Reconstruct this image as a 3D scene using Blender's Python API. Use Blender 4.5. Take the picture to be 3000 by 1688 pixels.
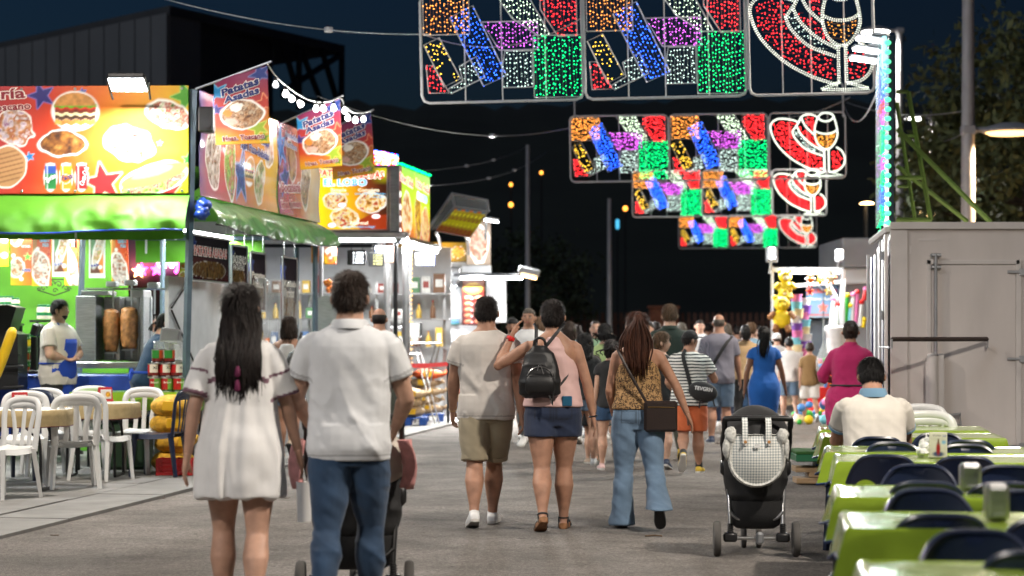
import bpy,bmesh,math,random
import numpy as np
from mathutils import Vector,Matrix
for _o in list(bpy.data.objects):
 bpy.data.objects.remove(_o,do_unlink=True)
SC = bpy.context.scene
C = SC.collection
R = math.radians
PI = math.pi
random.seed(7)
RNG = np.random.default_rng(11)
# ------------------------------------------------------------------ camera, sky, sun, exposure
F = 6000.0            # focal length in photograph pixels (3000 wide)
HORIZON = 990.0       # horizon row in the photograph
EYE = 1.42
cam_d = bpy.data.cameras.new('camera')
cam = bpy.data.objects.new('camera',cam_d)
C.objects.link(cam)
cam.location = (0,0,EYE)
cam.rotation_euler = (R(90),0,0)
cam_d.sensor_width = 36.0
cam_d.lens = 36.0*F/3000.0
cam_d.shift_y = (HORIZON-844.0)/3000.0
cam_d.clip_start = 0.3
cam_d.clip_end = 2000.0
cam_d.dof.use_dof = True
cam_d.dof.focus_distance = 15.6
cam_d.dof.aperture_fstop = 2.4
SC.camera = cam
world = bpy.data.worlds.new('World')
SC.world = world
world.use_nodes = True
_nt = world.node_tree
_sky = _nt.nodes.new('ShaderNodeTexSky')
_sky.sky_type = 'NISHITA'
_sky.sun_disc = False
SUN_EL,SUN_ROT =-2.0,-70.0
_sky.sun_elevation = R(SUN_EL)
_sky.sun_rotation = R(SUN_ROT)
_sky.ozone_density = 3.0
_bg = _nt.nodes['Background']
_tint = _nt.nodes.new('ShaderNodeMix')
_tint.data_type = 'RGBA'
_tint.blend_type = 'MULTIPLY'
_tint.inputs[0].default_value = 1.0
_tint.inputs[7].default_value = (0.58,1.02,1.12,1)
_nt.links.new(_sky.outputs[0],_tint.inputs[6])
_nt.links.new(_tint.outputs[2],_bg.inputs[0])
_bg.inputs[1].default_value = 0.14
sun_d = bpy.data.lights.new('fill_sun','SUN')  # added dim fill for ambience, aimed to lift the hall wall
sun_d.energy = 0.55
sun_d.angle = R(12)
sun_d.color = (0.85,0.92,1.0)
sun_o = bpy.data.objects.new('fill_sun',sun_d)
C.objects.link(sun_o)
sun_o.rotation_euler = Vector((.62,.55,-.56)).to_track_quat('-Z','Y').to_euler()
SC.view_settings.view_transform = 'Standard'
SC.view_settings.look = 'None'
SC.view_settings.exposure = 0.0
SC.view_settings.gamma = 1.0
SC.cycles.use_denoising = True
SC.cycles.max_bounces = 6
SC.cycles.diffuse_bounces = 3
SC.cycles.glossy_bounces = 3
SC.cycles.transmission_bounces = 6
SC.cycles.transparent_max_bounces = 12
SC.cycles.caustics_reflective = False
SC.cycles.caustics_refractive = False
SC.cycles.sample_clamp_indirect = 4.0
def at(px,py,Y):
 """point in the place that the photograph shows at pixel (px, py) when it stands Y metres away"""
 return Vector(((px-1500.0)*Y/F,Y,EYE-(py-HORIZON)*Y/F))
def ground_y(py):
 return F*EYE/(py-HORIZON)
# ------------------------------------------------------------------ noise
def vnoise(p,scale=1.0,seed=0):
 p = np.asarray(p,dtype=np.float64)*scale
 i = np.floor(p).astype(np.int64)
 f = p-i
 f = f*f*(3-2*f)
 def h(a,b,c):
  n = (a*374761393+b*668265263+c*2147483647+seed*144665) & 0xffffffff
  n = ((n ^ (n >> 13))*1274126177) & 0xffffffff
  n = n ^ (n >> 16)
  return (n & 0xffff)/32767.5-1.0
 r = 0
 for dx in (0,1):
  wx = f[...,0] if dx else 1-f[...,0]
  for dy in (0,1):
   wy = f[...,1] if dy else 1-f[...,1]
   for dz in (0,1):
    wz = f[...,2] if dz else 1-f[...,2]
    r = r+wx*wy*wz*h(i[...,0]+dx,i[...,1]+dy,i[...,2]+dz)
 return r
def fnoise(p,scale=1.0,seed=0,octs=3):
 r,a = 0,1.0
 for k in range(octs):
  r = r+a*vnoise(p,scale*2**k,seed+k*17)
  a *= 0.5
 return r/1.6
# ------------------------------------------------------------------ materials
MATS = {}
def srgb(h):
 """#rrggbb to linear"""
 h = h.lstrip('#')
 v = [int(h[i:i+2],16)/255 for i in (0,2,4)]
 return tuple((x/12.92 if x <= 0.04045 else ((x+0.055)/1.055)**2.4) for x in v)
def mat(name,col=(0.5,0.5,0.5),rough=0.6,metal=0.0,emit=0.0,var=0.12,vscale=6.0,bump=0.0,bscale=60.0,
  stretch=None,attr=False,alpha=None,trans=0.0,sheen=0.0,sss=0.0,ecol=None,coat=0.0,spec=None,detail=4.0):
 if name in MATS:
  return MATS[name]
 if isinstance(col,str):
  col = srgb(col)
 m = bpy.data.materials.new(name)
 m.use_nodes = True
 nt = m.node_tree
 N,L = nt.nodes,nt.links
 b = N['Principled BSDF']
 b.inputs['Roughness'].default_value = rough
 b.inputs['Metallic'].default_value = metal
 if spec is not None:
  b.inputs['Specular IOR Level'].default_value = spec
 if coat:
  b.inputs['Coat Weight'].default_value = coat
  b.inputs['Coat Roughness'].default_value = 0.15
 if sheen:
  b.inputs['Sheen Weight'].default_value = sheen
 if sss:
  b.inputs['Subsurface Weight'].default_value = sss
  b.inputs['Subsurface Radius'].default_value = (0.02,0.008,0.004)
  b.inputs['Subsurface Scale'].default_value = 0.5
 if trans:
  b.inputs['Transmission Weight'].default_value = trans
 tc = N.new('ShaderNodeTexCoord')
 vec = tc.outputs['Object']
 if stretch:
  mp = N.new('ShaderNodeMapping')
  mp.inputs['Scale'].default_value = stretch
  L.new(vec,mp.inputs['Vector'])
  vec = mp.outputs['Vector']
 src = None
 if attr:
  at_ = N.new('ShaderNodeAttribute')
  at_.attribute_name = 'Col'
  src = at_.outputs['Color']
 if var > 0:
  nz = N.new('ShaderNodeTexNoise')
  nz.inputs['Scale'].default_value = vscale
  nz.inputs['Detail'].default_value = detail
  L.new(vec,nz.inputs['Vector'])
  mr = N.new('ShaderNodeMapRange')
  mr.inputs[1].default_value = 0.3
  mr.inputs[2].default_value = 0.7
  mr.inputs[3].default_value = 1-var
  mr.inputs[4].default_value = 1+var
  L.new(nz.outputs[0],mr.inputs[0])
  mx = N.new('ShaderNodeMix')
  mx.data_type = 'RGBA'
  mx.blend_type = 'MULTIPLY'
  mx.inputs[0].default_value = 1.0
  if src:
   L.new(src,mx.inputs[6])
  else:
   mx.inputs[6].default_value = (*col,1)
  L.new(mr.outputs[0],mx.inputs[7])
  src = mx.outputs[2]
 if src:
  L.new(src,b.inputs['Base Color'])
 else:
  b.inputs['Base Color'].default_value = (*col,1)
 if emit > 0:
  b.inputs['Emission Strength'].default_value = emit
  if ecol is not None:
   b.inputs['Emission Color'].default_value = (*(srgb(ecol) if isinstance(ecol,str) else ecol),1)
  elif src and attr:
   L.new(src,b.inputs['Emission Color'])
  else:
   b.inputs['Emission Color'].default_value = (*col,1)
 if bump > 0:
  nb = N.new('ShaderNodeTexNoise')
  nb.inputs['Scale'].default_value = bscale
  nb.inputs['Detail'].default_value = 3.0
  L.new(vec,nb.inputs['Vector'])
  bp = N.new('ShaderNodeBump')
  bp.inputs['Strength'].default_value = bump
  bp.inputs['Distance'].default_value = 0.01
  L.new(nb.outputs[0],bp.inputs['Height'])
  L.new(bp.outputs[0],b.inputs['Normal'])
 if alpha is not None:
  b.inputs['Alpha'].default_value = alpha
 MATS[name] = m
 return m
# ------------------------------------------------------------------ objects
def tag(o,label=None,cat=None,group=None,kind=None):
 if label:
  o['label'] = label
 if cat:
  o['category'] = cat
 if group:
  o['group'] = group
 if kind:
  o['kind'] = kind
 return o
def thing(name,label,cat,loc=(0,0,0),rz=0.0,group=None):
 o = bpy.data.objects.new(name,None)
 o.empty_display_size = 0.1
 C.objects.link(o)
 o.location = loc
 o.rotation_euler = (0,0,rz)
 return tag(o,label,cat,group)
def copy_tree(o,parent=None):
 c = o.copy()
 C.objects.link(c)
 if parent is not None:
  pi = o.matrix_parent_inverse.copy()
  c.parent = parent
  c.matrix_parent_inverse = pi
 for ch in list(o.children):
  copy_tree(ch,c)
 return c
def link_mesh(name,me,parent=None,world=False,kind=None,label=None):
 o = bpy.data.objects.new(name,me)
 C.objects.link(o)
 if parent is not None:
  o.parent = parent
  if world:
   o.matrix_parent_inverse = (Matrix.Translation(parent.location) @ parent.rotation_euler.to_matrix().to_4x4()).inverted()
 if kind:
  o['kind'] = kind
 if label:
  o['label'] = label
 return o
def frame_axes(d,ref=None):
 d = np.asarray(d,float)
 d = d/(np.linalg.norm(d)+1e-12)
 r = np.array((1.0,0,0)) if ref is None else np.asarray(ref,float)
 if abs(np.dot(r,d)) > 0.95:
  r = np.array((0,1.0,0)) if abs(d[1]) < 0.9 else np.array((0,0,1.0))
 u = r-d*np.dot(r,d)
 u /= np.linalg.norm(u)
 v = np.cross(d,u)
 return u,v
class MB:
 """collects shapes; build() makes ONE mesh object of them"""
 def __init__(s):
  s.v,s.f,s.m,s.c = [],[],[],[]
  s.mi,s.col = 0,None
 def add(s,vs,fs):
  o = len(s.v)
  s.v.extend(map(tuple,vs))
  s.f.extend([tuple(o+i for i in f) for f in fs])
  s.m.extend([s.mi]*len(fs))
  s.c.extend([s.col]*len(fs))
  return s
 def box(s,c,size,rot=None,taper=1.0):
  x,y,z = (q/2 for q in size)
  p = [(-x,-y,-z),(x,-y,-z),(x,y,-z),(-x,y,-z),(-x*taper,-y*taper,z),(x*taper,-y*taper,z),(x*taper,y*taper,z),(-x*taper,y*taper,z)]
  if rot is not None:
   M = rot if isinstance(rot,Matrix) else Matrix.Rotation(rot,3,'Z')
   p = [tuple(M @ Vector(q)) for q in p]
  p = [(q[0]+c[0],q[1]+c[1],q[2]+c[2]) for q in p]
  return s.add(p,[(0,3,2,1),(4,5,6,7),(0,1,5,4),(1,2,6,5),(2,3,7,6),(3,0,4,7)])
 def rbox(s,c,size,b=0.01,rot=None):
  """box with chamfered edges"""
  x,y,z = (q/2 for q in size)
  b = min(b,x*.95,y*.95,z*.95)
  P,idx = [],{}
  for sx in (-1,1):
   for sy in (-1,1):
    for sz in (-1,1):
     for a in range(3):
      q = [sx*x,sy*y,sz*z]
      for k in range(3):
       if k != a:
        q[k] -= (sx,sy,sz)[k]*b
      idx[(sx,sy,sz,a)] = len(P)
      P.append(q)
  fs = []
  for a in range(3):
   o1,o2 = [k for k in range(3) if k != a]
   for sg in (-1,1):
    f = []
    for s1,s2 in ((-1,-1),(1,-1),(1,1),(-1,1)):
     k = [0,0,0]
     k[a],k[o1],k[o2] = sg,s1,s2
     f.append(idx[(k[0],k[1],k[2],a)])
    fs.append(f)
  for a in range(3):
   o1,o2 = [k for k in range(3) if k != a]
   for s1 in (-1,1):
    for s2 in (-1,1):
     k0,k1 = [0,0,0],[0,0,0]
     k0[a],k1[a] =-1,1
     for k in (k0,k1):
      k[o1],k[o2] = s1,s2
     fs.append([idx[(*k0,o1)],idx[(*k1,o1)],idx[(*k1,o2)],idx[(*k0,o2)]])
  for sx in (-1,1):
   for sy in (-1,1):
    for sz in (-1,1):
     fs.append([idx[(sx,sy,sz,a)] for a in range(3)])
  P = np.array(P)
  out = []
  for f in fs:   # outward orientation
   q = P[f]
   n = np.cross(q[1]-q[0],q[2]-q[0])
   out.append(tuple(f) if np.dot(n,q.mean(0)) > 0 else tuple(reversed(f)))
  if rot is not None:
   M = np.array(rot if isinstance(rot,Matrix) else Matrix.Rotation(rot,3,'Z'))
   P = P @ M.T
  return s.add(P+np.array(c),out)
 def tube(s,pts,r,n=8,ref=None,caps=True,ry=None,closed=False):
  """swept ring along a polyline; r (and ry) may be lists"""
  pts = np.asarray([tuple(p) for p in pts],float)
  k = len(pts)
  r = np.full(k,r,float) if np.isscalar(r) else np.asarray(r,float)
  ry = r if ry is None else (np.full(k,ry,float) if np.isscalar(ry) else np.asarray(ry,float))
  vs = []
  a = np.arange(n)*2*PI/n
  ca,sa = np.cos(a),np.sin(a)
  u = None
  for i in range(k):
   if closed:
    d = pts[(i+1) % k]-pts[i-1]
   else:
    d = pts[min(i+1,k-1)]-pts[max(i-1,0)]
   if u is None or ref is not None:
    u,w = frame_axes(d,ref)
   else:
    d = d/(np.linalg.norm(d)+1e-12)
    u = u-d*np.dot(u,d)
    u /= (np.linalg.norm(u)+1e-12)
    w = np.cross(d,u)
   vs.append(pts[i]+np.outer(ca*r[i],u)+np.outer(sa*ry[i],w))
  vs = np.concatenate(vs)
  fs = []
  for i in range(k if closed else k-1):
   j = (i+1) % k
   for q in range(n):
    fs.append((i*n+q,i*n+(q+1) % n,j*n+(q+1) % n,j*n+q))
  if caps and not closed:
   fs.append(tuple(reversed(range(n))))
   fs.append(tuple((k-1)*n+q for q in range(n)))
  return s.add(vs,fs)
 def lathe(s,c,prof,n=20,axis='Z',rot=None):
  """profile [(radius, height)...] turned about an axis through c"""
  a = np.arange(n)*2*PI/n
  vs = []
  for (r,h) in prof:
   vs.append(np.stack([r*np.cos(a),r*np.sin(a),np.full(n,h)],1))
  vs = np.concatenate(vs)
  if axis == 'X':
   vs = vs[:,[2,0,1]]
  elif axis == 'Y':
   vs = vs[:,[1,2,0]]
  if rot is not None:
   vs = vs @ np.array(rot).T
  vs = vs+np.array(c)
  fs = []
  for i in range(len(prof)-1):
   for q in range(n):
    fs.append((i*n+q,i*n+(q+1) % n,(i+1)*n+(q+1) % n,(i+1)*n+q))
  if prof[0][0] > 1e-6:
   fs.append(tuple(reversed(range(n))))
  if prof[-1][0] > 1e-6:
   fs.append(tuple((len(prof)-1)*n+q for q in range(n)))
  return s.add(vs,fs)
 def ell(s,c,r,n=14,m=9,rot=None,jitter=0.0,seed=0):
  """ellipsoid"""
  th = np.linspace(0,PI,m)
  a = np.arange(n)*2*PI/n
  vs = np.stack([np.outer(np.sin(th),np.cos(a)).ravel(),np.outer(np.sin(th),np.sin(a)).ravel(),np.outer(-np.cos(th),np.ones(n)).ravel()],1)
  if jitter:
   vs = vs*(1+jitter*vnoise(vs,2.3,seed))[:,None]
  vs = vs*np.array(r)
  if rot is not None:
   vs = vs @ np.array(rot).T
  vs = vs+np.array(c)
  fs = []
  for i in range(m-1):
   for q in range(n):
    fs.append((i*n+q,i*n+(q+1) % n,(i+1)*n+(q+1) % n,(i+1)*n+q))
  return s.add(vs,fs)
 def poly_prism(s,pts2,origin,ux,uy,thick):
  """extruded outline: pts2 in the plane (ux, uy) at origin, thickness along ux x uy"""
  ux,uy,o = np.array(ux,float),np.array(uy,float),np.array(origin,float)
  nrm = np.cross(ux,uy)
  a = [o+ux*p[0]+uy*p[1] for p in pts2]
  b = [q+nrm*thick for q in a]
  n = len(a)
  fs = [tuple(reversed(range(n))),tuple(range(n,2*n))]
  for i in range(n):
   j = (i+1) % n
   fs.append((i,j,n+j,n+i))
  return s.add(a+b,fs)
 def grid(s,P,closed_u=False):
  """P: array (rows, cols, 3)"""
  P = np.asarray(P)
  nr,nc = P.shape[:2]
  fs = []
  for i in range(nr-1):
   for j in range(nc if closed_u else nc-1):
    k = (j+1) % nc
    fs.append((i*nc+j,i*nc+k,(i+1)*nc+k,(i+1)*nc+j))
  return s.add(P.reshape(-1,3),fs)
 def mesh(s,name,mats,smooth=None,vcol=None):
  me = bpy.data.meshes.new(name)
  me.from_pydata(s.v,[],s.f)
  mats = mats if isinstance(mats,(list,tuple)) else [mats]
  for m in mats:
   me.materials.append(m)
  if len(mats) > 1:
   me.polygons.foreach_set('material_index',s.m)
  if any(q is not None for q in s.c):
   ca = me.color_attributes.new('Col','FLOAT_COLOR','CORNER')
   arr = np.ones((len(me.loops),4),np.float32)
   i = 0
   for f,q in zip(s.f,s.c):
    if q is not None:
     arr[i:i+len(f),:3] = q
    i += len(f)
   ca.data.foreach_set('color',arr.ravel())
  if vcol is not None:
   ca = me.color_attributes.new('Col','FLOAT_COLOR','POINT')
   arr = np.ones((len(s.v),4),np.float32)
   arr[:,:3] = vcol
   ca.data.foreach_set('color',arr.ravel())
  if smooth is not None:
   me.shade_smooth()
   if smooth < 179:
    me.set_sharp_from_angle(angle=R(smooth))
  me.update()
  return me
 def build(s,name,mats,parent=None,world=False,smooth=40,kind=None,label=None,vcol=None):
  return link_mesh(name,s.mesh(name,mats,smooth,vcol),parent,world,kind,label)
def arc(c,r,a0,a1,n,plane='XZ'):
 out = []
 for i in range(n+1):
  a = R(a0+(a1-a0)*i/n)
  p,q = r*math.cos(a),r*math.sin(a)
  out.append({'XZ': (c[0]+p,c[1],c[2]+q),'XY': (c[0]+p,c[1]+q,c[2]),'YZ': (c[0],c[1]+p,c[2]+q)}[plane])
 return out
def catenary(a,b,sag,n=16):
 a,b = Vector(a),Vector(b)
 return [a.lerp(b,t/n)-Vector((0,0,sag*4*(t/n)*(1-t/n))) for t in range(n+1)]
SCRATCH = bpy.data.scenes.new('scratch')
def evaluated(o):
 """mesh of an object with its modifiers, worked out in an otherwise empty scene"""
 SCRATCH.collection.objects.link(o)
 vl = SCRATCH.view_layers[0]
 vl.update()
 return bpy.data.meshes.new_from_object(o.evaluated_get(vl.depsgraph))
# ------------------------------------------------------------------ text as mesh
_TXT = {}
def text_mesh(s,offset=0.0,shear=0.0,spacing=1.0):
 """triangles of a line of text, size 1, baseline at 0, left at 0 -> (verts (n,2), faces, width)"""
 key = (s,offset,shear,spacing)
 if key in _TXT:
  return _TXT[key]
 cu = bpy.data.curves.new('letters','FONT')
 cu.body = s
 cu.size = 1.0
 cu.offset = offset
 cu.shear = shear
 cu.space_character = spacing
 cu.resolution_u = 2
 o = bpy.data.objects.new('letters',cu)
 me = evaluated(o)
 v = np.array([p.co[:2] for p in me.vertices]) if len(me.vertices) else np.zeros((0,2))
 f = [tuple(p.vertices) for p in me.polygons]
 bpy.data.objects.remove(o,do_unlink=True)
 bpy.data.curves.remove(cu)
 bpy.data.meshes.remove(me)
 w = (v[:,0].max() if len(v) else 0.0)
 _TXT[key] = (v,f,w)
 return _TXT[key]
# ------------------------------------------------------------------ flat print on cloth, boards and signs
class Sheet:
 """a printed sheet: colour held per grid point, lettering as thin shapes just above it.
 fn(u, v) with u, v in metres from the lower left gives the point in space (numpy arrays)"""
 def __init__(s,w,h,step,fn,nrm):
  s.w,s.h,s.fn,s.nrm = w,h,fn,np.array(nrm,float)
  s.nx,s.ny = max(2,int(w/step)+1),max(2,int(h/step)+1)
  s.U,s.V = np.meshgrid(np.linspace(0,w,s.nx),np.linspace(0,h,s.ny))
  s.C = np.ones((s.ny,s.nx,3))
  s.txt = MB()
  s.lay = 0
 def _c(s,c):
  return np.array(srgb(c) if isinstance(c,str) else c)
 def n(s,scale,seed=0,octs=3):
  return fnoise(np.stack([s.U,s.V,np.zeros_like(s.U)],-1),scale,seed,octs)
 def grad(s,stops,ang=0.0):
  """stops [(t, colour)] across the sheet along the direction ang (degrees)"""
  d = s.U/s.w*math.cos(R(ang))+s.V/s.h*math.sin(R(ang))
  t = [q[0] for q in stops]
  cs = np.array([s._c(q[1]) for q in stops])
  for k in range(3):
   s.C[...,k] = np.interp(d,t,cs[:,k])
  return s
 def put(s,mask,c):
  mask = np.clip(mask,0,1)[...,None]
  c = c if isinstance(c,np.ndarray) and c.ndim == 3 else s._c(c)
  s.C = s.C*(1-mask)+c*mask
  return s
 def soft(s,d,w=0.008):
  return np.clip(0.5-d/w,0,1)
 def dell(s,x,y,rx,ry,rot=0.0,wob=0.0,seed=0):
  a = R(rot)
  du,dv = s.U-x,s.V-y
  p,q = du*math.cos(a)+dv*math.sin(a),-du*math.sin(a)+dv*math.cos(a)
  r = np.sqrt((p/rx)**2+(q/ry)**2)
  if wob:
   r = r*(1+wob*s.n(6.0/max(rx,ry)*0.3,seed,2))
  return (r-1)*min(rx,ry)
 def dpoly(s,pts):
  """signed distance to a polygon"""
  P = np.array(pts,float)
  d = np.full(s.U.shape,1e9)
  ins = np.zeros(s.U.shape,bool)
  for i in range(len(P)):
   a,b = P[i-1],P[i]
   ex,ey = b-a
   wx,wy = s.U-a[0],s.V-a[1]
   t = np.clip((wx*ex+wy*ey)/(ex*ex+ey*ey+1e-12),0,1)
   d = np.minimum(d,np.hypot(wx-ex*t,wy-ey*t))
   cond = ((a[1] <= s.V) & (b[1] > s.V)) | ((b[1] <= s.V) & (a[1] > s.V))
   xx = a[0]+(s.V-a[1])/(ey if abs(ey) > 1e-12 else 1e-12)*ex
   ins ^= cond & (s.U < xx)
  return np.where(ins,-d,d)
 def ell(s,x,y,rx,ry,c,rot=0.0,wob=0.0,seed=0,glow=0.0):
  d = s.dell(x,y,rx,ry,rot,wob,seed)
  if glow:
   s.put(s.soft(d-glow,glow*0.8),(0.9,0.88,0.82))
  return s.put(s.soft(d),c)
 def star(s,x,y,r,c,rot=0.0,edge=None,ratio=0.42):
  pts = []
  for k in range(10):
   q = r if k % 2 == 0 else r*ratio
   a = R(90+rot+36*k)
   pts.append((x+q*math.cos(a),y+q*math.sin(a)))
  d = s.dpoly(pts)
  if edge:
   s.put(s.soft(d-r*0.07,r*0.1),edge)
  return s.put(s.soft(d),c)
 def food(s,x,y,rx,ry,cols,rot=0.0,scale=22.0,seed=0,wob=0.25,glow=0.015):
  """a mottled heap of food in a cut-out with a pale rim"""
  d = s.dell(x,y,rx,ry,rot,wob,seed)
  s.put(s.soft(d-glow,glow),(0.92,0.9,0.84))
  n1 = s.n(scale,seed+5,3)*0.5+0.5
  cs = np.array([s._c(c) for c in cols])
  t = np.clip((n1-0.15)/0.7,0,1)*(len(cs)-1)
  img = np.stack([np.interp(t,range(len(cs)),cs[:,k]) for k in range(3)],-1)
  img = img*(0.8+0.35*s.n(scale*2.2,seed+9,2))[...,None].clip(0.4,1.3)
  return s.put(s.soft(d),img)
 def burger(s,x,y,w):
  h = w*0.8
  s.put(s.soft(s.dell(x,y,w*.56,h*.58)-.01,.02),(.92,.9,.84))
  lay = [(-.42,-.26,'#c98a3d'),(-.26,-.1,'#4a2a16'),(-.14,-.04,'#f0e2b0'),(-.06,.06,'#7a2f1c'),(.04,.12,'#c8321f'),(.1,.2,'#6fae2c')]
  for (a,b,c) in lay:
   wv = 0.02*np.sin(s.U*90/w*.3)
   m = s.soft(np.maximum(np.maximum(y+a*h-s.V+wv*w,s.V-(y+b*h)-wv*w),np.abs(s.U-x)-w*(.5 if b < .15 else .52)))
   s.put(m,np.clip(s._c(c)[None,None,:]*(1+.5*s.n(30/w*.4,3))[...,None],0,1))
  d = np.maximum(s.dell(x,y+.16*h,w*.5,h*.4),y+.16*h-s.V)
  s.put(s.soft(d),np.clip(s._c('#c78b49')[None,None,:]*(1.05+.35*s.n(26,4))[...,None],0,1))
  return s
 def sub(s,x,y,rx,ry,rot,seed=1):
  s.ell(x,y,rx*1.04,ry*1.12,(.92,.9,.84),rot,.1,seed)
  s.food(x,y-ry*.25,rx,ry*.75,['#4f8a1e','#9cc850','#d8b090','#b03a28','#e8dcc8'],rot,26,seed,.15,.001)
  s.ell(x,y+ry*.28,rx*.97,ry*.62,'#c08c4c',rot,.08,seed+2)
  s.ell(x-rx*.1,y+ry*.45,rx*.7,ry*.3,'#dcb47a',rot,.3,seed+3)
  return s
 def text(s,txt,x,y,size,c,halo=None,hw=0.06,rot=0.0,bold=0.02,shear=0.0,fit=None,spacing=1.0,center=False,sy=1.0):
  """lettering whose baseline starts at (x, y); fit = width to squeeze it into"""
  passes = []
  v,f,w = text_mesh(txt,bold,shear,spacing)
  if w <= 0:
   return s
  sx = size if fit is None else fit/w
  if halo is not None:
   passes.append((text_mesh(txt,bold+hw,shear,spacing),halo,0))
  passes.append(((v,f,w),c,1))
  ca,sa = math.cos(R(rot)),math.sin(R(rot))
  for ((vv,ff,_),cc,k) in passes:
   if not len(vv):
    continue
   px,py = vv[:,0]*sx,vv[:,1]*size*sy
   if center:
    px = px-w*sx/2
   U,V = x+px*ca-py*sa,y+px*sa+py*ca
   P = s.fn(U,V)+s.nrm*(0.004+0.0035*k+0.0005*(s.lay % 3))
   s.txt.col = tuple(s._c(cc))
   s.txt.add(P,ff)
  s.lay += 1
  return s
 def build(s,name,parent,m,world=True,thick=0.0,back=None,print_name='lettering',tm=None):
  g = MB()
  P = s.fn(s.U,s.V)
  g.grid(P)
  n = len(g.v)
  col = s.C.reshape(-1,3)
  o = g.build(name,m,parent,world,smooth=180,vcol=np.clip(col,0,1))
  if thick:
   md = o.modifiers.new('thick','SOLIDIFY')
   md.thickness = thick
   md.offset =-1.0
  if s.txt.f:
   s.txt.build(print_name,tm or m,o,False,smooth=None,kind='stuff')
  return o
def flat_fn(o,ux,uy):
 o,ux,uy = np.array(o,float),np.array(ux,float),np.array(uy,float)
 return lambda u,v: o+np.asarray(u)[...,None]*ux+np.asarray(v)[...,None]*uy
def light(name,kind,loc,power,col=(1,1,1),size=0.2,rot=None,parent=None,sy=None,spread=None,spot=None):
 d = bpy.data.lights.new(name,kind)
 d.energy = power
 d.color = col
 if kind == 'AREA':
  d.size = size
  if sy:
   d.shape = 'RECTANGLE'
   d.size_y = sy
  if spread:
   d.spread = R(spread)
 else:
  d.shadow_soft_size = size
 if kind == 'SPOT' and spot:
  d.spot_size = R(spot)
  d.spot_blend = 0.6
 o = bpy.data.objects.new(name,d)
 C.objects.link(o)
 o.location = loc
 if rot is not None:
  o.rotation_euler = rot
 if parent is not None:
  o.parent = parent
  o.matrix_parent_inverse = (Matrix.Translation(parent.location) @ parent.rotation_euler.to_matrix().to_4x4()).inverted()
 return o
def aim(frm,to):
 return (Vector(to)-Vector(frm)).to_track_quat('-Z','Y').to_euler()
# ------------------------------------------------------------------ people
def remeshed(mb,name,voxel,it=3,mats=None,fac=0.5):
 """one continuous surface round everything in mb"""
 me = mb.mesh('temp',[])
 o = bpy.data.objects.new('temp',me)
 m = o.modifiers.new('r','REMESH')
 m.mode = 'VOXEL'
 m.voxel_size = voxel
 m.adaptivity = 0.0
 if it:
  q = o.modifiers.new('s','SMOOTH')
  q.iterations = it
  q.factor = fac
 out = evaluated(o)
 out.name = name
 bpy.data.objects.remove(o,do_unlink=True)
 bpy.data.meshes.remove(me)
 out.materials.clear()
 for k in (mats if isinstance(mats,(list,tuple)) else [mats]):
  out.materials.append(k)
 out.shade_smooth()
 return out
def displace(me,fn):
 n = len(me.vertices)
 co = np.empty(n*3)
 me.vertices.foreach_get('co',co)
 co = co.reshape(-1,3)
 nr = np.empty(n*3,np.float32)
 me.vertex_normals.foreach_get('vector',nr)
 nr = nr.reshape(-1,3)
 co2 = fn(co,nr)
 me.vertices.foreach_set('co',co2.ravel())
 me.update()
def loft(mb,cs,rx,ry,ux,uy,n=20,power=2.0):
 """closed solid through rings"""
 a = np.arange(n)*2*PI/n
 c_,s_ = np.cos(a),np.sin(a)
 e = 2.0/power
 cc,ss = np.sign(c_)*np.abs(c_)**e,np.sign(s_)*np.abs(s_)**e
 vs = []
 for i in range(len(cs)):
  u = ux[i] if np.ndim(ux) == 2 else ux
  w = uy[i] if np.ndim(uy) == 2 else uy
  vs.append(np.asarray(cs[i])+np.outer(cc*rx[i],u)+np.outer(ss*ry[i],w))
 vs = np.concatenate(vs)
 k = len(cs)
 fs = [(i*n+q,i*n+(q+1) % n,(i+1)*n+(q+1) % n,(i+1)*n+q) for i in range(k-1) for q in range(n)]
 fs.append(tuple(reversed(range(n))))
 fs.append(tuple((k-1)*n+q for q in range(n)))
 mb.add(vs,fs)
def unit(v):
 v = np.asarray(v,float)
 return v/(np.linalg.norm(v)+1e-12)
def adir(fwd,out,side):
 f,o = R(fwd),R(out)
 return unit((side*math.sin(o),math.sin(f)*math.cos(o),-math.cos(f)*math.cos(o)))
TZ = np.array([.45,.475,.50,.54,.60,.635,.70,.75,.79,.812,.830,.846,.858])
TW = {'m': np.array([.056,.078,.092,.092,.086,.084,.093,.099,.100,.094,.074,.050,.037]),
 'f': np.array([.058,.084,.101,.098,.082,.074,.080,.085,.087,.082,.062,.041,.032]),
 'c': np.array([.054,.072,.088,.088,.081,.079,.085,.090,.093,.090,.068,.042,.033])}
TD = {'m': np.array([.05,.060,.068,.066,.058,.056,.063,.066,.060,.052,.044,.038,.035]),
 'f': np.array([.05,.064,.073,.068,.055,.050,.057,.064,.057,.047,.039,.034,.031]),
 'c': np.array([.05,.058,.066,.064,.058,.055,.058,.060,.055,.048,.040,.035,.032])}
TY = np.array([.0,-.004,-.010,-.010,-.004,0,.002,0,-.004,-.006,-.008,-.008,-.006])
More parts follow.
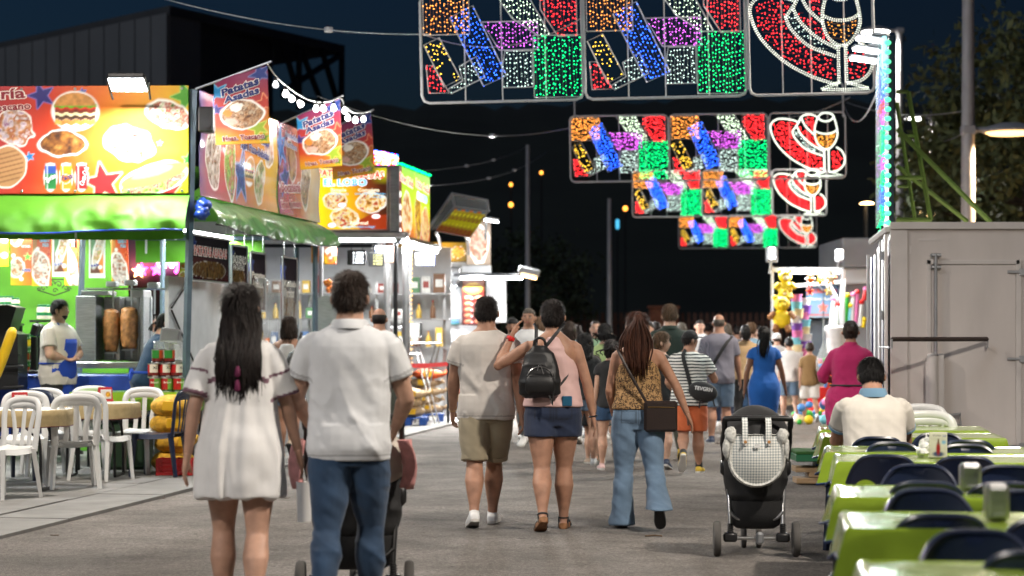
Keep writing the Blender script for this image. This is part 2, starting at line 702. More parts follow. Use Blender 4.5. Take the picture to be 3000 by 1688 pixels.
class Person:
 def __init__(p,label,xy,H=1.72,sex='m',girth=1.0,face=0.0,legs=None,arms=None,lean=0.0,slean=0.0,head=(0,0),skin='skin_a',
    voxel=0.009,shoulders=1.0,hips=1.0,sit=None,headk=1.0,cat='person',z=0.0,legk=1.0,group=None,hands=True,feat=False,curl=18):
  p.H,p.sex,p.g,p.vox,p.lean,p.slean = H,sex,girth,voxel,lean,slean
  p.shk,p.hpk,p.hand_on,p.curl = shoulders,hips,hands,curl
  p.skin = MATS[skin]
  p.legs = legs or ((6,4,0,3),(-14,14,20,3))        # L, R : thigh forward, knee bend, toe down, out
  p.arms = arms or (((-8,8),(4,5)),((10,8),(18,5)))
  p.root = thing('person',label,cat,(xy[0],xy[1],z),face,group)
  p.hz = .515*H
  p.mb = MB()
  p.joints(sit)
  p.head_rot = Matrix.Rotation(R(head[0]),3,'Z') @ Matrix.Rotation(R(head[1]),3,'X')
  p.hh = .132*H*headk
  p.feat = feat
  nk = p.sh(np.array((0,-.006*H,.856*H)))
  p.hc = nk+np.array(p.head_rot @ Vector((0,.012*H,.068*H*(0.4+.6*headk))))
  p.body()
 # shear that leans the upper body
 def sh(p,c):
  c = np.array(c,float)
  dz = max(0.0,c[2]-p.hz)
  c[1] += p.lean*dz
  c[0] += p.slean*dz
  c[2] -= dz*(1-math.cos(math.atan(p.lean)))*.8
  c[2] += p.dz
  return c
 def joints(p,sit):
  H = p.H
  p.dz = 0.0
  p.leg = []
  hw = .05*H*p.hpk
  for side,(fw,kn,toe,out) in zip((-1,1),p.legs):
   hip = np.array((side*hw,-.004*H,.50*H))
   kd = adir(fw,out,side)
   knee = hip+kd*.235*H
   sd = adir(fw-kn,out*.5,side)
   ank = knee+sd*.225*H
   t = R(toe)
   fa = unit((side*.12,math.cos(t),-math.sin(t)))
   up = unit(np.array((0,math.sin(t),math.cos(t))))
   p.leg.append(dict(side=side,hip=hip,knee=knee,ank=ank,kd=kd,sd=sd,fa=fa,up=up))
  ft = .04*H
  low = min(min((l['ank']-l['up']*ft-l['fa']*.045*H)[2],(l['ank']-l['up']*ft+l['fa']*.085*H)[2]) for l in p.leg)
  p.dz =-low if sit is None else sit-.455*H
  for l in p.leg:
   for k in ('hip','knee','ank'):
    l[k] = l[k]+np.array((0,0,p.dz))
  p.hz_w = p.hz
  p.arm = []
  sw = {'m': .101,'f': .088,'c': .090}[p.sex]*H*p.shk
  for side,(ua,fa) in zip((-1,1),p.arms):
   s = p.sh(np.array((side*sw,-.004*H,.797*H)))
   ud = adir(ua[0],ua[1],side)
   e = s+ud*.172*H
   fd = adir(fa[0],fa[1],side)
   w = e+fd*.143*H
   p.arm.append(dict(side=side,s=s,e=e,w=w,ud=ud,fd=fd))
 def tprof(p,z):
  """half width, half depth and y of the trunk at height fraction z"""
  w = np.interp(z,TZ,TW[p.sex])
  k = np.interp(z,[.45,.54,.66,.80],[p.hpk,p.hpk,1.0,p.shk])*(1+(p.g-1)*np.interp(z,[.45,.6,.78,.84],[.8,1.15,.7,.25]))
  d = np.interp(z,TZ,TD[p.sex])*(1+(p.g-1)*np.interp(z,[.45,.6,.78,.84],[.8,1.5,.8,.25]))
  return w*k*p.H,d*p.H,np.interp(z,TZ,TY)*p.H
 def leg_pts(p,l,t0=0.0,t1=1.0,n=13):
  """centres and radii along the leg, t 0 hip .. .5 knee .. 1 ankle"""
  T = np.linspace(t0,t1,n)
  H = p.H
  c = []
  for t in T:
   q = l['hip']+(l['knee']-l['hip'])*t/.5 if t < .5 else l['knee']+(l['ank']-l['knee'])*(t-.5)/.5
   back = np.interp(t,[0,.2,.5,.62,.72,.9,1],[-.004,-.001,0,-.011,-.011,-.003,-.003])*H
   bd = unit(np.cross((1,0,0),l['kd'] if t < .5 else l['sd']))
   bd = bd if bd[1] > 0 else -bd
   c.append(q+bd*back)
  gr = 1+(p.g-1)*.8
  fx = {'m': 1.0,'f': 1.06,'c': .95}[p.sex]
  r = np.interp(T,[0,.12,.28,.42,.5,.56,.66,.78,.92,1],[.056,.056,.048,.037,.0325,.0335,.0395,.031,.0205,.0195])*H*gr*np.interp(T,[0,.4,1],[fx,1,1])
  return T,np.array(c),r
 def arm_pts(p,a,t0=0.0,t1=1.0,n=11):
  T = np.linspace(t0,t1,n)
  H = p.H
  c = [a['s']+(a['e']-a['s'])*t/.5 if t < .5 else a['e']+(a['w']-a['e'])*(t-.5)/.5 for t in T]
  k = {'m': 1.0,'f': .84,'c': .82}[p.sex]*(1+(p.g-1)*.8)
  r = np.interp(T,[0,.1,.25,.45,.5,.6,.8,1],[.030,.032,.029,.025,.0245,.0255,.020,.0155])*H*k
  return T,np.array(c),r
 def trunk(p,mb,z0,z1,off=0.0,n=26,k=16,loose=0.0,fn=None,z1off=None):
  zs = np.linspace(z0,z1,k)
  cs,rx,ry = [],[],[]
  wmax = max(p.tprof(z)[0] for z in np.linspace(max(z0,.46),.79,12))
  dmax = max(p.tprof(z)[1] for z in np.linspace(max(z0,.46),.79,12))
  for z in zs:
   w,d,y = p.tprof(max(z,.505) if z0 < .44 else max(z,.47) if z0 < .47 else z)
   if loose and z < .76:
    kk = loose*np.interp(z,[.68,.76],[1,.3])
    w,d = w*(1-kk)+wmax*kk,d*(1-kk)+dmax*.97*kk
   o = off if z1off is None else np.interp(z,[z0,.78,z1],[off,off,z1off])
   w,d = w+o,d+o
   if fn:
    w,d = fn(z,w,d)
   cs.append(p.sh((0,y,z*p.H)))
   rx.append(w)
   ry.append(d)
  loft(mb,cs,rx,ry,np.array((1.,0,0)),np.array((0,1.,0)),n,2.35)
 def body(p):
  mb,H = p.mb,p.H
  p.trunk(mb,.45,.858)
  for l in p.leg:
   T,c,r = p.leg_pts(l)
   loft(mb,c,r,r*1.02,np.array((1.,0,0)),np.array((0,1.,0)) if abs(l['kd'][2]) > .6 and abs(l['sd'][2]) > .5 else np.array((0,.7,.7)),16)
   p.foot(mb,l,.92)
  for a in p.arm:
   T,c,r = p.arm_pts(a)
   mb.tube(c,r,14)
   mb.ell(a['e'],(r[5]*.98,)*3,10,7)
   mb.ell(a['s']+(-a['side']*.008*H,0,-.004*H),(r[0]*1.08,r[0]*1.05,r[0]*1.0),14,9)
   if p.hand_on and p.vox >= .0075:
    p.hand(mb,a)
   elif not p.hand_on:
    mb.ell(a['w']+a['fd']*.03*H,(.018*H,.018*H,.03*H))
  nb = p.sh((0,-.008*H,.835*H))
  nr = {'m': .036,'f': .029,'c': .028}[p.sex]*H*(1+(p.g-1)*.5)
  mb.tube([nb,nb*.4+p.hc*.6,p.hc+(0,-.008*H,-.01*H)],[nr*1.15,nr,nr*.95],16)
  v,f = p.skull(30,22,0.0)
  mb.add(v,f)
  hh = p.hh
  for sd in (-1,1):
   mb.ell(p.hp(sd*.385,-.05,-.05),(hh*.05,hh*.085,hh*.13),10,7,rot=p.head_rot @ Matrix.Rotation(sd*.3,3,'Z'))
  mb.ell(p.hp(0,.425,-.07),(hh*.05,hh*.075,hh*.10),10,7,rot=p.head_rot @ Matrix.Rotation(-.35,3,'X'))
  me = remeshed(mb,'body',max(p.vox*1.25,.0095),3,p.skin)
  if p.hand_on and p.vox < .0075:
   bm = bmesh.new()
   bm.from_mesh(me)
   for a in p.arm:
    hb = MB()
    p.hand(hb,a)
    hm = remeshed(hb,'hand',.0048,2,p.skin)
    bm.from_mesh(hm)
    bpy.data.meshes.remove(hm)
   bm.to_mesh(me)
   bm.free()
   me.shade_smooth()
  link_mesh('body',me,p.root)
  if p.feat:
   p.features()
 def hp(p,x,y,z):
  """head space (units of head height) to person space"""
  return p.hc+np.array(p.head_rot @ Vector((x*p.hh,y*p.hh,z*p.hh)))
 def skull_shape(p,d,off):
  x,y,z = d[:,0],d[:,1],d[:,2]
  rho = np.maximum(np.sqrt(x*x+y*y),.02)**-.22
  x,y = x*rho,y*rho
  t = np.clip(-z,0,1)**1.3
  X = x*(.325+off)*(1-.30*t)
  Y = np.where(y > 0,y*(.40+off)*(1+.06*t),y*(.44+off)*(1-.52*t))
  Z = z*(.495+off*.8)
  return np.stack([X,Y+.05*t,Z],1)
 def skull(p,n,m,off,only=None):
  th = np.linspace(0.0,PI,m)
  a = np.arange(n)*2*PI/n
  d = np.stack([np.outer(np.sin(th),np.cos(a)).ravel(),np.outer(np.sin(th),np.sin(a)).ravel(),np.outer(-np.cos(th),np.ones(n)).ravel()],1)
  o = off(d) if callable(off) else off
  v = p.skull_shape(d,o)*p.hh
  v = v @ np.array(p.head_rot).T+p.hc
  fs = []
  for i in range(m-1):
   for q in range(n):
    f = (i*n+q,i*n+(q+1) % n,(i+1)*n+(q+1) % n,(i+1)*n+q)
    if only is None or only[list(f)].any():
     fs.append(f)
  return v,fs
 def features(p):
  hh = p.hh
  for sd in (-1,1):
   e = MB()
   e.ell(p.hp(sd*.135,.365,.02),(hh*.055,hh*.03,hh*.03),8,6,rot=p.head_rot)
   e.build('eye',M_('eye_white'),p.root)
   e = MB()
   e.ell(p.hp(sd*.135,.389,.02),(hh*.03,hh*.02,hh*.03),8,6,rot=p.head_rot)
   e.build('iris',M_('eye_dark'),p.root)
   b = MB()
   b.ell(p.hp(sd*.14,.385,.105),(hh*.085,hh*.025,hh*.02),8,6,rot=p.head_rot)
   b.build('eyebrow',M_('hair_dark'),p.root)
  m = MB()
  m.ell(p.hp(0,.385,-.24),(hh*.10,hh*.03,hh*.03),10,6,rot=p.head_rot)
  m.build('mouth',M_('lips'),p.root)
 def beard(p,m=None):
  v,f = p.skull(40,30,lambda d: np.clip((-.46-d[:,2])/.12,0,1)*np.clip((d[:,1]+.25)/.2,0,1)*.05-.03)
  only = None
  b = MB()
  b.add(v,f)
  b.build('beard',m or M_('hair_dark'),p.root,smooth=180)
 def foot(p,mb,l,k=1.0,ank=0.0,grow=0.0):
  """foot or shoe solid in the leg's foot frame; returns nothing"""
  s = p.H/1.75*(1.0 if p.sex == 'm' else .93)
  a,u = l['fa'],l['up']
  sidev = unit(np.cross(a,u))
  T = np.array([-.072,-.064,-.03,.02,.07,.12,.17,.195,.207])*s
  W = (np.array([.018,.028,.034,.036,.042,.047,.043,.03,.012])*k+grow)*s
  Hh = (np.array([.035,.055,.078,.085,.066,.05,.04,.033,.02])*k+grow)*s
  base = l['ank']-u*.040*p.H
  cs,rx,ry = [],[],[]
  for t,w,h in zip(T,W,Hh):
   cs.append(base+a*t+u*h/2)
   rx.append(w)
   ry.append(h/2)
  loft(mb,cs,rx,ry,sidev,u,16,2.8)
  if ank:
   mb.tube([base+u*.05*s-a*.01*s,l['ank']+u*ank*s],[.04*s,.04*s],14)
 def sole(p,mb,l,th=.022,grow=.004):
  s = p.H/1.75*(1.0 if p.sex == 'm' else .93)
  a,u = l['fa'],l['up']
  sv = unit(np.cross(a,u))
  T = np.array([-.078,-.068,-.03,.02,.07,.12,.17,.2,.213])*s
  W = (np.array([.016,.031,.037,.037,.043,.05,.046,.034,.012])+grow*.3)*s
  base = l['ank']-u*(.040*p.H)
  c = base+u*(th*.5-.002)
  loft(mb,[c+a*t for t in T],W,np.full(9,th/2),sv,u,12,5.0)
 def hand(p,mb,a):
  H,side = p.H,a['side']
  k = {'m': 1.0,'f': .9,'c': .9}[p.sex]
  d = a['fd']
  fwd = np.array((0,1.,0)) if abs(d[1]) < .8 else np.array((-side*.6,0,.8))
  t = unit(fwd-d*np.dot(fwd,d))            # thumb side
  n = unit(np.cross(d,t))*(1 if np.cross(d,t)[0]*side < 0 else -1)   # palm faces inwards
  w = a['w']
  L = .052*H*k
  cs = [w-d*.01*H,w+d*L*.35,w+d*L*.7,w+d*L]
  loft(mb,cs,[.0165*H*k,.021*H*k,.0235*H*k,.0225*H*k],[.0125*H*k,.0115*H*k,.0105*H*k,.009*H*k],t,n,12,2.6)
  for i,(o,ln) in enumerate(((.0185,.046),(.0062,.051),(-.0062,.048),(-.0185,.038))):
   b = w+d*L*.96+t*o*H*k
   ang,seg = R(p.curl*(.9+.12*i)),ln*H*k/3
   pts,cd = [b-d*.01*H],unit(d+t*o*5.0+n*.12)
   q = b.copy()
   pts.append(q.copy())
   for j in range(3):
    q = q+cd*seg*(1.15-.15*j)
    pts.append(q.copy())
    cd = unit(cd*math.cos(ang)+n*math.sin(ang))
   mb.tube(pts,np.array([.0052,.0052,.005,.0046,.0038])*H*k,8)
  b = w+d*L*.30+t*.014*H*k
  td = unit(d*.75+t*.62+n*.35)
  td2 = unit(d*.95+t*.2+n*.3)
  mb.tube([b-td*.012*H,b+td*.022*H*k,b+td*.026*H*k+td2*.022*H*k],np.array([.0085,.0068,.005])*H*k,8)
 # ---------------------------------------------------------------- clothes
 def top(p,name,m,z0=.47,sleeve=.24,off=.016,loose=.5,flare=.0,fold=.006,seed=1,slv_off=.016,vox=None,collar=None,cuff=None,
   zt=.846,straps=False,fn=None,vertical=False,slv_flare=.006,it=2,seams=False):
  mb,H = MB(),p.H
  def shape(z,w,d):
   t = np.clip((.70-z)/(.70-z0+1e-6),0,1)
   w,d = w+flare*t,d+flare*t
   lowk = np.interp(z,[.50,.57],[1,0])*.009
   w,d = w+lowk,d+lowk
   return fn(z,w,d) if fn else (w,d)
  p.trunk(mb,z0,zt,off,k=26,loose=loose,fn=shape,z1off=.004 if not straps else off)
  if sleeve:
   for a in p.arm:
    T,c,r = p.arm_pts(a,0,sleeve,9)
    mb.tube(c,r+np.linspace(.010,slv_off,9)+np.linspace(0,slv_flare,9),18)
    q = r[0]*1.02+.010
    mb.ell(a['s']+(-a['side']*.010*H,0,-.002*H),(q*1.05,q,q*.92),16,11)
  me = remeshed(mb,name,vox or max(p.vox*1.1,.0085),it,m)
  hip = p.hz+p.dz
  def wr(co,nr):
   q = co.copy()
   if vertical:
    ang = np.arctan2(co[:,1],co[:,0])
    t = np.clip((.80*H+p.dz-co[:,2])/(.4*H),0,1)
    f = np.sin(ang*9+5*vnoise(co*np.array((1,1,.5)),4,seed))*t+.5*np.sin(ang*17+6*vnoise(co*np.array((1,1,.5)),5,seed+3))*t+.5*vnoise(co,14,seed+8)
    return co+nr*(f*fold)[:,None]
   t = np.clip((.80*H+p.dz-co[:,2])/(.2*H),.25,1)
   s1 = co*np.array((1,1,.55))+np.stack([co[:,2]*.35,co[:,2]*0,co[:,0]*.5],1)
   s2 = np.stack([co[:,0]*.8+co[:,2]*.9,co[:,1],co[:,2]*.5-co[:,0]*.7],1)
   f = .75-1.7*np.abs(vnoise(s1,6.5,seed))+.6*(.5-np.abs(vnoise(s2,12,seed+6))*1.6)+.4*vnoise(s1*np.array((1,1,1.6)),17,seed+4)+.2*vnoise(co,34,seed+5)
   lo = np.clip(1-(co[:,2]-(z0*H+p.dz))/.05,0,1)
   return co+nr*(np.clip(f,np.where(co[:,2] < .57*H+p.dz,-.1,-.7),1.5)*fold*1.35*t*(1-.5*lo))[:,None]
  if fold:
   displace(me,wr)
  if seams:
   me.materials.append(seam_mat(m))
   n_ = len(me.polygons)
   ce = np.empty(n_*3)
   me.polygons.foreach_get('center',ce)
   ce = ce.reshape(-1,3)
   hit = np.abs(ce[:,2]-(z0*H+p.dz+.028)) < .0045
   for a in p.arm:
    if sleeve:
     ax = a['e']-a['s']
     tt = (ce-a['s']) @ ax/np.dot(ax,ax)*.5
     dist = np.linalg.norm(ce-a['s']-np.outer(tt*2,ax),axis=1)
     hit |= (dist < .13) & (np.abs(tt-(sleeve-.035)) < .012) & (np.abs(ce[:,0]) > .08*H)
   me.polygons.foreach_set('material_index',hit.astype(np.int32))
  o = link_mesh(name,me,p.root)
  if collar:
   cb = MB()
   nb = p.sh((0,-.008*H,.838*H))
   w = {'m': .047,'f': .038,'c': .040}[p.sex]*H
   ring = [(nb[0]+w*math.cos(q),nb[1]+w*1.0*math.sin(q),nb[2]+.004+.012*H*math.sin(-q)*.3) for q in np.arange(24)*2*PI/24]
   hgt = collar[1]
   cb.tube(ring,.008,8,closed=True,ry=hgt,ref=(0,0,1)) if False else cb.grid(np.array([[(nb[0]+(x-nb[0])*sc,nb[1]+(y-nb[1])*sc,z+dz_) for (x,y,z) in ring] for sc,dz_ in ((1.22,-.012),(1.12,hgt*.6),(1.0,hgt),(.93,hgt*.9),(.9,0))]),closed_u=True)
   cb.build('collar',collar[0],o,smooth=60)
  if cuff:
   for a in p.arm:
    T,c,r = p.arm_pts(a,sleeve-.022,sleeve+.008,3)
    cb = MB()
    cb.tube(c,r+slv_off+slv_flare+.003,18)
    cb.build('cuff',cuff,o,smooth=60)
  return o
 def bottom(p,name,m,to=.42,off=.012,flare=.0,fold=.004,seed=2,waist=.585,vox=None,knee=None,hem=None,end_r=None,it=2,pockets=False):
  mb,H = MB(),p.H
  p.trunk(mb,.452,waist,off,k=12,fn=lambda z,w,d: (w-(off-.004)*np.interp(z,[.48,.54],[0,1]),d-(off-.004)*np.interp(z,[.48,.54],[0,1])))
  for l in p.leg:
   T,c,r = p.leg_pts(l,0,to,15)
   rr = r+off+flare*np.clip((T-.1)/max(to-.1,.05),0,1)
   if end_r:
    rr = np.maximum(rr,np.interp(T,end_r[0],end_r[1]))
   flat = abs(l['kd'][2]) > .6 and abs(l['sd'][2]) > .5
   loft(mb,c,rr,rr*1.03,np.array((1.,0,0)),np.array((0,1.,0)) if flat else np.array((0,.7,.7)),20)
  me = remeshed(mb,name,vox or max(p.vox*1.1,.0085),it,m)
  def wr(co,nr):
   s1 = co*np.array((1,1,1.5))+np.stack([co[:,2]*.4,co[:,2]*.2,co[:,0]],1)
   f = (.8-1.8*np.abs(vnoise(s1,7,seed))+.5*vnoise(s1,18,seed+1))*np.clip((.50*H+p.dz-co[:,2])/.08,.0,1)
   return co+nr*(f*fold)[:,None]
  if fold:
   displace(me,wr)
  if pockets:
   me.materials.append(seam_mat(m))
   n_ = len(me.polygons)
   ce,nn_ = np.empty(n_*3),np.empty(n_*3)
   me.polygons.foreach_get('center',ce)
   me.polygons.foreach_get('normal',nn_)
   ce,nn_ = ce.reshape(-1,3),nn_.reshape(-1,3)
   zf = (ce[:,2]-p.dz)/H
   back = nn_[:,1] <-.2
   hit = np.zeros(n_,bool)
   for sx in (-1,1):
    u_,v_ = ce[:,0]*sx-.046*H,zf-.508
    box = np.maximum(np.abs(u_)/(.033*H),np.abs(v_)/.026)
    tip = (v_ <-.026) & (v_ >-.034) & (np.abs(u_) < .033*H*(1+(v_+.026)*110))
    hit |= back & (np.abs(box-1) < .10)
   hit |= back & (np.abs(ce[:,0]) < .0055) & (zf > .47)
   hit |= (np.abs(zf-.548) < .0035)
   hit |= (np.abs(nn_[:,0]) > .93) & (np.abs(nn_[:,1]) < .12) & (zf < .5)
   me.polygons.foreach_set('material_index',hit.astype(np.int32))
  o = link_mesh(name,me,p.root)
  if hem:
   for l in p.leg:
    T,c,r = p.leg_pts(l,to-.035,to+.004,3)
    hb = MB()
    rr = r[-1]+off+flare+.005
    hb.tube(c,rr,20)
    hb.build('turn_up',hem,o,smooth=50)
  return o
 def shoes(p,upper,sole=None,ank=0.035,th=.024,socks=None):
  for l in p.leg:
   mb = MB()
   p.foot(mb,l,1.0,ank,.006)
   me = remeshed(mb,'shoe',max(.0075,p.vox*.9),2,upper)
   o = link_mesh('shoe',me,p.root)
   if sole:
    sb = MB()
    p.sole(sb,l,th)
    sb.build('sole',sole,o,smooth=40)
   if socks:
    k = MB()
    k.tube([l['ank']-l['sd']*.0,l['ank']-l['sd']*.045*p.H],[.026*p.H,.0245*p.H],14)
    k.build('sock',socks,p.root)
 def sandals(p,strap,sole,th=.035):
  s = p.H/1.75*.93
  for l in p.leg:
   sb = MB()
   base = l['ank']-l['up']*(.040*p.H)
   p.sole(sb,l,th)
   o = sb.build('sandal',sole,p.root,smooth=40)
   st = MB()
   sv = unit(np.cross(l['fa'],l['up']))
   for (t,h,w) in ((.10,.058,.05),(.15,.05,.05)):
    st.tube([base+l['fa']*t*s-sv*w*s+l['up']*.01,base+l['fa']*t*s-sv*w*.7*s+l['up']*h*s,base+l['fa']*t*s+l['up']*(h+.008)*s,base+l['fa']*t*s+sv*w*.7*s+l['up']*h*s,base+l['fa']*t*s+sv*w*s+l['up']*.01],.008,6)
   c = l['ank']+l['up']*.012*s
   st.tube([c+(sv*math.cos(q)*.038+l['fa']*math.sin(q)*.042)*s for q in np.arange(14)*2*PI/14],.008,6,closed=True)
   for q in (-1,1):
    st.tube([c+sv*q*.037*s,base+sv*q*.034*s-l['fa']*.03*s+l['up']*.01],.007,6)
   st.build('strap',strap,o,smooth=60)
 # ---------------------------------------------------------------- hair
 def hair(p,style,m,vol=.035,seed=1,back=-.62,top=0.0,length=.45,front=.42,side=-.05,width=1.0,ponyz=.35,locks=70,dx=0.0):
  rng = np.random.default_rng(seed)
  nap = {'bald':-.82}.get(style,back)
  def zt(d):
   y = d[:,1]
   return np.interp(y,[-1,-.35,.10,.42,.6,1],[nap,nap*.85,side,front-.12,front,front])
  def off(d):
   e = (d[:,2]-zt(d))/.22
   if style == 'bald':
    e = np.minimum(e,(.45-d[:,2])/.15)
   e = np.clip(e,0,1)
   ang = np.arctan2(d[:,1],d[:,0])
   q = np.stack([np.cos(ang)*6,np.sin(ang)*6,d[:,2]*1.6],1)
   fine = vnoise(q,2.4,seed)*.35+vnoise(q,6.0,seed+3)*.45
   return -.02+e*(.02+vol+top*np.clip(d[:,2],0,1)**2+fine*vol*.55)
  q_ = 1.0 if p.vox < .0105 else .62
  v,f = p.skull(int(110*q_),int(76*q_),off)
  hb = MB()
  hb.add(v,f)
  H,hh = p.H,p.hh
  def lock(pts,r):
   k = len(pts)
   hb.tube(pts,np.interp(np.linspace(0,1,k),[0,.5,.85,1],[r*.8,r,r*.8,r*.25]),5)
  if style in ('long','bob'):
   Lz = length*H
   for i in range(locks):
    a = rng.uniform(-1,1)
    ang =-PI/2+a*(2.0 if style == 'long' else 2.15)
    e = rng.uniform(-.1,.55)
    d0 = np.array((math.cos(ang)*math.sqrt(1-e*e),math.sin(ang)*math.sqrt(1-e*e),e))
    s0 = p.skull_shape(d0[None],.03)[0]
    pts = [p.hp(*s0)]
    d1 = np.array((math.cos(ang)*.98,math.sin(ang)*.98,-.18))
    s1 = p.skull_shape(d1[None],.045+rng.uniform(0,.03))[0]
    pts.append(p.hp(*s1))
    zend = p.hc[2]-.30*hh-Lz*rng.uniform(.78,1.0)*(1-.25*abs(a))
    zs = np.linspace(pts[-1][2],zend,7)[1:]
    x0 = s1[0]*hh
    for j,z in enumerate(zs):
     t = (j+1)/6
     zf = (z-p.dz)/H
     w,dd,yc = p.tprof(np.clip(zf,.5,.858))
     yb =-(dd*math.sqrt(max(0.15,1-min(1,(x0*width/max(w,.01))**2))))+yc-.02-rng.uniform(0,.016)
     ysk = s1[1]*hh*(1-t)
     tt = min(1,max(0,(p.hc[2]-.35*hh-z)/(.06*H)))
     lean_y = p.sh((0,0,z-p.dz))[1]
     y = (p.hc[1]+s1[1]*hh)*(1-tt)+(yb+lean_y)*tt if a*a < .75 or style == 'long' else p.hc[1]+s1[1]*hh
     x = p.hc[0]+dx*t+x0*(1+(width-1)*t)+.012*math.sin(t*5+i)
     pts.append(np.array((x,y,z)))
    lock(pts,rng.uniform(.008,.016))
    if i % 2 == 0:
     lock([q+np.array((rng.normal(0,.010),-abs(rng.normal(.006,.006)),-.012*j_)) for j_,q in enumerate(pts)],rng.uniform(.0018,.0035))
  if style == 'pony':
   b = np.array((0,-.46,ponyz))
   base = p.hp(*b)
   hb.ell(base,(hh*.10,hh*.10,hh*.10),10,7)
   for i in range(locks):
    o1,o2 = rng.normal(0,.014,2)
    zend = base[2]-length*H*rng.uniform(.75,1.0)
    pts = [base,base+np.array((o1*.8,-.045,-.015))]
    zs = np.linspace(base[2]-.05,zend,6)
    for j,z in enumerate(zs):
     t = j/5
     zf = np.clip((z-p.dz)/H,.5,.858)
     w,dd,yc = p.tprof(zf)
     yb =-dd+yc-.022+p.sh((0,0,z-p.dz))[1]-abs(o2)*.8
     yh = base[1]-.055+o2*.5
     y = min(yh,yb) if z < p.hc[2]-.35*hh else yh
     pts.append(np.array((base[0]+dx*t+o1*(1+1.7*math.sin(min(1,t*1.3)*PI*.75)*width),y,z)))
    lock(pts,rng.uniform(.005,.010))
  if style == 'bun':
   hb.ell(p.hp(.03,-.47,.12),(hh*.2,hh*.16,hh*.19),14,10,jitter=.25,seed=seed)
  nb_ = 3200 if p.vox < .0075 else 1300 if p.vox < .0105 else 0
  if nb_ and style != 'bald':
   d = rng.normal(0,1,(nb_*2,3))
   d /= np.linalg.norm(d,axis=1)[:,None]
   d = d[d[:,2] > zt(d)+.04][:nb_]
   n_ = len(d)
   base = p.skull_shape(d,vol*.9+top*np.clip(d[:,2],0,1)**2)
   flow = d-np.array((.08,-.35,.92))
   flow -= d*np.sum(flow*d,1)[:,None]
   flow /= np.linalg.norm(flow,axis=1)[:,None]+1e-9
   ln = rng.uniform(.10,.24,n_)[:,None]*(1.5 if style in ('long','bob','pony') else 1.0)
   tip = base+flow*ln+d*ln*rng.uniform(-.10,(.24 if vol < .055 else .08) if style == 'short' else .06,n_)[:,None]+rng.normal(0,.018 if style == 'short' and vol < .055 else .008,(n_,3))
   sd = np.cross(flow,d)*rng.uniform(.012,.026,n_)[:,None]
   V = np.stack([base-sd-d*.03,base+sd-d*.03,tip],1).reshape(-1,3)*hh
   V = V @ np.array(p.head_rot).T+p.hc
   hb.add(V,np.arange(n_*3).reshape(-1,3).tolist())
  o = hb.build('hair',m,p.root,smooth=180)
  return o
def M_(n):
 return MATS[n]
def seam_mat(m):
 """the same cloth a little darker, for stitched seams"""
 k = 'seam_'+m.name
 if k not in MATS:
  q = m.copy()
  q.name = k
  for n in q.node_tree.nodes:
   if n.type == 'MIX' and n.blend_type == 'MULTIPLY':
    c = n.inputs[6].default_value
    n.inputs[6].default_value = (c[0]*.62,c[1]*.62,c[2]*.62,1)
  MATS[k] = q
 return MATS[k]
mat('skin_a',(.47,.275,.195),.55,var=.17,vscale=14,bump=.12,bscale=90,sss=.06,spec=.35)
mat('skin_b',(.385,.205,.135),.55,var=.17,vscale=14,bump=.12,bscale=90,sss=.06,spec=.35)
mat('skin_c',(.22,.10,.058),.5,var=.12,vscale=9,bump=.06,bscale=120,sss=.04,spec=.35)
mat('skin_d',(.55,.33,.235),.55,var=.17,vscale=14,bump=.12,bscale=90,sss=.06,spec=.35)
for _n,_c,_r in (('hair_black',(.006,.005,.005),.42),('hair_dark',(.012,.008,.007),.45),('hair_brown',(.026,.015,.010),.42),
    ('hair_light',(.10,.058,.032),.5),('hair_grey',(.10,.085,.07),.55),('hair_auburn',(.050,.017,.009),.4)):
 mat(_n,_c,_r+.12,var=.6,vscale=26,stretch=(3,3,.4),bump=.7,bscale=80,spec=.28)
mat('eye_white',(.7,.68,.65),.2,var=0)
mat('eye_dark',(.02,.012,.01),.15,var=0)
mat('lips',(.36,.11,.09),.5,var=.05)
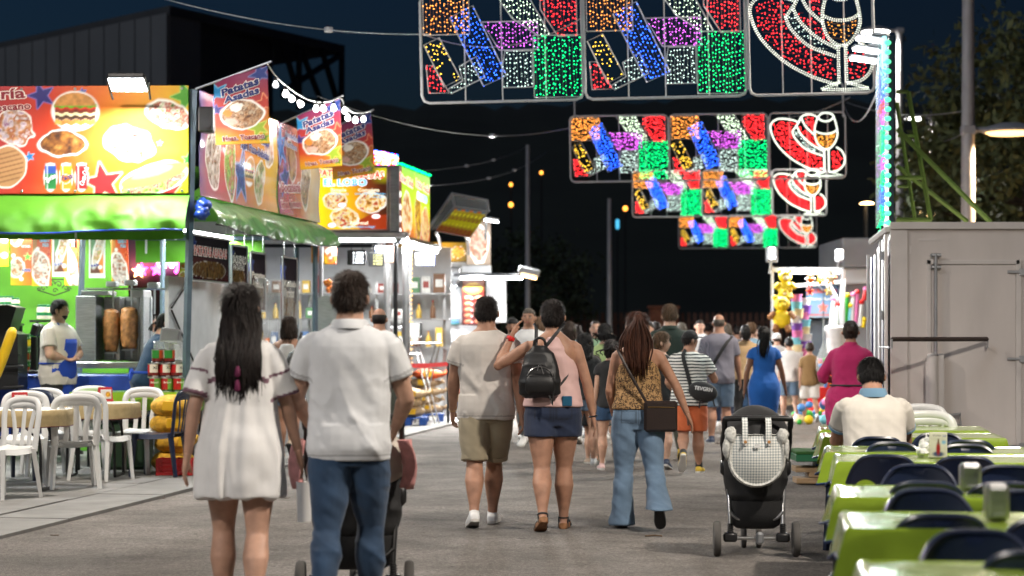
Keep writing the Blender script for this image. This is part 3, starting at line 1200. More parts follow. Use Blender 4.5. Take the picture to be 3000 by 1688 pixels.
# ------------------------------------------------------------------ setting materials
def asphalt_mat():
 m = bpy.data.materials.new('asphalt')
 m.use_nodes = True
 N,L = m.node_tree.nodes,m.node_tree.links
 b = N['Principled BSDF']
 tc = N.new('ShaderNodeTexCoord')
 def noise(s,d=4.0,rgh=.6):
  n = N.new('ShaderNodeTexNoise')
  n.inputs['Scale'].default_value = s
  n.inputs['Detail'].default_value = d
  n.inputs['Roughness'].default_value = rgh
  L.new(tc.outputs['Object'],n.inputs['Vector'])
  return n.outputs[0]
 def ramp(src,a,b_,c0,c1):
  r = N.new('ShaderNodeMapRange')
  r.inputs[1].default_value,r.inputs[2].default_value,r.inputs[3].default_value,r.inputs[4].default_value = a,b_,c0,c1
  L.new(src,r.inputs[0])
  return r.outputs[0]
 def mul(x,y):
  q = N.new('ShaderNodeMath')
  q.operation = 'MULTIPLY'
  L.new(x,q.inputs[0])
  L.new(y,q.inputs[1])
  return q.outputs[0]
 vo = N.new('ShaderNodeTexVoronoi')
 vo.inputs['Scale'].default_value = 75
 L.new(tc.outputs['Object'],vo.inputs['Vector'])
 grain = ramp(noise(140,3,.8),.35,.65,.35,1.75)
 stone = ramp(vo.outputs['Color'],0,1,.7,1.3)
 stain = mul(ramp(noise(.55,5,.65),.32,.68,.62,1.28),ramp(noise(2.4,5,.75),.3,.7,.76,1.2))
 spot = mul(ramp(noise(9,2,.4),.69,.76,1.0,.55),ramp(noise(34,2,.5),.3,.7,.78,1.2))
 v = mul(mul(grain,stone),mul(stain,spot))
 mx = N.new('ShaderNodeMix')
 mx.data_type = 'RGBA'
 mx.blend_type = 'MULTIPLY'
 mx.inputs[0].default_value = 1
 mx.inputs[6].default_value = (.215,.195,.179,1)
 L.new(v,mx.inputs[7])
 L.new(mx.outputs[2],b.inputs['Base Color'])
 b.inputs['Roughness'].default_value = .95
 b.inputs['Specular IOR Level'].default_value = .22
 bp = N.new('ShaderNodeBump')
 bp.inputs['Strength'].default_value = .7
 bp.inputs['Distance'].default_value = .012
 L.new(mul(grain,stone),bp.inputs['Height'])
 L.new(bp.outputs[0],b.inputs['Normal'])
 MATS['asphalt'] = m
 return m
asphalt_mat()
mat('concrete',(.165,.16,.152),.85,var=.22,vscale=2.2,bump=.35,bscale=70,detail=8)
mat('hill_foliage',(.012,.016,.012),1.0,var=.4,vscale=.05)
mat('hall_panel',(.15,.15,.155),.7,var=.10,vscale=.25)
mat('hall_dark',(.055,.055,.06),.8,var=.15,vscale=.3)
mat('galvanised',(.42,.43,.45),.42,.75,var=.15,vscale=5,bump=.05)
mat('pole_paint',(.40,.39,.41),.5,.2,var=.1,vscale=3)
mat('dark_metal',(.03,.03,.032),.45,.5,var=.15)
mat('black_plastic',(.012,.012,.013),.4,var=.15)
mat('black_rubber',(.02,.02,.02),.8,var=.2)
mat('steel',(.55,.55,.56),.28,.95,var=.12,vscale=4,bump=.03,bscale=40)
mat('steel_brushed',(.42,.43,.44),.38,.9,var=.2,vscale=8,stretch=(1,1,12))
mat('white_frame',(.62,.62,.63),.45,.1,var=.1,vscale=4)
mat('white_plastic',(.66,.66,.65),.35,var=.06,vscale=3,spec=.5)
mat('fence_wood',(.085,.04,.028),.8,var=.3,vscale=1.5)
mat('brick_pier',(.24,.085,.045),.85,var=.25,vscale=6,bump=.3,bscale=18)
mat('cable',(.05,.05,.055),.6,var=0)
mat('lamp_white',(1,1,1),.4,emit=22,ecol=(1,.97,.9),var=0)
mat('lamp_warm',(1,.8,.5),.4,emit=16,ecol=(1,.62,.25),var=0)
mat('lamp_dimwarm',(1,.8,.5),.4,emit=4,ecol=(1,.55,.2),var=0)
mat('lamp_sodium',(1,.5,.1),.4,emit=5,ecol=(1,.36,.05),var=0)
mat('lamp_blue',(.1,.5,.8),.4,emit=1.5,ecol=(.08,.5,.8),var=0)
mat('tube_white',(1,1,1),.4,emit=30,ecol=(.95,.98,1),var=0)
# ------------------------------------------------------------------ ground
g = MB()
g.grid(np.array([[(x,y,0) for x in np.linspace(-140,140,15)] for y in np.linspace(-40,420,24)],float))
tag(g.build('ground',M_('asphalt'),smooth=None),kind='structure')
EDGE0,EDGE_D = Vector((-3.5,15.2,0)),Vector((.140,1,0)).normalized()
EDGE_N = Vector((-EDGE_D.y,EDGE_D.x,0))          # towards the stalls
def edge_pt(s,off=0.0,z=0.0):
 q = EDGE0+EDGE_D*s+EDGE_N*off
 return Vector((q.x,q.y,z))
pav = bpy.data.objects.new('pavement',None)
C.objects.link(pav)
pav.location = edge_pt(0)
tag(pav,kind='structure')
for row,(o0,o1,ln,zz) in enumerate(((0.0,.62,2.4,.028),(.632,2.6,2.0,.034),(2.612,4.6,2.0,.031),(4.612,6.6,2.0,.034))):
 s0 =-9.0-row*.7
 i = 0
 while s0 < 36:
  a,b = s0+.006,s0+ln-.006
  mb = MB()
  zt = zz+.003*((i*7+row*3) % 3-1)
  q = [edge_pt(a,o0),edge_pt(b,o0),edge_pt(b,o1),edge_pt(a,o1)]
  mb.add([(p.x,p.y,-.02) for p in q]+[(p.x,p.y,zt) for p in q],[(0,1,5,4),(1,2,6,5),(2,3,7,6),(3,0,4,7),(4,5,6,7)])
  mb.build('slab',M_('concrete'),pav,True,smooth=None)
  s0 += ln
  i += 1
# litter on the ground
mat('litter',(.12,.08,.05),.9,var=.3)
rng = np.random.default_rng(5)
LEAF = sorted([(rng.uniform(-1,9),rng.uniform(-1.2,1.2)) for _ in range(9)])
for k,(s,o) in enumerate(LEAF):
 q = edge_pt(s,o,.040 if o > 0 else .002)
 mb = MB()
 a = rng.uniform(0,PI)
 mb.poly_prism([(-.03,0),(0,.014),(.035,.004),(.03,-.012),(-.01,-.014)],q,(math.cos(a),math.sin(a),0),(-math.sin(a),math.cos(a),0),.004)
 od = ('nearest','second nearest','third nearest','fourth nearest','fifth nearest','fifth farthest','third farthest','second farthest','farthest')[k]
 tag(mb.build('dry_leaf',M_('litter'),smooth=None),f'small dry brown leaf by the paving edge, {od} of the leaves','leaf','dry leaves on the ground')
mb = MB()
q = at(1915,1573,ground_y(1573))
mb.tube([(q.x-.06,q.y,.006),(q.x,q.y+.02,.010),(q.x+.06,q.y,.006)],.006,6)
tag(mb.build('twig',M_('litter')),'small dark twig on the asphalt before the flared jeans','twig')
# ------------------------------------------------------------------ hill with dark trees
xs = np.linspace(-190,190,190)
rows = []
for j,(yy,hk) in enumerate(((170,0),(230,.35),(300,.72),(360,.93),(400,1.0),(470,.9))):
 ridge = 45.5+2.0*np.sin(xs*.02)-xs*.018+(1.1*vnoise(np.stack([xs,xs*0,xs*0],1),.35,3)+.8*vnoise(np.stack([xs,xs*0,xs*0],1),1.1,4))*(1 if j > 2 else .5)
 rows.append(np.stack([xs,np.full_like(xs,yy),ridge*hk-(0 if hk else .5)],1))
g = MB()
g.grid(np.array(rows))
tag(g.build('hill',M_('hill_foliage'),smooth=180),kind='structure')
# ------------------------------------------------------------------ sports hall behind the stalls
hall = thing('sports_hall','large grey panelled hall with a dark canopy rising behind the food stalls','building',(-16.72,100,0))
A0,A1,B1 = Vector((-16.72,100,0)),Vector((-29.5,114,0)),Vector((-9.36,113.5,0))
HT = 17.63
nA = 13
for i in range(nA):
 p,q = A0.lerp(A1,i/nA),A0.lerp(A1,(i+1)/nA)
 d = (q-p)
 p,q = p+d*.03,q-d*.03
 mb = MB()
 nrm = Vector((d.y,-d.x,0)).normalized()*-.15
 mb.add([(p.x,p.y,0),(q.x,q.y,0),(q.x,q.y,HT-.35),(p.x,p.y,HT-.35),(p.x+nrm.x,p.y+nrm.y,0),(q.x+nrm.x,q.y+nrm.y,0),(q.x+nrm.x,q.y+nrm.y,HT-.35),(p.x+nrm.x,p.y+nrm.y,HT-.35)],
  [(0,1,2,3),(0,4,5,1),(1,5,6,2),(2,6,7,3),(3,7,4,0),(7,6,5,4)])
 mb.build('wall_panel',M_('hall_panel'),hall,True,smooth=None)
mb = MB()   # core of the hall and the roof edge
back = A1+(B1-A0)
mb.add([(A0.x-.1,A0.y+.35,0),(A1.x,A1.y+.3,0),(back.x,back.y,0),(B1.x-3.4,B1.y-4.2,0)]+[(A0.x-.1,A0.y+.35,HT-.5),(A1.x,A1.y+.3,HT-.5),(back.x,back.y,HT-.5),(B1.x-3.4,B1.y-4.2,HT-.5)],[(0,1,5,4),(1,2,6,5),(2,3,7,6),(3,0,4,7),(4,5,6,7)])
mb.build('core_wall',M_('hall_dark'),hall,True,smooth=None)
mb = MB()
q = [A0,A1,back,B1]
cx = (A0+back)/2
mb.add([(p.x+(p.x-cx.x)*.01,p.y+(p.y-cx.y)*.01,HT-.45) for p in q]+[(p.x+(p.x-cx.x)*.01,p.y+(p.y-cx.y)*.01,HT) for p in q],[(3,2,1,0),(4,5,6,7),(0,1,5,4),(1,2,6,5),(2,3,7,6),(3,0,4,7)])
mb.build('roof',M_('hall_dark'),hall,True,smooth=None)
u = (B1-A0).normalized()
for (t0,t1,z0,z1) in ((.0,.16,0,HT-.46),(.30,.52,0,HT-5.0)):
 p,q = A0+u*t0*15.4,A0+u*t1*15.4
 mb = MB()
 mb.add([(p.x,p.y,z0),(q.x,q.y,z0),(q.x,q.y,z1),(p.x,p.y,z1),(p.x-.2,p.y+.6,z0),(q.x-.2,q.y+.6,z0),(q.x-.2,q.y+.6,z1),(p.x-.2,p.y+.6,z1)],[(0,1,2,3),(0,4,5,1),(1,5,6,2),(2,6,7,3),(3,7,4,0)])
 mb.build('wall_pier',M_('hall_panel'),hall,True,smooth=None)
for (s0,z0,s1,z1) in ((.62,HT-3.4,1.0,HT-3.4),(.62,HT-3.2,.99,HT-.5),(.72,HT-.5,.86,HT-3.4),(.86,HT-.5,.97,HT-3.4),(.62,HT-.5,.72,HT-3.4),(.99,HT-.5,.985,HT-6.4),(.76,HT-5.9,.985,HT-3.4),(.72,HT-.5,.72,HT-4)):
 p,q = A0+u*s0*15.4,A0+u*s1*15.4
 mb = MB()
 mb.tube([(p.x,p.y,z0),(q.x,q.y,z1)],.17,6)
 mb.build('truss_bar',M_('dark_metal'),hall,True)
# ------------------------------------------------------------------ fence across the end of the lane
fence = thing('slat_fence','dark brown slatted fence closing the lane behind the crowd','fence',(8,90,0))
mb = MB()
SL = MB()
SL.box((0,0,1.28),(.16,.05,2.5))
slat_me = SL.mesh('slat',M_('fence_wood'))
x =-6.0
while x < 16.5:
 if not (6.0 < x < 7.4):
  o = link_mesh('slat',slat_me,fence)
  o.location = (x-8,0,0)
 x += .27
for zz in (.5,2.1):
 mb = MB()
 mb.box((-3,.06,zz),(22.8,.06,.12))
 mb.build('rail',M_('fence_wood'),fence)
mb = MB()
mb.rbox((-1.35,-.1,1.35),(1.25,.7,2.7),.03)
mb.rbox((-1.35,-.1,2.76),(1.4,.8,.12),.03)
tag(mb.build('brick_pier',M_('brick_pier'),None),'orange brick gate pier standing in the dark slat fence','pier').location = (8,90,0)
# ------------------------------------------------------------------ street lamps
def lamp_head(parent,c,side,m,s=1.0,power=0,col=(1,.9,.75)):
 """flat domed luminaire on a short arm; side = direction of the head from the pole"""
 mb = MB()
 cx = c[0]+side*.62*s
 mb.lathe((cx,c[1],c[2]),[(.0,.13*s),(.16*s,.12*s),(.33*s,.07*s),(.42*s,.01*s),(.42*s,-.01*s),(.38*s,-.015*s)],24)
 h = mb.build('lamp_head',M_('pole_paint'),parent,True,smooth=50)
 mb = MB()
 mb.tube([(c[0],c[1],c[2]+.02),(cx-side*.3*s,c[1],c[2]+.03*s)],.04*s,8)
 mb.rbox((c[0],c[1],c[2]+.02),(.2*s,.2*s,.14*s),.02)
 mb.build('arm',M_('pole_paint'),parent,True)
 mb = MB()
 mb.lathe((cx,c[1],c[2]-.02*s),[(.36*s,0),(.30*s,-.03*s),(.0,-.045*s)],20)
 mb.build('diffuser',m,parent,True)
 if power:
  light('lamp_light','SPOT',(cx,c[1],c[2]-.1*s),power,col,.22,(0,0,0),parent,spot=160)
def lamp_post(label,px,top,Y,r,heads,m=None,group=None,base=0):
 p = at(px,top,Y)
 t = thing('street_lamp',label,'street lamp',(p.x,Y,0),group=group)
 mb = MB()
 mb.tube([(p.x,Y,0),(p.x,Y,p.z*.5),(p.x,Y,p.z)],[r*1.25,r*1.1,r*.85],14)
 mb.lathe((p.x,Y,0),[(r*2,0),(r*2,.03),(r*1.3,.06)],14)
 mb.build('pole',M_('pole_paint'),t,True,smooth=60)
 for (py,side,lm,s,pw,col) in heads:
  lamp_head(t,(p.x,Y,EYE-(py-HORIZON)*Y/F),side,M_(lm),s,pw,col)
 return t
lamp_post('tall grey lamp post behind the box trailer with a warm side lamp',2836,-260,41,.125,[(385,1,'lamp_dimwarm',1.35,8000,(1,.66,.36))])
lamp_post('white lamp post right behind the lit column board, dish lamp on top',2636,84,58,.10,[(92,-1,'lamp_white',1.1,7000,(1,.95,.85))])
lamp_post('distant thin lamp post seen through the green ladder frame',2730,330,72,.09,[(346,-1,'lamp_white',.95,7000,(1,.93,.8))])
lamp_post('bare thin mauve pole beside the white trailer',1546,425,80,.085,[])
lamp_post('bare thin grey pole between the crowd and the third light arch',1785,582,84,.085,[])
for (px,py,Y,lm,lab,s) in ((1497,600,150,'lamp_sodium','lower of the two orange lamps stacked on the far hillside',.3),(1497,541,152,'lamp_sodium','upper of the two orange lamps stacked on the far hillside',.22),
        (1586,506,152,'lamp_sodium','orange hillside lamp just right of the mauve pole',.22),(1832,611,150,'lamp_sodium','orange hillside lamp left of the second light arch',.3),
        (1809,657,160,'lamp_blue','small upright blue lamp glowing on the far hillside',.45),(2540,596,70,'lamp_warm','small amber lamp far behind the lit column board',.5),
        (2704,629,62,'lamp_warm','amber lamp low behind the green ladder frame',.8)):
 p = at(px,py,Y)
 t = thing('far_lamp',lab,'street lamp',(p.x,Y,0))
 mb = MB()
 mb.tube([(p.x,Y+.3,0),(p.x,Y+.3,p.z+.1)],.07,6)
 mb.build('pole',M_('dark_metal'),t,True)
 mb = MB()
 if lm == 'lamp_blue':
  mb.rbox(p,(.25,.2,.75),.05)
 elif lm == 'lamp_warm':
  mb.lathe(p,[(.0,.12*s),(.4*s,.05*s),(.5*s,-.02),(.0,-.05*s)],14)
 else:
  mb.ell(p,(s*.55,s*.5,s*.6),10,7)
 mb.build('glass',M_(lm),t,True)
# added lamp posts, out of view, modelled on the visible row, to light the lane
for (lx,ly,hz,pw,lab) in ((5.9,8.8,7.4,5200,'unseen added lamp post on the tables side near the viewer'),(-6.0,3.0,7.4,2700,'unseen added lamp post on the stalls side near the viewer'),
       (-5.8,16.6,7.6,3000,'unseen added lamp post rising from the paving before the green stall'),(7.6,26.5,7.6,5200,'unseen added lamp post behind the box trailer beside the lane')):
 t = thing('street_lamp',lab,'street lamp',(lx,ly,0))
 mb = MB()
 mb.tube([(lx,ly,0),(lx,ly,hz+.4)],[.12,.09],14)
 mb.build('pole',M_('pole_paint'),t,True,smooth=60)
 sgn =-1 if lx > 0 else 1
 lamp_head(t,(lx,ly,hz),sgn,M_('lamp_white'),1.35,pw,(1,.90,.78))
# ------------------------------------------------------------------ trees
mat('bark',(.07,.05,.035),.9,var=.3,bump=.5,bscale=25)
mat('leaf_green',(.11,.125,.045),.7,var=.45,vscale=1.2)
mat('leaf_dark',(.022,.035,.014),.75,var=.45,vscale=1.0)
def tree(label,x,Y,h,rx,rz,zc,nleaf,m,seed,trunk_r=.2,ls=.13):
 rng = np.random.default_rng(seed)
 t = thing('tree',label,'tree',(x,Y,0))
 mb = MB()
 mb.tube([(0,0,0),(.1,0,zc*.4),(-.05,.1,zc*.8),(.05,0,zc+rz*.3)],[trunk_r,trunk_r*.8,trunk_r*.6,trunk_r*.3],10)
 for k in range(9):
  a,e = rng.uniform(0,2*PI),rng.uniform(.1,.9)
  z0 = zc*rng.uniform(.55,1.0)
  mb.tube([(0,0,z0),(math.cos(a)*rx*.4,math.sin(a)*rx*.4,z0+rz*.3*e),(math.cos(a)*rx*.8,math.sin(a)*rx*.8,z0+rz*.7*e)],[trunk_r*.35,trunk_r*.22,trunk_r*.08],6)
 mb.build('trunk',M_('bark'),t)
 # clumps of leaves spread through the crown
 ncl = 60
 cc = rng.normal(0,1,(ncl,3))
 cc /= np.linalg.norm(cc,axis=1)[:,None]
 cc *= (rng.uniform(.25,1,ncl)**.5)[:,None]*np.array((rx,rx,rz))
 idx = rng.integers(0,ncl,nleaf)
 P = cc[idx]+rng.normal(0,1,(nleaf,3))*np.array((rx,rx,rz))*.13
 P[:,2] += zc
 P = P[P[:,2] > .2]
 nleaf = len(P)
 A = rng.normal(0,1,(nleaf,3))
 A /= np.linalg.norm(A,axis=1)[:,None]
 B = np.cross(A,rng.normal(0,1,(nleaf,3)))
 B /= np.linalg.norm(B,axis=1)[:,None]
 s = rng.uniform(.6,1.3,nleaf)[:,None]*ls
 V = np.stack([P-A*s,P+B*s*.45,P+A*s,P-B*s*.45],1).reshape(-1,3)
 Fs = np.arange(nleaf*4).reshape(-1,4)
 me = bpy.data.meshes.new('crown')
 me.from_pydata(V.tolist(),[],Fs.tolist())
 me.materials.append(m)
 link_mesh('crown',me,t,kind='stuff')
 return t
tree('broad leafy tree behind the tall lamp post by the box trailer',12.6,50,8,3.4,3.6,5.3,15000,M_('leaf_green'),3)
tree('dark round tree low behind the green brace frame',13.0,60,6,2.4,2.4,3.4,6000,M_('leaf_dark'),4)
tree('dark tree between the lit column board and thin lamp post',16.6,75,6,3.0,2.8,4.2,5000,M_('leaf_dark'),6)
tree('faint dark tree beside the bare mauve pole',.9,88,5,3.0,2.2,3.6,5000,M_('leaf_dark'),5)
# ------------------------------------------------------------------ light arches over the lane
for n,c,e in (('orange',(1,.36,.06),7),('white',(.80,1,.72),7),('red',(1,.025,.03),11),('blue',(.02,.12,1),13),('purple',(.75,.13,.85),7),
    ('yellow',(1,.62,.05),8),('silver',(.62,.80,.72),5.0),('green',(.0,.85,.22),8),('rope',(.92,1,.86),2.4),('amber',(1,.40,.05),6)):
 mat('bulb_'+n,c,.4,emit=e,ecol=c,var=0)
 mat('wire_'+n,tuple(q*.25 for q in c),.6,var=0)
BLOCKS = [('orange',[(.018,.973),(.303,.973),(.303,.627),(.018,.627)]),('white',[(.473,.98),(.667,.98),(.80,.61),(.727,.60),(.57,.764)]),
  ('red',[(.745,.982),(.97,.982),(.97,.59),(.85,.59),(.745,.84)]),('blue',[(.182,.782),(.327,.891),(.527,.236),(.382,.145)]),
  ('purple',[(.382,.736),(.727,.736),(.727,.473),(.485,.473)]),('yellow',[(.018,.536),(.115,.60),(.242,.218),(.139,.145)]),
  ('silver',[(.235,.33),(.34,.418),(.394,.227),(.18,.082),(.165,.125),(.255,.2)]),('red',[(.03,.345),(.073,.345),(.17,.09),(.042,.09)]),
  ('silver',[(.52,.464),(.69,.464),(.69,.127),(.50,.127),(.50,.3)]),('green',[(.697,.60),(.994,.60),(.994,.027),(.697,.027)])]
HX,HS = 1745.0,550.0
def hpt(x,y):
 return ((x-HX)/HS*1.333,(670-y)/HS*1.333-.036)
def smooth_path(pts,n=8):
 P = np.array(pts,float)
 out = []
 for i in range(len(P)-1):
  p0,p1,p2,p3 = P[max(i-1,0)],P[i],P[i+1],P[min(i+2,len(P)-1)]
  for t in np.linspace(0,1,n,endpoint=False):
   out.append(.5*(2*p1+(p2-p0)*t+(2*p0-5*p1+4*p2-p3)*t*t+(3*p1-p0-3*p2+p3)*t**3))
 out.append(P[-1])
 return np.array(out)
HAT = {'brim': [(2190,612),(2150,600),(2050,562),(1940,500),(1850,420),(1790,340),(1757,250),(1762,195),(1805,160),(1870,155),(1950,170),(1990,188)],
 'brim_tip': [(2240,606),(2310,592),(2358,548),(2370,490),(2345,430),(2300,398)],
 'crown': [(1935,262),(1985,195),(2008,148),(2050,124),(2100,124),(2140,142)],
 'band_top': [(1975,222),(2010,290),(2095,372),(2190,425)],'band_low': [(1935,262),(1962,325),(2050,412),(2190,470)],
 'crease': [(2012,150),(2050,225),(2125,298)],
 'glass': [(2150,145),(2126,220),(2122,290),(2142,360),(2182,402),(2215,414),(2256,400),(2294,352),(2312,290),(2302,210),(2282,142)],
 'rim': [(2150,145),(2180,118),(2215,110),(2255,118),(2282,142),(2255,172),(2215,182),(2175,172),(2150,145)],
 'wine_line': [(2128,262),(2170,280),(2220,286),(2270,278),(2308,256)],
 'stem': [(2198,415),(2198,600)],'stem_far': [(2236,412),(2236,600)],'foot': [(2198,600),(2108,634),(2226,638),(2350,634),(2236,600)]}
HAT_FILL = [('red',[(1775,200),(1870,170),(1975,195),(1925,265),(1960,340),(2050,425),(2185,480),(2185,595),(2050,548),(1880,430),(1790,310)]),('red',[(2250,590),(2330,575),(2355,500),(2320,420),(2250,440)]),
   ('red',[(2030,150),(2090,138),(2125,160),(2115,270),(2060,210)]),('red',[(1990,215),(2040,250),(2130,320),(2170,400),(2100,360),(2015,285)]),
   ('silver',[(1950,262),(1985,262),(2060,360),(2170,440),(2100,432),(2000,345)]),('amber',[(2136,285),(2220,300),(2302,280),(2285,355),(2216,405),(2150,360)])]
def inside(P,poly):
 r = np.zeros(len(P),bool)
 q = np.array(poly)
 for i in range(len(q)):
  a,b = q[i-1],q[i]
  c = ((a[1] <= P[:,1]) & (b[1] > P[:,1])) | ((b[1] <= P[:,1]) & (a[1] > P[:,1]))
  r ^= c & (P[:,0] < a[0]+(P[:,1]-a[1])/(b[1]-a[1]+1e-12)*(b[0]-a[0]))
 return r
OCT_V = np.array([(1,0,0),(-1,0,0),(0,1,0),(0,-1,0),(0,0,1),(0,0,-1)],float)
OCT_F = np.array([(0,2,4),(2,1,4),(1,3,4),(3,0,4),(2,0,5),(1,2,5),(3,1,5),(0,3,5)])
def bulbs(name,P,r,m,parent,rng):
 """many small bulbs as one part"""
 n = len(P)
 rr = r*rng.uniform(.75,1.25,n) if np.isscalar(r) else r
 V = (P[:,None,:]+OCT_V[None]*rr[:,None,None]).reshape(-1,3)
 Fs = (np.arange(n)[:,None,None]*6+OCT_F[None]).reshape(-1,3)
 me = bpy.data.meshes.new(name)
 me.from_pydata(V.tolist(),[],Fs.tolist())
 me.materials.append(m)
 me.shade_smooth()
 return link_mesh(name,me,parent,kind='stuff')
def light_arch(label,px,py,Y,tilt,seed,near=False,br=.0085):
 rng = np.random.default_rng(seed)
 p = at(px,py,Y)
 t = thing('light_arch',label,'light decoration',p,group='light arches over the lane')
 ct,st = math.cos(R(tilt)),math.sin(R(tilt))
 def w3(u,v,y=0.0):
  return np.stack([u*ct-v*st,np.zeros_like(u)+y,u*st+v*ct],-1) if isinstance(u,np.ndarray) else (u*ct-v*st,y,u*st+v*ct)
 def frame(x0,w,h,name):
  c = .09
  q = [(x0+c,0),(x0+w-c,0),(x0+w-c*.3,c*.3),(x0+w,c),(x0+w,h-c),(x0+w-c*.3,h-c*.3),(x0+w-c,h),(x0+c,h),(x0+c*.3,h-c*.3),(x0,h-c),(x0,c),(x0+c*.3,c*.3)]
  mb = MB()
  mb.tube([w3(*a) for a in q],.017,8,closed=True,ref=(0,1,0))
  fr = mb.build('frame',M_('white_frame'),t,smooth=60)
  mb = MB()
  for k in (.27,.5,.77):
   mb.tube([w3(x0+w*k,0.0,.03),w3(x0+w*k,h,.03)],.0075,6)
  mb.build('crossbar',M_('white_frame'),fr,smooth=60)
  return fr
 W,Hh = 1.985,1.333
 for pn in range(2):
  x0 = pn*2.01
  frame(x0,W,Hh,'frame')
  for bi,(cn,poly) in enumerate(BLOCKS):
   pl = np.array(poly)*np.array((W,Hh))+np.array((x0,0))
   mb = MB()
   mb.tube([w3(a[0],a[1],-.012) for a in pl],.0085,6,closed=True,ref=(0,1,0))
   blk = mb.build('block_outline',M_('white_frame'),t,smooth=60)
   lo,hi = pl.min(0),pl.max(0)
   # strings run along the block's long side
   a = pl[0]-pl[-1] if cn in ('blue','yellow') else np.array((0,1.0))
   a = a/np.linalg.norm(a)
   if cn == 'yellow' or cn == 'blue':
    a = (pl[1]-pl[2])/np.linalg.norm(pl[1]-pl[2])
   b = np.array((a[1],-a[0]))
   sp = .042
   ctr = (lo+hi)/2
   R_ = np.linalg.norm(hi-lo)/2
   pts,wm = [],MB()
   for s in np.arange(-R_,R_,sp):
    s += rng.uniform(-.008,.008)
    ts = np.arange(-R_,R_,.058)+rng.uniform(0,.05)
    ts = ts+rng.uniform(-.018,.018,len(ts))
    q = ctr+b*s+np.outer(ts,a)+rng.normal(0,.007,(len(ts),2))
    ok = inside(q,pl)
    if ok.any():
     pts.append(q[ok])
     if near and cn != 'yellow':
      e0,e1 = q[ok][0],q[ok][-1]
      wm.tube([w3(e0[0],e0[1],-.004),w3((e0[0]+e1[0])/2+rng.uniform(-.006,.006),(e0[1]+e1[1])/2,-.004),w3(e1[0],e1[1],-.004)],.0032,3,caps=False)
   q = np.concatenate(pts)
   if cn == 'yellow':
    q = q[rng.uniform(0,1,len(q)) < .55]
   P = w3(q[:,0],q[:,1])+np.stack([q[:,0]*0,rng.uniform(-.03,.012,len(q)),q[:,0]*0],1)
   bulbs('bulbs',P,br,M_('bulb_'+cn),blk,rng)
   if near and wm.f:
    wm.build('strings',M_('wire_'+cn),blk,kind='stuff')
 x0 = 4.03
 frame(x0,1.54,Hh,'frame')
 for nm,pts in HAT.items():
  sp = smooth_path([hpt(*a) for a in pts]) if nm not in ('foot','stem','stem_far') else np.array([hpt(*a) for a in pts])
  path = [w3(x0+a[0],a[1],-.02) for a in sp]
  mb = MB()
  if near:
   mb.tube(path,.006,6)
   o = mb.build(('hat_' if nm in ('brim','brim_tip','crown','band_top','band_low','crease') else 'glass_')+nm,M_('white_frame'),t,smooth=60)
   P = np.array(path)
   d = np.concatenate([[0],np.cumsum(np.linalg.norm(np.diff(P,axis=0),axis=1))])
   s = np.arange(0,d[-1],.028)
   Q = np.stack([np.interp(s,d,P[:,k]) for k in range(3)],1)
   tn = np.gradient(Q,axis=0)
   nn = np.stack([-tn[:,2],tn[:,1]*0,tn[:,0]],1)
   nn /= (np.linalg.norm(nn,axis=1)[:,None]+1e-9)
   Q = np.concatenate([Q+nn*.0135,Q-nn*.0135])+np.array((0,-.012,0))
   bulbs('rope_beads',Q,np.full(len(Q),.0068),M_('bulb_rope'),o,rng)
  else:
   mb.tube(path,.0135,8)
   mb.build(('hat_' if nm in ('brim','brim_tip','crown','band_top','band_low','crease') else 'glass_')+nm,MATS.get('rope_far') or mat('rope_far',(.9,1,.85),.4,emit=1.7,ecol=(.92,1,.86),var=0),t,smooth=60)
 for (cn,poly) in HAT_FILL:
  pl = np.array([hpt(*a) for a in poly])+np.array((x0,0))
  lo,hi = pl.min(0),pl.max(0)
  gx,gy = np.meshgrid(np.arange(lo[0],hi[0],.047),np.arange(lo[1],hi[1],.047))
  q = np.stack([gx.ravel(),gy.ravel()],1)+rng.normal(0,.012,(gx.size,2))
  q = q[inside(q,pl)]
  bulbs('fill_bulbs',w3(q[:,0],q[:,1]),br*(.9 if near else 1),M_('bulb_'+cn),t,rng)
  if near:
   wm = MB()
   for v in np.arange(lo[1],hi[1],.06):
    uu = np.linspace(lo[0],hi[0],40)
    qq = np.stack([uu,v+.03*np.cos((uu-lo[0])/(hi[0]-lo[0])*PI)],1)
    qq = qq[inside(qq,pl)]
    if len(qq) > 2:
     wm.tube([w3(qq[0][0],qq[0][1]),w3(*qq[len(qq) // 2]),w3(qq[-1][0],qq[-1][1])],.003,3,caps=False)
   if wm.f:
    wm.build('fill_strings',M_('wire_'+cn),t,kind='stuff')
 # hangers at the top corners
 mb = MB()
 mb.tube([w3(x0+1.5,Hh-.1),w3(x0+1.5,Hh+.55),w3(x0+1.42,Hh+.62),w3(x0+1.34,Hh+.55),w3(x0+1.4,Hh+.48)],.018,6)
 mb.tube([w3(0.1,Hh),w3(0.1,Hh+.3)],.014,6)
 mb.build('hanger',M_('white_frame'),t)
 return t
light_arch('nearest and largest hanging light arch, its top cut off by the picture',1237,303,25.2,1.35,1,True,.0068)
light_arch('second light arch with coloured blocks and hat, below the nearest one',1672,534,41.4,.9,2,False,.0105)
light_arch('third light arch, middle of the lower three, with smaller coloured blocks',1853,637,58.8,.5,3,False,.0115)
light_arch('farthest and smallest light arch, just above the toy stall',1989,728,82.8,.3,4,False,.0125)
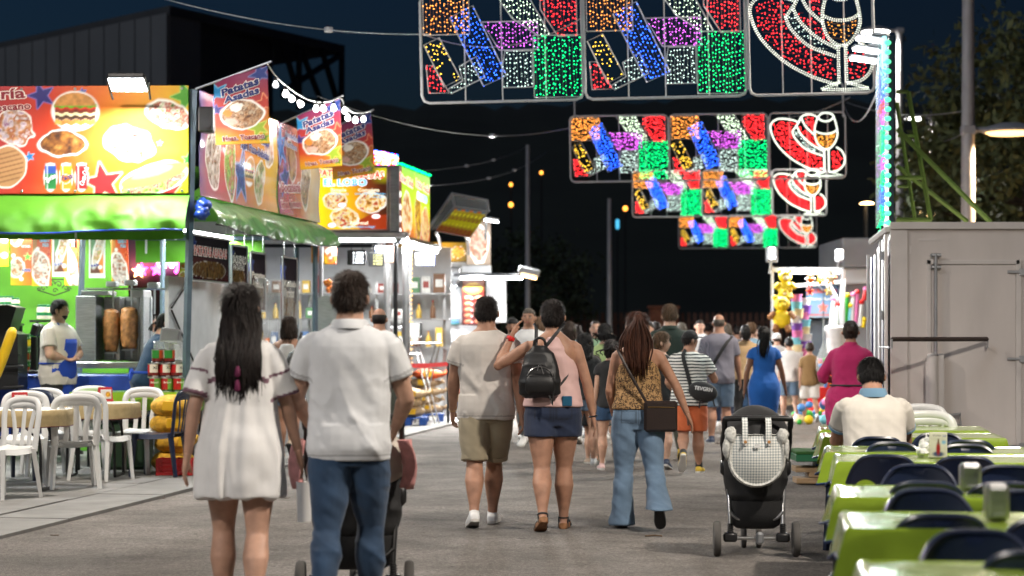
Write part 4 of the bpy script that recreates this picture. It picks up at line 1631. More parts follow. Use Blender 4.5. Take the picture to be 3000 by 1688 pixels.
# wires across the lane
for (a,b,sag,lab,nb) in (((470,-6,24),(1260,100,25.3),.12,'thin festoon wire running from the upper edge to the nearest light arch',1),((930,282,30),(1680,372,41),.35,'thin wire strung between the small banners and the second light arch',1),
       ((1240,100,25.4),(1700,55,26),.25,'thin wire sagging behind the nearest light arch blocks',0),((1170,505,36),(1545,430,80),.2,'thin upper wire from the white trailer to the mauve pole',2),
       ((1240,545,36),(1600,445,82),.3,'thin lower wire from the white trailer to the mauve pole',2),
       ((2480,300,50),(2840,322,41),.2,'thin wire from the arch to the tall lamp post',0),((2700,400,60),(2840,378,41),.2,'thin sagging wire meeting the side lamp of the tall post',0),
       ((2280,345,44),(2490,285,41),.1,'slack wire holding the hook above the second light arch',0),((2470,300,45),(2580,240,30),.5,'dark sagging cable between the arches and lit column board',0)):
 A,B = at(*a),at(*b)
 t = thing('festoon_wire',lab,'wire',A)
 pts = catenary(A,B,sag,18)
 mb = MB()
 mb.tube(pts,.007 if A.y < 40 else .012,5)
 mb.build('wire',M_('galvanised'),t,True)
 for k in range(nb):
  q = pts[[10,6,13][k] if nb > 1 else 11]
  m2 = MB()
  m2.lathe((q.x,q.y,q.z),[(0,.035),(.05,.03),(.055,0),(.05,-.025),(0,-.03)],10)
  m2.build('insulator',M_('white_frame'),t,True)
# ------------------------------------------------------------------ green food stall at the corner
mat('tarp_lime',(.085,.29,.012),.6,var=.12,vscale=3,bump=.25,bscale=14,trans=0)
mat('tarp_gloss',(.12,.27,.09),.3,var=.15,vscale=4,bump=.9,bscale=12,coat=.3)
mat('post_blue',(.10,.14,.18),.5,.3,var=.2,vscale=6)
mat('print_cloth',attr=True,rough=.55,var=.06,vscale=5,bump=.35,bscale=5)
mat('print_board',attr=True,rough=.35,var=.04,vscale=8)
mat('print_gloss',attr=True,rough=.2,var=.05,vscale=5,bump=.3,bscale=7,coat=.5)
mat('print_lit',attr=True,rough=.4,var=.04,emit=1.55)
mat('print_matt',attr=True,rough=.85,var=.04,vscale=8,spec=.05)
mat('letters',attr=True,rough=.5,var=0)
mat('letters_lit',attr=True,rough=.5,var=0,emit=1.5)
mat('blue_cloth',(.012,.05,.30),.35,var=.25,vscale=6,bump=.4,bscale=16)
mat('apron_blue',(.012,.06,.42),.8,var=.15,bump=.2,bscale=90)
mat('rubber_yellow',(.75,.48,.01),.4,var=.08)
mat('meat',(.42,.18,.06),.5,var=.6,vscale=16,bump=.9,bscale=34)
mat('sheet_white',(.6,.62,.64),.45,var=.08)
mat('red_card',(.45,.015,.02),.5,var=.1)
YF = 22.1
SIDE0 = Vector((-3.45,22.1,0))
SIDE_D = Vector((.155,1,0)).normalized()
SIDE_N = Vector((SIDE_D.y,-SIDE_D.x,0))     # towards the lane
def side_pt(s,off=0.0,z=0.0):
 q = SIDE0+SIDE_D*s+SIDE_N*off
 return Vector((q.x,q.y,z))
stall = thing('food_stall','lime green food stall with tarpaulin valances on the corner','stall',(-3.45,22.1,0))
# posts
for (a,b,r) in ((at(566,262,22.1),at(538,1240,22.1),.035),(at(243,660,24.4),at(226,1180,24.4),.03),(side_pt(5.35,0,2.9),side_pt(5.35,0,0),.03),(side_pt(4.75,-.1,2.6),side_pt(4.75,-.1,0),.028),(side_pt(2.6,-1.2,2.6),side_pt(2.6,-1.2,0),.028)):
 mb = MB()
 mb.box(((a.x+b.x)/2,a.y,a.z/2),(.01,.01,.01))
 mb.v,mb.f,mb.m,mb.c = [],[],[],[]
 mb.tube([(a.x,a.y,a.z),(b.x,b.y,0.03)],r*1.2,4)
 mb.build('post',M_('post_blue'),stall,True,smooth=None)
# roof sheet
mb = MB()
c = [Vector((-9.2,YF+.08,2.97)),side_pt(0,-.03,2.97),side_pt(5.3,-.03,2.97),Vector((-9.2,27.2,2.97))]
gr = np.array([[tuple(c[0].lerp(c[1],u).lerp(c[3].lerp(c[2],u),v)+Vector((0,0,.5*math.sin(PI*v)*(1-.0*u)))) for u in np.linspace(0,1,10)] for v in np.linspace(0,1,8)])
mb.grid(gr)
mb.build('roof',M_('tarp_lime'),stall,True,smooth=180)
def wavy(u,v,seed,amp):
 P = np.stack([u,v,np.zeros_like(u)],-1)
 return amp*(fnoise(P,2.2,seed,3))
# front valance: bulges out and hangs in folds
U,V = np.meshgrid(np.linspace(-9.2,-3.47,170),np.linspace(0,1,16))
n = wavy(U*1.0,V*.6,5,1.0)
Yv = YF-.04-.30*np.sin(V*PI*.5)+.12*n*V+.035*np.sin(U*6+5*n)*V
Zv = 2.955-.40*V**1.15-.02*np.sin(U*2.3+1)*V+.015*n
mb = MB()
mb.grid(np.stack([U,Yv,Zv],-1))
mb.build('front_valance',M_('tarp_lime'),stall,True,smooth=180)
mb = MB()
pts = np.stack([U[-1],Yv[-1]-.004,Zv[-1]-.004],-1)
mb.tube(pts[::3],.012,6)
mb.build('valance_hem',M_('blue_cloth'),stall,True,smooth=180)
U2,V2 = np.meshgrid(np.linspace(-9.2,-3.55,100),np.linspace(0,1,6))
mb = MB()
mb.grid(np.stack([U2,YF+.05+.02*np.sin(U2*11),2.60-.12*V2+.02*wavy(U2,V2,8,1)],-1))
mb.build('inner_valance',M_('tarp_lime'),stall,True,smooth=180)
# side valance, glossier
S,V = np.meshgrid(np.linspace(.02,5.45,150),np.linspace(0,1,16))
n = wavy(S,V*.7,12,1.0)
off = .03+.26*np.sin(V*PI*.55)+.06*n*V+.012*np.sin(S*7+6*n)*V+.022*(1-2*np.abs(fnoise(np.stack([S*1.4+V*.5,V*.9,S*0],-1),3.6,21,3)))*V
Zs = 2.95-(.30+.07*np.sin(S/5.45*PI))*V**1.1+.015*n
P = np.array([[side_pt(S[i,j],off[i,j],Zs[i,j]) for j in range(S.shape[1])] for i in range(S.shape[0])])
mb = MB()
mb.grid(P)
mb.build('side_valance',M_('tarp_gloss'),stall,True,smooth=180)
mb = MB()
mb.tube(P[-1][::3],.011,6)
mb.build('valance_hem',M_('black_plastic'),stall,True,smooth=180)
# rolled blue tarp and straps at the corner
mb = MB()
q = side_pt(.05,.1,2.87)
for k in range(5):
 mb.ell(q+Vector((.02*(k % 2),-.02*k,-.03*k)),(.075,.09,.06),10,7,jitter=.35,seed=k)
mb.build('rolled_tarp',M_('blue_cloth'),stall,True,smooth=180)
for k,(px,l) in enumerate(((222,.18),(428,.26),(456,.09),(481,.17),(515,.10))):
 mb = MB()
 p = at(px,678,24 if k else 22)
 mb.box((p.x,p.y,p.z-l/2),(.022,.008,l))
 mb.build('strap',M_('sheet_white'),stall,True,smooth=None)
# back wall of lime cloth, with folds
U,V = np.meshgrid(np.linspace(-9.2,-4.72,90),np.linspace(0,2.75,14))
mb = MB()
mb.grid(np.stack([U,25.2+.05*np.sin(U*5+V)*(1-V/3)+.05*wavy(U,V,4,1),V],-1))
mb.build('back_wall',M_('tarp_lime'),stall,True,smooth=180)
U,V = np.meshgrid(np.linspace(-4.85,-3.2,30),np.linspace(0,1,8))
mb = MB()
mb.grid(np.stack([U,26.4+.05*wavy(U,V,9,1),2.75-.36*V],-1))
mb.build('rear_valance',M_('tarp_lime'),stall,True,smooth=180)
mb = MB()
mb.tube([(-4.9,26.35,2.70),(-3.0,26.35,2.70)],.03,6)
mb.tube([(-9,YF+.1,2.9),(-3.5,YF+.1,2.9)],.025,6)
mb.tube([side_pt(0,-.06,2.9),side_pt(5.3,-.06,2.9)],.025,6)
mb.build('rail',M_('post_blue'),stall,True,smooth=60)
# white side cabinet with black cross braces under the menu boards
mb = MB()
a,b = side_pt(.25,-.35),side_pt(2.35,-.35)
mb.add([(a.x,a.y,.95),(b.x,b.y,.95),(b.x,b.y,2.1),(a.x,a.y,2.1),(a.x-.04,a.y,.95),(b.x-.04,b.y,.95),(b.x-.04,b.y,2.1),(a.x-.04,a.y,2.1)],[(0,1,2,3),(4,7,6,5),(0,4,5,1),(1,5,6,2),(2,6,7,3),(3,7,4,0)])
mb.build('side_panel',M_('sheet_white'),stall,True,smooth=None)
for (s0,z0,s1,z1) in ((.3,1.75,1.0,2.1),(.3,1.72,1.3,1.0)):
 mb = MB()
 mb.tube([side_pt(s0,-.33,z0),side_pt(s1,-.33,z1)],.012,6)
 mb.build('brace',M_('black_plastic'),stall,True)
# counter along both sides
mb = MB()
mb.rbox((-6.4,23.75,.98),(5.2,.75,.05),.02)
mb.build('counter_top',M_('blue_cloth'),stall,True,smooth=None)
U,V = np.meshgrid(np.linspace(-9,-3.82,150),np.linspace(0,1,6))
mb = MB()
mb.grid(np.stack([U,23.36-.03-.035*np.abs(np.sin(U*7))*V+.03*wavy(U,V,3,1),.985-.75*V],-1))
mb.build('counter_cloth',M_('blue_cloth'),stall,True,smooth=180)
mb = MB()
a,b = side_pt(2.4,-.1),side_pt(5.2,-.1)
mb.add([(a.x,a.y,.05),(b.x,b.y,.05),(b.x,b.y,1.05),(a.x,a.y,1.05),(a.x-.7,a.y,.05),(b.x-.7,b.y,.05),(b.x-.7,b.y,1.05),(a.x-.7,a.y,1.05)],[(0,1,2,3),(4,7,6,5),(0,4,5,1),(1,5,6,2),(2,6,7,3),(3,7,4,0)])
mb.build('side_counter',M_('steel_brushed'),stall,True,smooth=None)
# tube lamps under the roof
for k,(x0,x1,yy,pw) in enumerate(((-6.6,-5.0,23.2,100),(-6.4,-4.9,24.6,70),(-8.6,-7.0,23.6,90))):
 t = thing('tube_lamp',('front tube lamp under the stall roof','rear tube lamp close to the lime back wall','tube lamp under the stall roof outside the picture')[k],'lamp',((x0+x1)/2,yy,2.72))
 mb = MB()
 mb.rbox((0,0,.03),(x1-x0,.09,.05),.01)
 mb.build('fitting',M_('sheet_white'),t)
 mb = MB()
 mb.tube([(-(x1-x0)/2+.05,0,0),((x1-x0)/2-.05,0,0)],.016,8)
 mb.build('tube',M_('tube_white'),t)
 light('tube_light','AREA',((x0+x1)/2,yy,2.68),pw,(.93,1,.92),x1-x0,(0,0,0),t,sy=.08)
t = thing('tube_lamp','tube lamp lighting the glossy side awning from inside','lamp',side_pt(3.0,-.8,2.7))
mb = MB()
mb.tube([side_pt(1.6,-.8,2.7),side_pt(4.6,-.8,2.7)],.018,8)
mb.build('tube',M_('tube_white'),t,True)
light('tube_light','AREA',side_pt(3.1,-.8,2.66),150,(.95,1,.97),2.6,(0,0,math.atan2(1,.155)),t,sy=.1)
# ------------------------------------------------------------------ printed banners
def wrinkle_fn(o,ux,uy,nrm,amp,seed,sag=0.0,w=1.0):
 o,ux,uy,nrm = (np.array(q,float) for q in (o,ux,uy,nrm))
 def fn(u,v):
  u,v = np.asarray(u,float),np.asarray(v,float)
  P = np.stack([u*.35,v*1.5,u*0+seed],-1)
  d = amp*(fnoise(P,1.6,seed,3)+.35*np.sin(v*9+u*.6+seed))
  return o+u[...,None]*ux+(v-sag*np.sin(np.clip(u/w,0,1)*PI))[...,None]*uy+d[...,None]*nrm
 return fn
CANS = [('Sprite','#1f7a3a','#2a4fa0'),('Fanta','#e08a18','#f0a020'),('Coca-Cola','#b01218','#c01c20')]
bn = thing('front_banner','long orange and yellow food banner above the lime valance, facing the viewer','banner',(-4.5,YF-.06,2.95))
BX0,BW,BH =-8.2,4.72,1.16
sh = Sheet(BW,BH,.011,wrinkle_fn((BX0,YF-.07,2.955),(1,0,.004),(0,0,1),(0,-1,0),.012,3),(0,-1,0))
s0 = (-5.525-BX0)     # banner coordinate of the picture's left edge
sh.grad([(0,'#8a2030'),(s0/BW-.1,'#9c2838'),(s0/BW+.06,'#c83a1c'),(s0/BW+.16,'#d8681a'),(s0/BW+.28,'#dc9418'),(s0/BW+.38,'#d8b418'),(.95,'#c8c010'),(1,'#b8bc10')],-4)
def bx(px):
 return (px-0)/271.5+s0
def bz(py):
 return (571.5-py)/271.5
def cr(x,y):      # from the enlarged view of the banner to banner metres
 return bx(x/2.899),bz(150+y/2.899)
for (x,y,r,c_,rot,e) in ((365,390,40,'#2a2470',18,'#6a70c0'),(265,905,15,'#1670b0',15,'#a0d8f0'),(712,362,14,'#2a3a98',10,'#90a0e0'),(885,1130,62,'#a01c20',10,'#f0d0b0'),(1430,1215,46,'#a82020',12,'#f0d8a0'),
       (1605,935,20,'#3f9a30',-5,'#c8e0a0'),(1635,755,11,'#3f9a30',8,'#c8e0a0'),(1365,795,10,'#e8e8e0',0,None),(1590,400,46,'#4a9a28',20,'#90c860')):
 X,Z = cr(x,y)
 sh.star(X,Z,r/10*.0345*1.05*2.2/2.2,c_,rot,e)
X,Z = cr(650,520)
sh.burger(X,Z,.44)
X,Z = cr(545,795)
sh.food(X,Z,.235,.125,['#3a1c0c','#7a4416','#a86a24','#c89048'],0,16,3,.2)
X,Z = cr(1100,790)
sh.food(X,Z,.26,.18,['#7a1c24','#d8b080','#e8e0d0','#f0ead8','#e0a040','#f0e8e0'],-15,16,8,.22)
X,Z = cr(1440,560)
sh.food(X,Z,.24,.13,['#4f7a1e','#d8b898','#b84a30','#e8e0d0','#9ab860'],-20,18,14,.18)
X,Z = cr(1320,1100)
sh.sub(X,Z,.37,.15,17,5)
X,Z = cr(70,990)
sh.ell(X,Z,.20,.22,'#c09060',-20,.06,4,.015)
for k in range(7):
 sh.put(sh.soft(np.maximum(np.abs((sh.V-Z)-.25*(sh.U-X)-(k-3)*.05)-.008,sh.dell(X,Z,.18,.2,-20)))*.6,'#6a3c1c')
X,Z = cr(130,660)
sh.food(X,Z,.18,.19,['#a06a90','#e0d0d8','#c89060','#b05a30','#e8e0e0'],0,16,21,.25)
for k,(nm,c1,c2) in enumerate(CANS):
 X,Z = cr(440+132*k,1080)
 sh.ell(X,Z,.075,.155,(.9,.88,.84))
 dd = np.maximum(np.abs(sh.U-X)-.062,np.abs(sh.V-Z)-.128)
 sh.put(sh.soft(dd),c1)
 sh.put(sh.soft(np.maximum(dd,-(sh.V-Z)+.04)),c2)
 sh.put(sh.soft(np.maximum(np.abs(sh.U-X)-.052,np.abs(sh.V-Z-.135)-.014)),'#c8ccd0')
 sh.put(sh.soft(np.maximum(dd,np.abs(sh.U-X+.035)-.006))*.5,'#ffffff')
 if k == 1:
  sh.ell(X-.005,Z-.02,.05,.045,'#f08818',0,0,0,.006)
 sh.text(nm,X+(.02 if k == 2 else -.045),Z-(.10 if k == 2 else .06 if k == 0 else .035),.075 if k != 2 else .07,'#ffffff' if k != 1 else '#182a70',None,rot=74 if k == 2 else 28 if k == 0 else 12,bold=.02,shear=.35,fit=.21 if k == 2 else .125)
for (txt,x,y,sz,rot,fit,c_) in (('Bocatería',232,430,.16,3,1.0,'#8a1c30'),('Hnas. Toscano',275,515,.105,4,.80,'#8a1c30')):
 X,Z = cr(x,y)
 v,f,w = text_mesh(txt,.02,0,1)
 sh.text(txt,X-fit*math.cos(R(rot)),Z-fit*math.sin(R(rot))+(.02 if sz < .15 else .03),sz,c_,'#f0e6dc',.05,rot,.025,fit=fit)
sh.build('cloth',bn,M_('print_cloth'),True,.004,tm=M_('letters'))
for k in range(9):
 for (zz) in (.03,BH-.03):
  mb = MB()
  p = sh.fn(np.array([.05+k*.575]),np.array([zz]))[0]
  mb.lathe(p+np.array((0,-.004,0)),[(.012,-.004),(.016,0),(.012,.004)],10,'Y')
  mb.build('eyelet',M_('steel'),bn,True)
# floodlight on the banner's upper edge
fl = thing('floodlight','glaring white floodlight mounted on the upper edge of the front banner','floodlight',at(375,262,21.8))
fc = at(375,240,21.62)
rot = Matrix.Rotation(R(68),3,'X')
mb = MB()
mb.rbox(fc,(.40,.07,.30),.02,rot)
for k in range(0):
 mb.box(Vector(fc)+rot @ Vector((-.15+.05*k,.05,0)),(.012,.05,.26),rot)
mb.build('housing',M_('dark_metal'),fl,True,smooth=None)
mat('flood_glass',(1,1,1),.3,emit=45,ecol=(.92,.97,1),var=0)
mb = MB()
mb.box(Vector(fc)+rot @ Vector((0,-.038,0)),(.37,.004,.27),rot)
mb.build('glass',M_('flood_glass'),fl,True,smooth=None)
mb = MB()
for sx in (-1,1):
 mb.tube([Vector(fc)+Vector((sx*.215,0,0)),Vector(fc)+Vector((sx*.2,.2,-.16))],.012,6)
mb.build('bracket',M_('dark_metal'),fl,True)
nl = rot @ Vector((0,-1,0))
light('flood_light','AREA',Vector(fc)+nl*.05,140,(.93,.97,1),.36,aim(Vector(fc),Vector(fc)+nl),fl,sy=.26)
def quad_fn(bl,br,tr,tl,bulge=.0,nrm=(0,-1,0),w=1,h=1,seed=0):
 bl,br,tr,tl,nrm = (np.array(q,float) for q in (bl,br,tr,tl,nrm))
 def fn(u,v):
  a,b = (np.asarray(u,float)/w)[...,None],(np.asarray(v,float)/h)[...,None]
  P = (bl*(1-a)+br*a)*(1-b)+(tl*(1-a)+tr*a)*b
  q = np.concatenate([a*1.2,b*.8,a*0+seed],-1)
  return P+nrm*(bulge*(np.sin(a*PI*1.4+seed)+.8*fnoise(q,2.5,seed,2)[...,None]))
 return fn
# three flags on slanted rods
FLAGS = [((632,425),(790,420),(783,185),(626,242),21.6,.57,.88,'nearest potato flag on a slanted rod, the largest of the three'),
  ((880,498),(1003,486),(996,284),(868,342),25.3,.53,.84,'middle potato flag under the lit bulb string'),
  ((975,527),(1099,508),(1086,325),(968,378),28.4,.58,.84,'farthest potato flag, partly hidden by the middle one')]
for k,(bl,br,tr,tl,Y,w,h,lab) in enumerate(FLAGS):
 pts = [at(p[0],p[1],Y+(.15 if i in (0,3) else -.05)) for i,p in enumerate((bl,br,tr,tl))]
 t = thing('flag_banner',lab,'banner',pts[3],group='potato flags along the stall')
 s = Sheet(w,h,.010,quad_fn(*pts,.012,(0,-1,0),w,h,k),(0,-1,0))
 s.grad([(0,'#c8a010'),(.12,'#d08818'),(.3,'#b83a18'),(.62,'#a82c20'),(.85,'#8a2440'),(1.0,'#7a2450')],82)
 s.put(np.clip((s.U/w-.55)*1.6,0,1)*np.clip((.55-s.V/h)*2,0,1)*.85,'#c8b810')
 s.star(w*.86,h*.90,.12,'#16307a',14,'#7080b8')
 s.star(w*.02,h*.83,.13,'#1a78b0',8,'#70c0e0')
 s.star(w*.93,h*.52,.11,'#a82c1c',8,'#e8a070')
 s.star(w*.03,h*.55,.08,'#30246a',0,'#8070b0')
 s.star(w*.80,h*.21,.11,'#8aa020',20,'#c8d060')
 s.star(w*.90,h*.08,.06,'#5a7a10',0,'#b0c040')
 s.food(w*.50,h*.42,w*.37,h*.19,['#5a3418','#a06a3c','#c8a078','#7a4a28','#d8c0a0','#b88058'],-12,24,31+k,.12)
 s.put(s.soft(s.dell(w*.40,h*.53,w*.13,h*.06,-10,.3,4)),'#e8dccc')
 s.put(s.soft(s.dell(w*.24,h*.47,w*.07,h*.06,40,.3,6)),'#d87820')
 s.put(s.soft(s.dell(w*.32,h*.33,w*.13,h*.05,-20,.3,7))*.8,'#d8a898')
 s.text('Patatas',w*.14,h*.74,.125,'#1c2a68','#ece4dc',.05,4,.04,fit=w*.70,sy=1.05)
 s.text('Asadas',w*.20,h*.625,.115,'#1c2a68','#ece4dc',.05,4,.04,fit=w*.64,sy=1.05)
 s.text('Hnas. Toscano',w*.13,h*.055,.085,'#7a1420','#ece4dc',.05,1.5,.03,fit=w*.78)
 s.build('cloth',t,M_('print_cloth'),True,.003,tm=M_('letters'))
 mb = MB()
 a,b = Vector(pts[3]),Vector(pts[2])
 d = (b-a).normalized()
 mb.tube([a-d*.22,b+d*.05],.012,8)
 mb.build('rod',M_('steel'),t,True)
# string of bulbs between the flags
sb = thing('bulb_string','string of lit white bulbs hanging from flag to flag','string lights',at(783,185,21.55))
mat('bulb_glow',(1,1,1),.3,emit=11,ecol=(1,.98,.94),var=0)
mat('bulb_dim',(.8,.82,.84),.3,emit=1.5,ecol=(.9,.95,1),var=0)
cabl = [at(783,187,21.5),at(812,228,22.0),at(860,268,22.8),at(905,293,23.7),at(955,300,24.7),at(996,288,25.2),at(1012,312,25.7),at(1040,331,26.8),at(1086,327,28.3)]
mb = MB()
mb.tube(smooth_path([tuple(p) for p in cabl],5),.009,6)
mb.build('cable',M_('white_plastic'),sb,True)
for k,(x,y) in enumerate(((622,235),(693,300),(735,335),(798,372),(908,405),(960,405),(1032,400),(1110,420),(1132,470),(1186,485),(1243,480))):
 px,py = 550+x/2.415,150+y/2.415
 Y = float(np.interp(px,[783,996,1086],[21.5,25.0,28.2]))
 c = at(px,py,Y)
 tilt = Matrix.Rotation(R((0,0,-28,-40,0,-8,0,0,0,0,5)[k]),3,'Y')
 s = .042
 mb = MB()
 mb.lathe(c,[(.0,-s*1.0),(s*.55,-s*.85),(s*.85,-s*.35),(s*.8,.1*s),(s*.45,.8*s),(s*.38,1.0*s)],14,rot=tilt)
 b = mb.build('bulb',M_('bulb_glow' if k else 'bulb_dim'),sb,True,smooth=180)
 mb = MB()
 mb.lathe(c,[(s*.42,s*.95),(s*.48,s*1.6),(s*.2,s*1.9),(0,s*2.0)],10,rot=tilt)
 mb.build('socket',M_('black_plastic'),b,True)
 b2 = b
 if k in (1,3,6,9):
  light('bulb_light','POINT',(c.x,c.y,c.z-.09),45,(1,.97,.92),.05,None,sb)
# two banners along the side of the stall
for k,(s_a,s_b,lab) in enumerate(((.06,3.25,'long glossy banner with kebab pictures on the stall side'),(3.3,5.35,'shorter glossy banner on the stall side, next to the lit potato sign'))):
 w,h = s_b-s_a,1.15
 t = thing('side_banner',lab,'banner',side_pt(s_a,.05,2.95),group='banners along the stall side')
 sh = Sheet(w,h,.014,wrinkle_fn(side_pt(s_a,.06,2.955),tuple(SIDE_D),(0,0,1),tuple(SIDE_N),.03,7+k),tuple(SIDE_N))
 if k == 0:
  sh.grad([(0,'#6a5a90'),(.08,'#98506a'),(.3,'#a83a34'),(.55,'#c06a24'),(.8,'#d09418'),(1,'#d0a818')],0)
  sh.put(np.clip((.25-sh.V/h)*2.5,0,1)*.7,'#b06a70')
  sh.star(.62,.85,.3,'#2038a0',20,'#8090d0')
  sh.star(1.62,.35,.34,'#1c3a80',0,'#80a0d0')
  sh.food(.5,.5,.26,.36,['#5a3a30','#a89890','#d8d0c8','#8a5a40','#e0dcd8'],10,12,3,.2)
  sh.food(1.15,.42,.2,.36,['#4a7a24','#98b860','#a85a3c','#d8c0a0'],12,14,9,.15)
  sh.burger(1.95,.42,.36)
  sh.food(2.4,.33,.2,.26,['#b87a40','#d8c8a8','#7a9a40','#a04028'],-20,14,14,.2)
  sh.food(1.15,.98,.3,.12,['#5a8a34','#d0c0a8','#a04a30'],-10,14,19,.2)
  sh.food(2.75,.8,.2,.24,['#c89060','#e0d4c0','#a86038'],10,14,21,.2)
  sh.text('Hamburguesas',1.5,.98,.13,'#1c2a70','#ece8e4',.05,-2,.03,fit=1.25)
  sh.text('Bocadillos-Kebab',1.5,.82,.13,'#1c2a70','#ece8e4',.05,-2,.03,fit=1.25)
  sh.text('Pan Pizza-Bebidas',1.5,.66,.13,'#1c2a70','#ece8e4',.05,-2,.03,fit=1.25)
 else:
  sh.grad([(0,'#8a3a5a'),(.25,'#a83430'),(.55,'#b86a3c'),(.8,'#c8b088'),(1,'#b8a890')],0)
  sh.star(.15,.85,.26,'#1c60a8',10,'#80b8e0')
  sh.star(.3,.45,.24,'#1c3080',10,'#8090d0')
  sh.food(.62,.72,.2,.26,['#6a4020','#b88a54','#d8b888'],20,10,3,.1)
  sh.food(1.3,.5,.22,.4,['#b8a080','#8a6a4c','#d8ccb8'],0,10,6,.2)
  sh.text('Bocatería',.12,.28,.17,'#8a1c24','#ece4dc',.06,4,.03,fit=.95)
  sh.text('Hnas. Toscano',.1,.08,.13,'#8a1c24','#ece4dc',.06,4,.03,fit=1.0)
  sh.text('Sandwiches',.35,1.0,.1,'#1c2a70','#ece8e4',.05,-2,.03,fit=.7)
  sh.text('Perritos',.35,.88,.1,'#1c2a70','#ece8e4',.05,-2,.03,fit=.55)
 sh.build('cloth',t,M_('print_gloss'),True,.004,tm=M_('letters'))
t = thing('loudspeaker','black loudspeaker box hung at the stall corner behind the nearest flag','speaker',side_pt(.05,.12,3.6))
mb = MB()
mb.rbox(at(606,352,22.0),(.16,.2,.27),.015)
mb.build('cabinet',M_('black_plastic'),t,True,smooth=None)
mb = MB()
mb.lathe(at(606,358,21.885),[(.06,0),(.05,.012),(.0,.02)],16,'Y')
mb.build('cone',M_('dark_metal'),t,True)
# ------------------------------------------------------------------ posters on the lime back wall
PO = [(-6,25,676,781,0,'yellow price poster cut by the picture edge'),(32,93,676,836,1,'tall orange poster with two kebab plates'),(93.5,150,676,838,2,'orange kebab poster with chicken and veal, second from the edge'),
 (153,203,676,811,3,'white framed kebab poster with green panel, beside the blue post'),(189,230,676,837,2,'kebab poster half hidden by the white framed one'),(260,308,680,815,3,'white framed kebab poster alone right of the blue post'),
 (328,378,681,836,4,'slanting kebab poster above the steel grill')]
for k,(x0,x1,y0,y1,kind,lab) in enumerate(PO):
 Y = (24.7,24.6,24.55,24.2,24.7,24.3,24.6)[k]
 a,b,c_,d = at(x0,y1,Y),at(x1,y1+(2 if kind == 4 else 0),Y),at(x1-(4 if kind == 4 else 0),y0-25,Y),at(x0-(4 if kind == 4 else 0),y0-25,Y)
 w,h = (x1-x0)*Y/F,(y1-y0+25)*Y/F
 t = thing('menu_poster',lab,'poster',a,group='kebab posters in the stall')
 s = Sheet(w,h,.007,quad_fn(a,b,c_,d,.003,(0,-1,0),w,h,k),(0,-1,0))
 if kind in (0,1,2,4):
  s.grad([(0,'#e0b818'),(.35,'#e08a20'),(.7,'#d85a20'),(1,'#d84a24')],60 if kind != 0 else 20)
  s.star(w*.88,h*.5,w*.2,'#c83a18',10,'#f0a060')
 if kind == 0:
  s.grad([(0,'#e0c020'),(1,'#e0b010')],0)
  for q in (.25,.6,.85):
   s.ell(w*.6,h*q,w*.25,w*.22,'#f0f0ec',0,0,0,.008)
 if kind == 1:
  s.food(w*.25,h*.78,w*.28,h*.14,['#8a7a90','#e0d8d0','#c8a070','#a06040'],0,26,2,.2)
  s.food(w*.3,h*.28,w*.28,h*.14,['#6a7a30','#e0d8c8','#c89060','#a05030'],0,26,5,.2)
  s.star(w*.8,h*.45,w*.2,'#58a030',0,'#e0e8a0')
  s.text('COMPLETA',w*.5,h*.6,.035,'#c81c18','#f8f0e8',.06,0,.03,fit=w*.45)
  s.text('KEBAB',w*.55,h*.22,.045,'#16208a','#f8f0e8',.06,0,.04,fit=w*.4)
  s.ell(w*.12,h*.47,w*.1,w*.1,'#f4f0ec')
  s.ell(w*.45,h*.85,w*.1,w*.1,'#f4f0ec')
  s.ell(w*.5,h*.1,w*.1,w*.1,'#f4f0ec')
 if kind in (2,4):
  s.put(s.soft(s.dell(w*.1,h*.75,w*.16,h*.3,0,.2,3)),'#b88040')
  s.food(w*.45,h*.27,w*.42,h*.26,['#a05a38','#e8dcd0','#f0e8e0','#c87850','#d8c8b8'],10,20,7+k,.2)
  s.text('Kebab',w*.36,h*.80,.085,'#12246a','#f0ece4',.04,0,.04,fit=w*.58,sy=1.2)
  s.text('TERNERA O',w*.40,h*.69,.05,'#8ac4e8','#f4f8fa',.06,0,.03,fit=w*.5)
  s.text('POLLO',w*.55,h*.62,.05,'#8ac4e8','#f4f8fa',.06,0,.03,fit=w*.32)
  s.ell(w*.30,h*.58,w*.1,w*.11,'#f4f0ec')
 if kind == 3:
  s.grad([(0,'#e8e8e6'),(1,'#f0f0f0')],90)
  q = np.maximum(np.abs(s.U-w/2)-w*.39,np.abs(s.V-h*.52)-h*.43)
  s.put(s.soft(q),'#e08430')
  s.put(s.soft(np.maximum(q,s.U-w*.42)),'#2c7a30')
  s.put(s.soft(np.maximum(q,(s.V-h*.35)+(s.U-w*.3)*2)),'#5a2a14')
  s.food(w*.58,h*.52,w*.22,h*.26,['#d8c8a8','#f0e8d8','#e0a060','#a8b860'],-15,26,12+k,.2)
  s.text('Kebab',w*.2,h*.80,.085,'#6a7ac0','#f0f0f4',.05,0,.03,fit=w*.62,sy=1.2)
  s.text('Pan de Pita',w*.13,h*.2,.05,'#2a2a90','#f0ece8',.05,10,.03,fit=w*.5)
  s.ell(w*.7,h*.2,w*.13,w*.13,'#f4f0ec')
 s.build('board',t,M_('print_board'),True,.012,tm=M_('letters'))
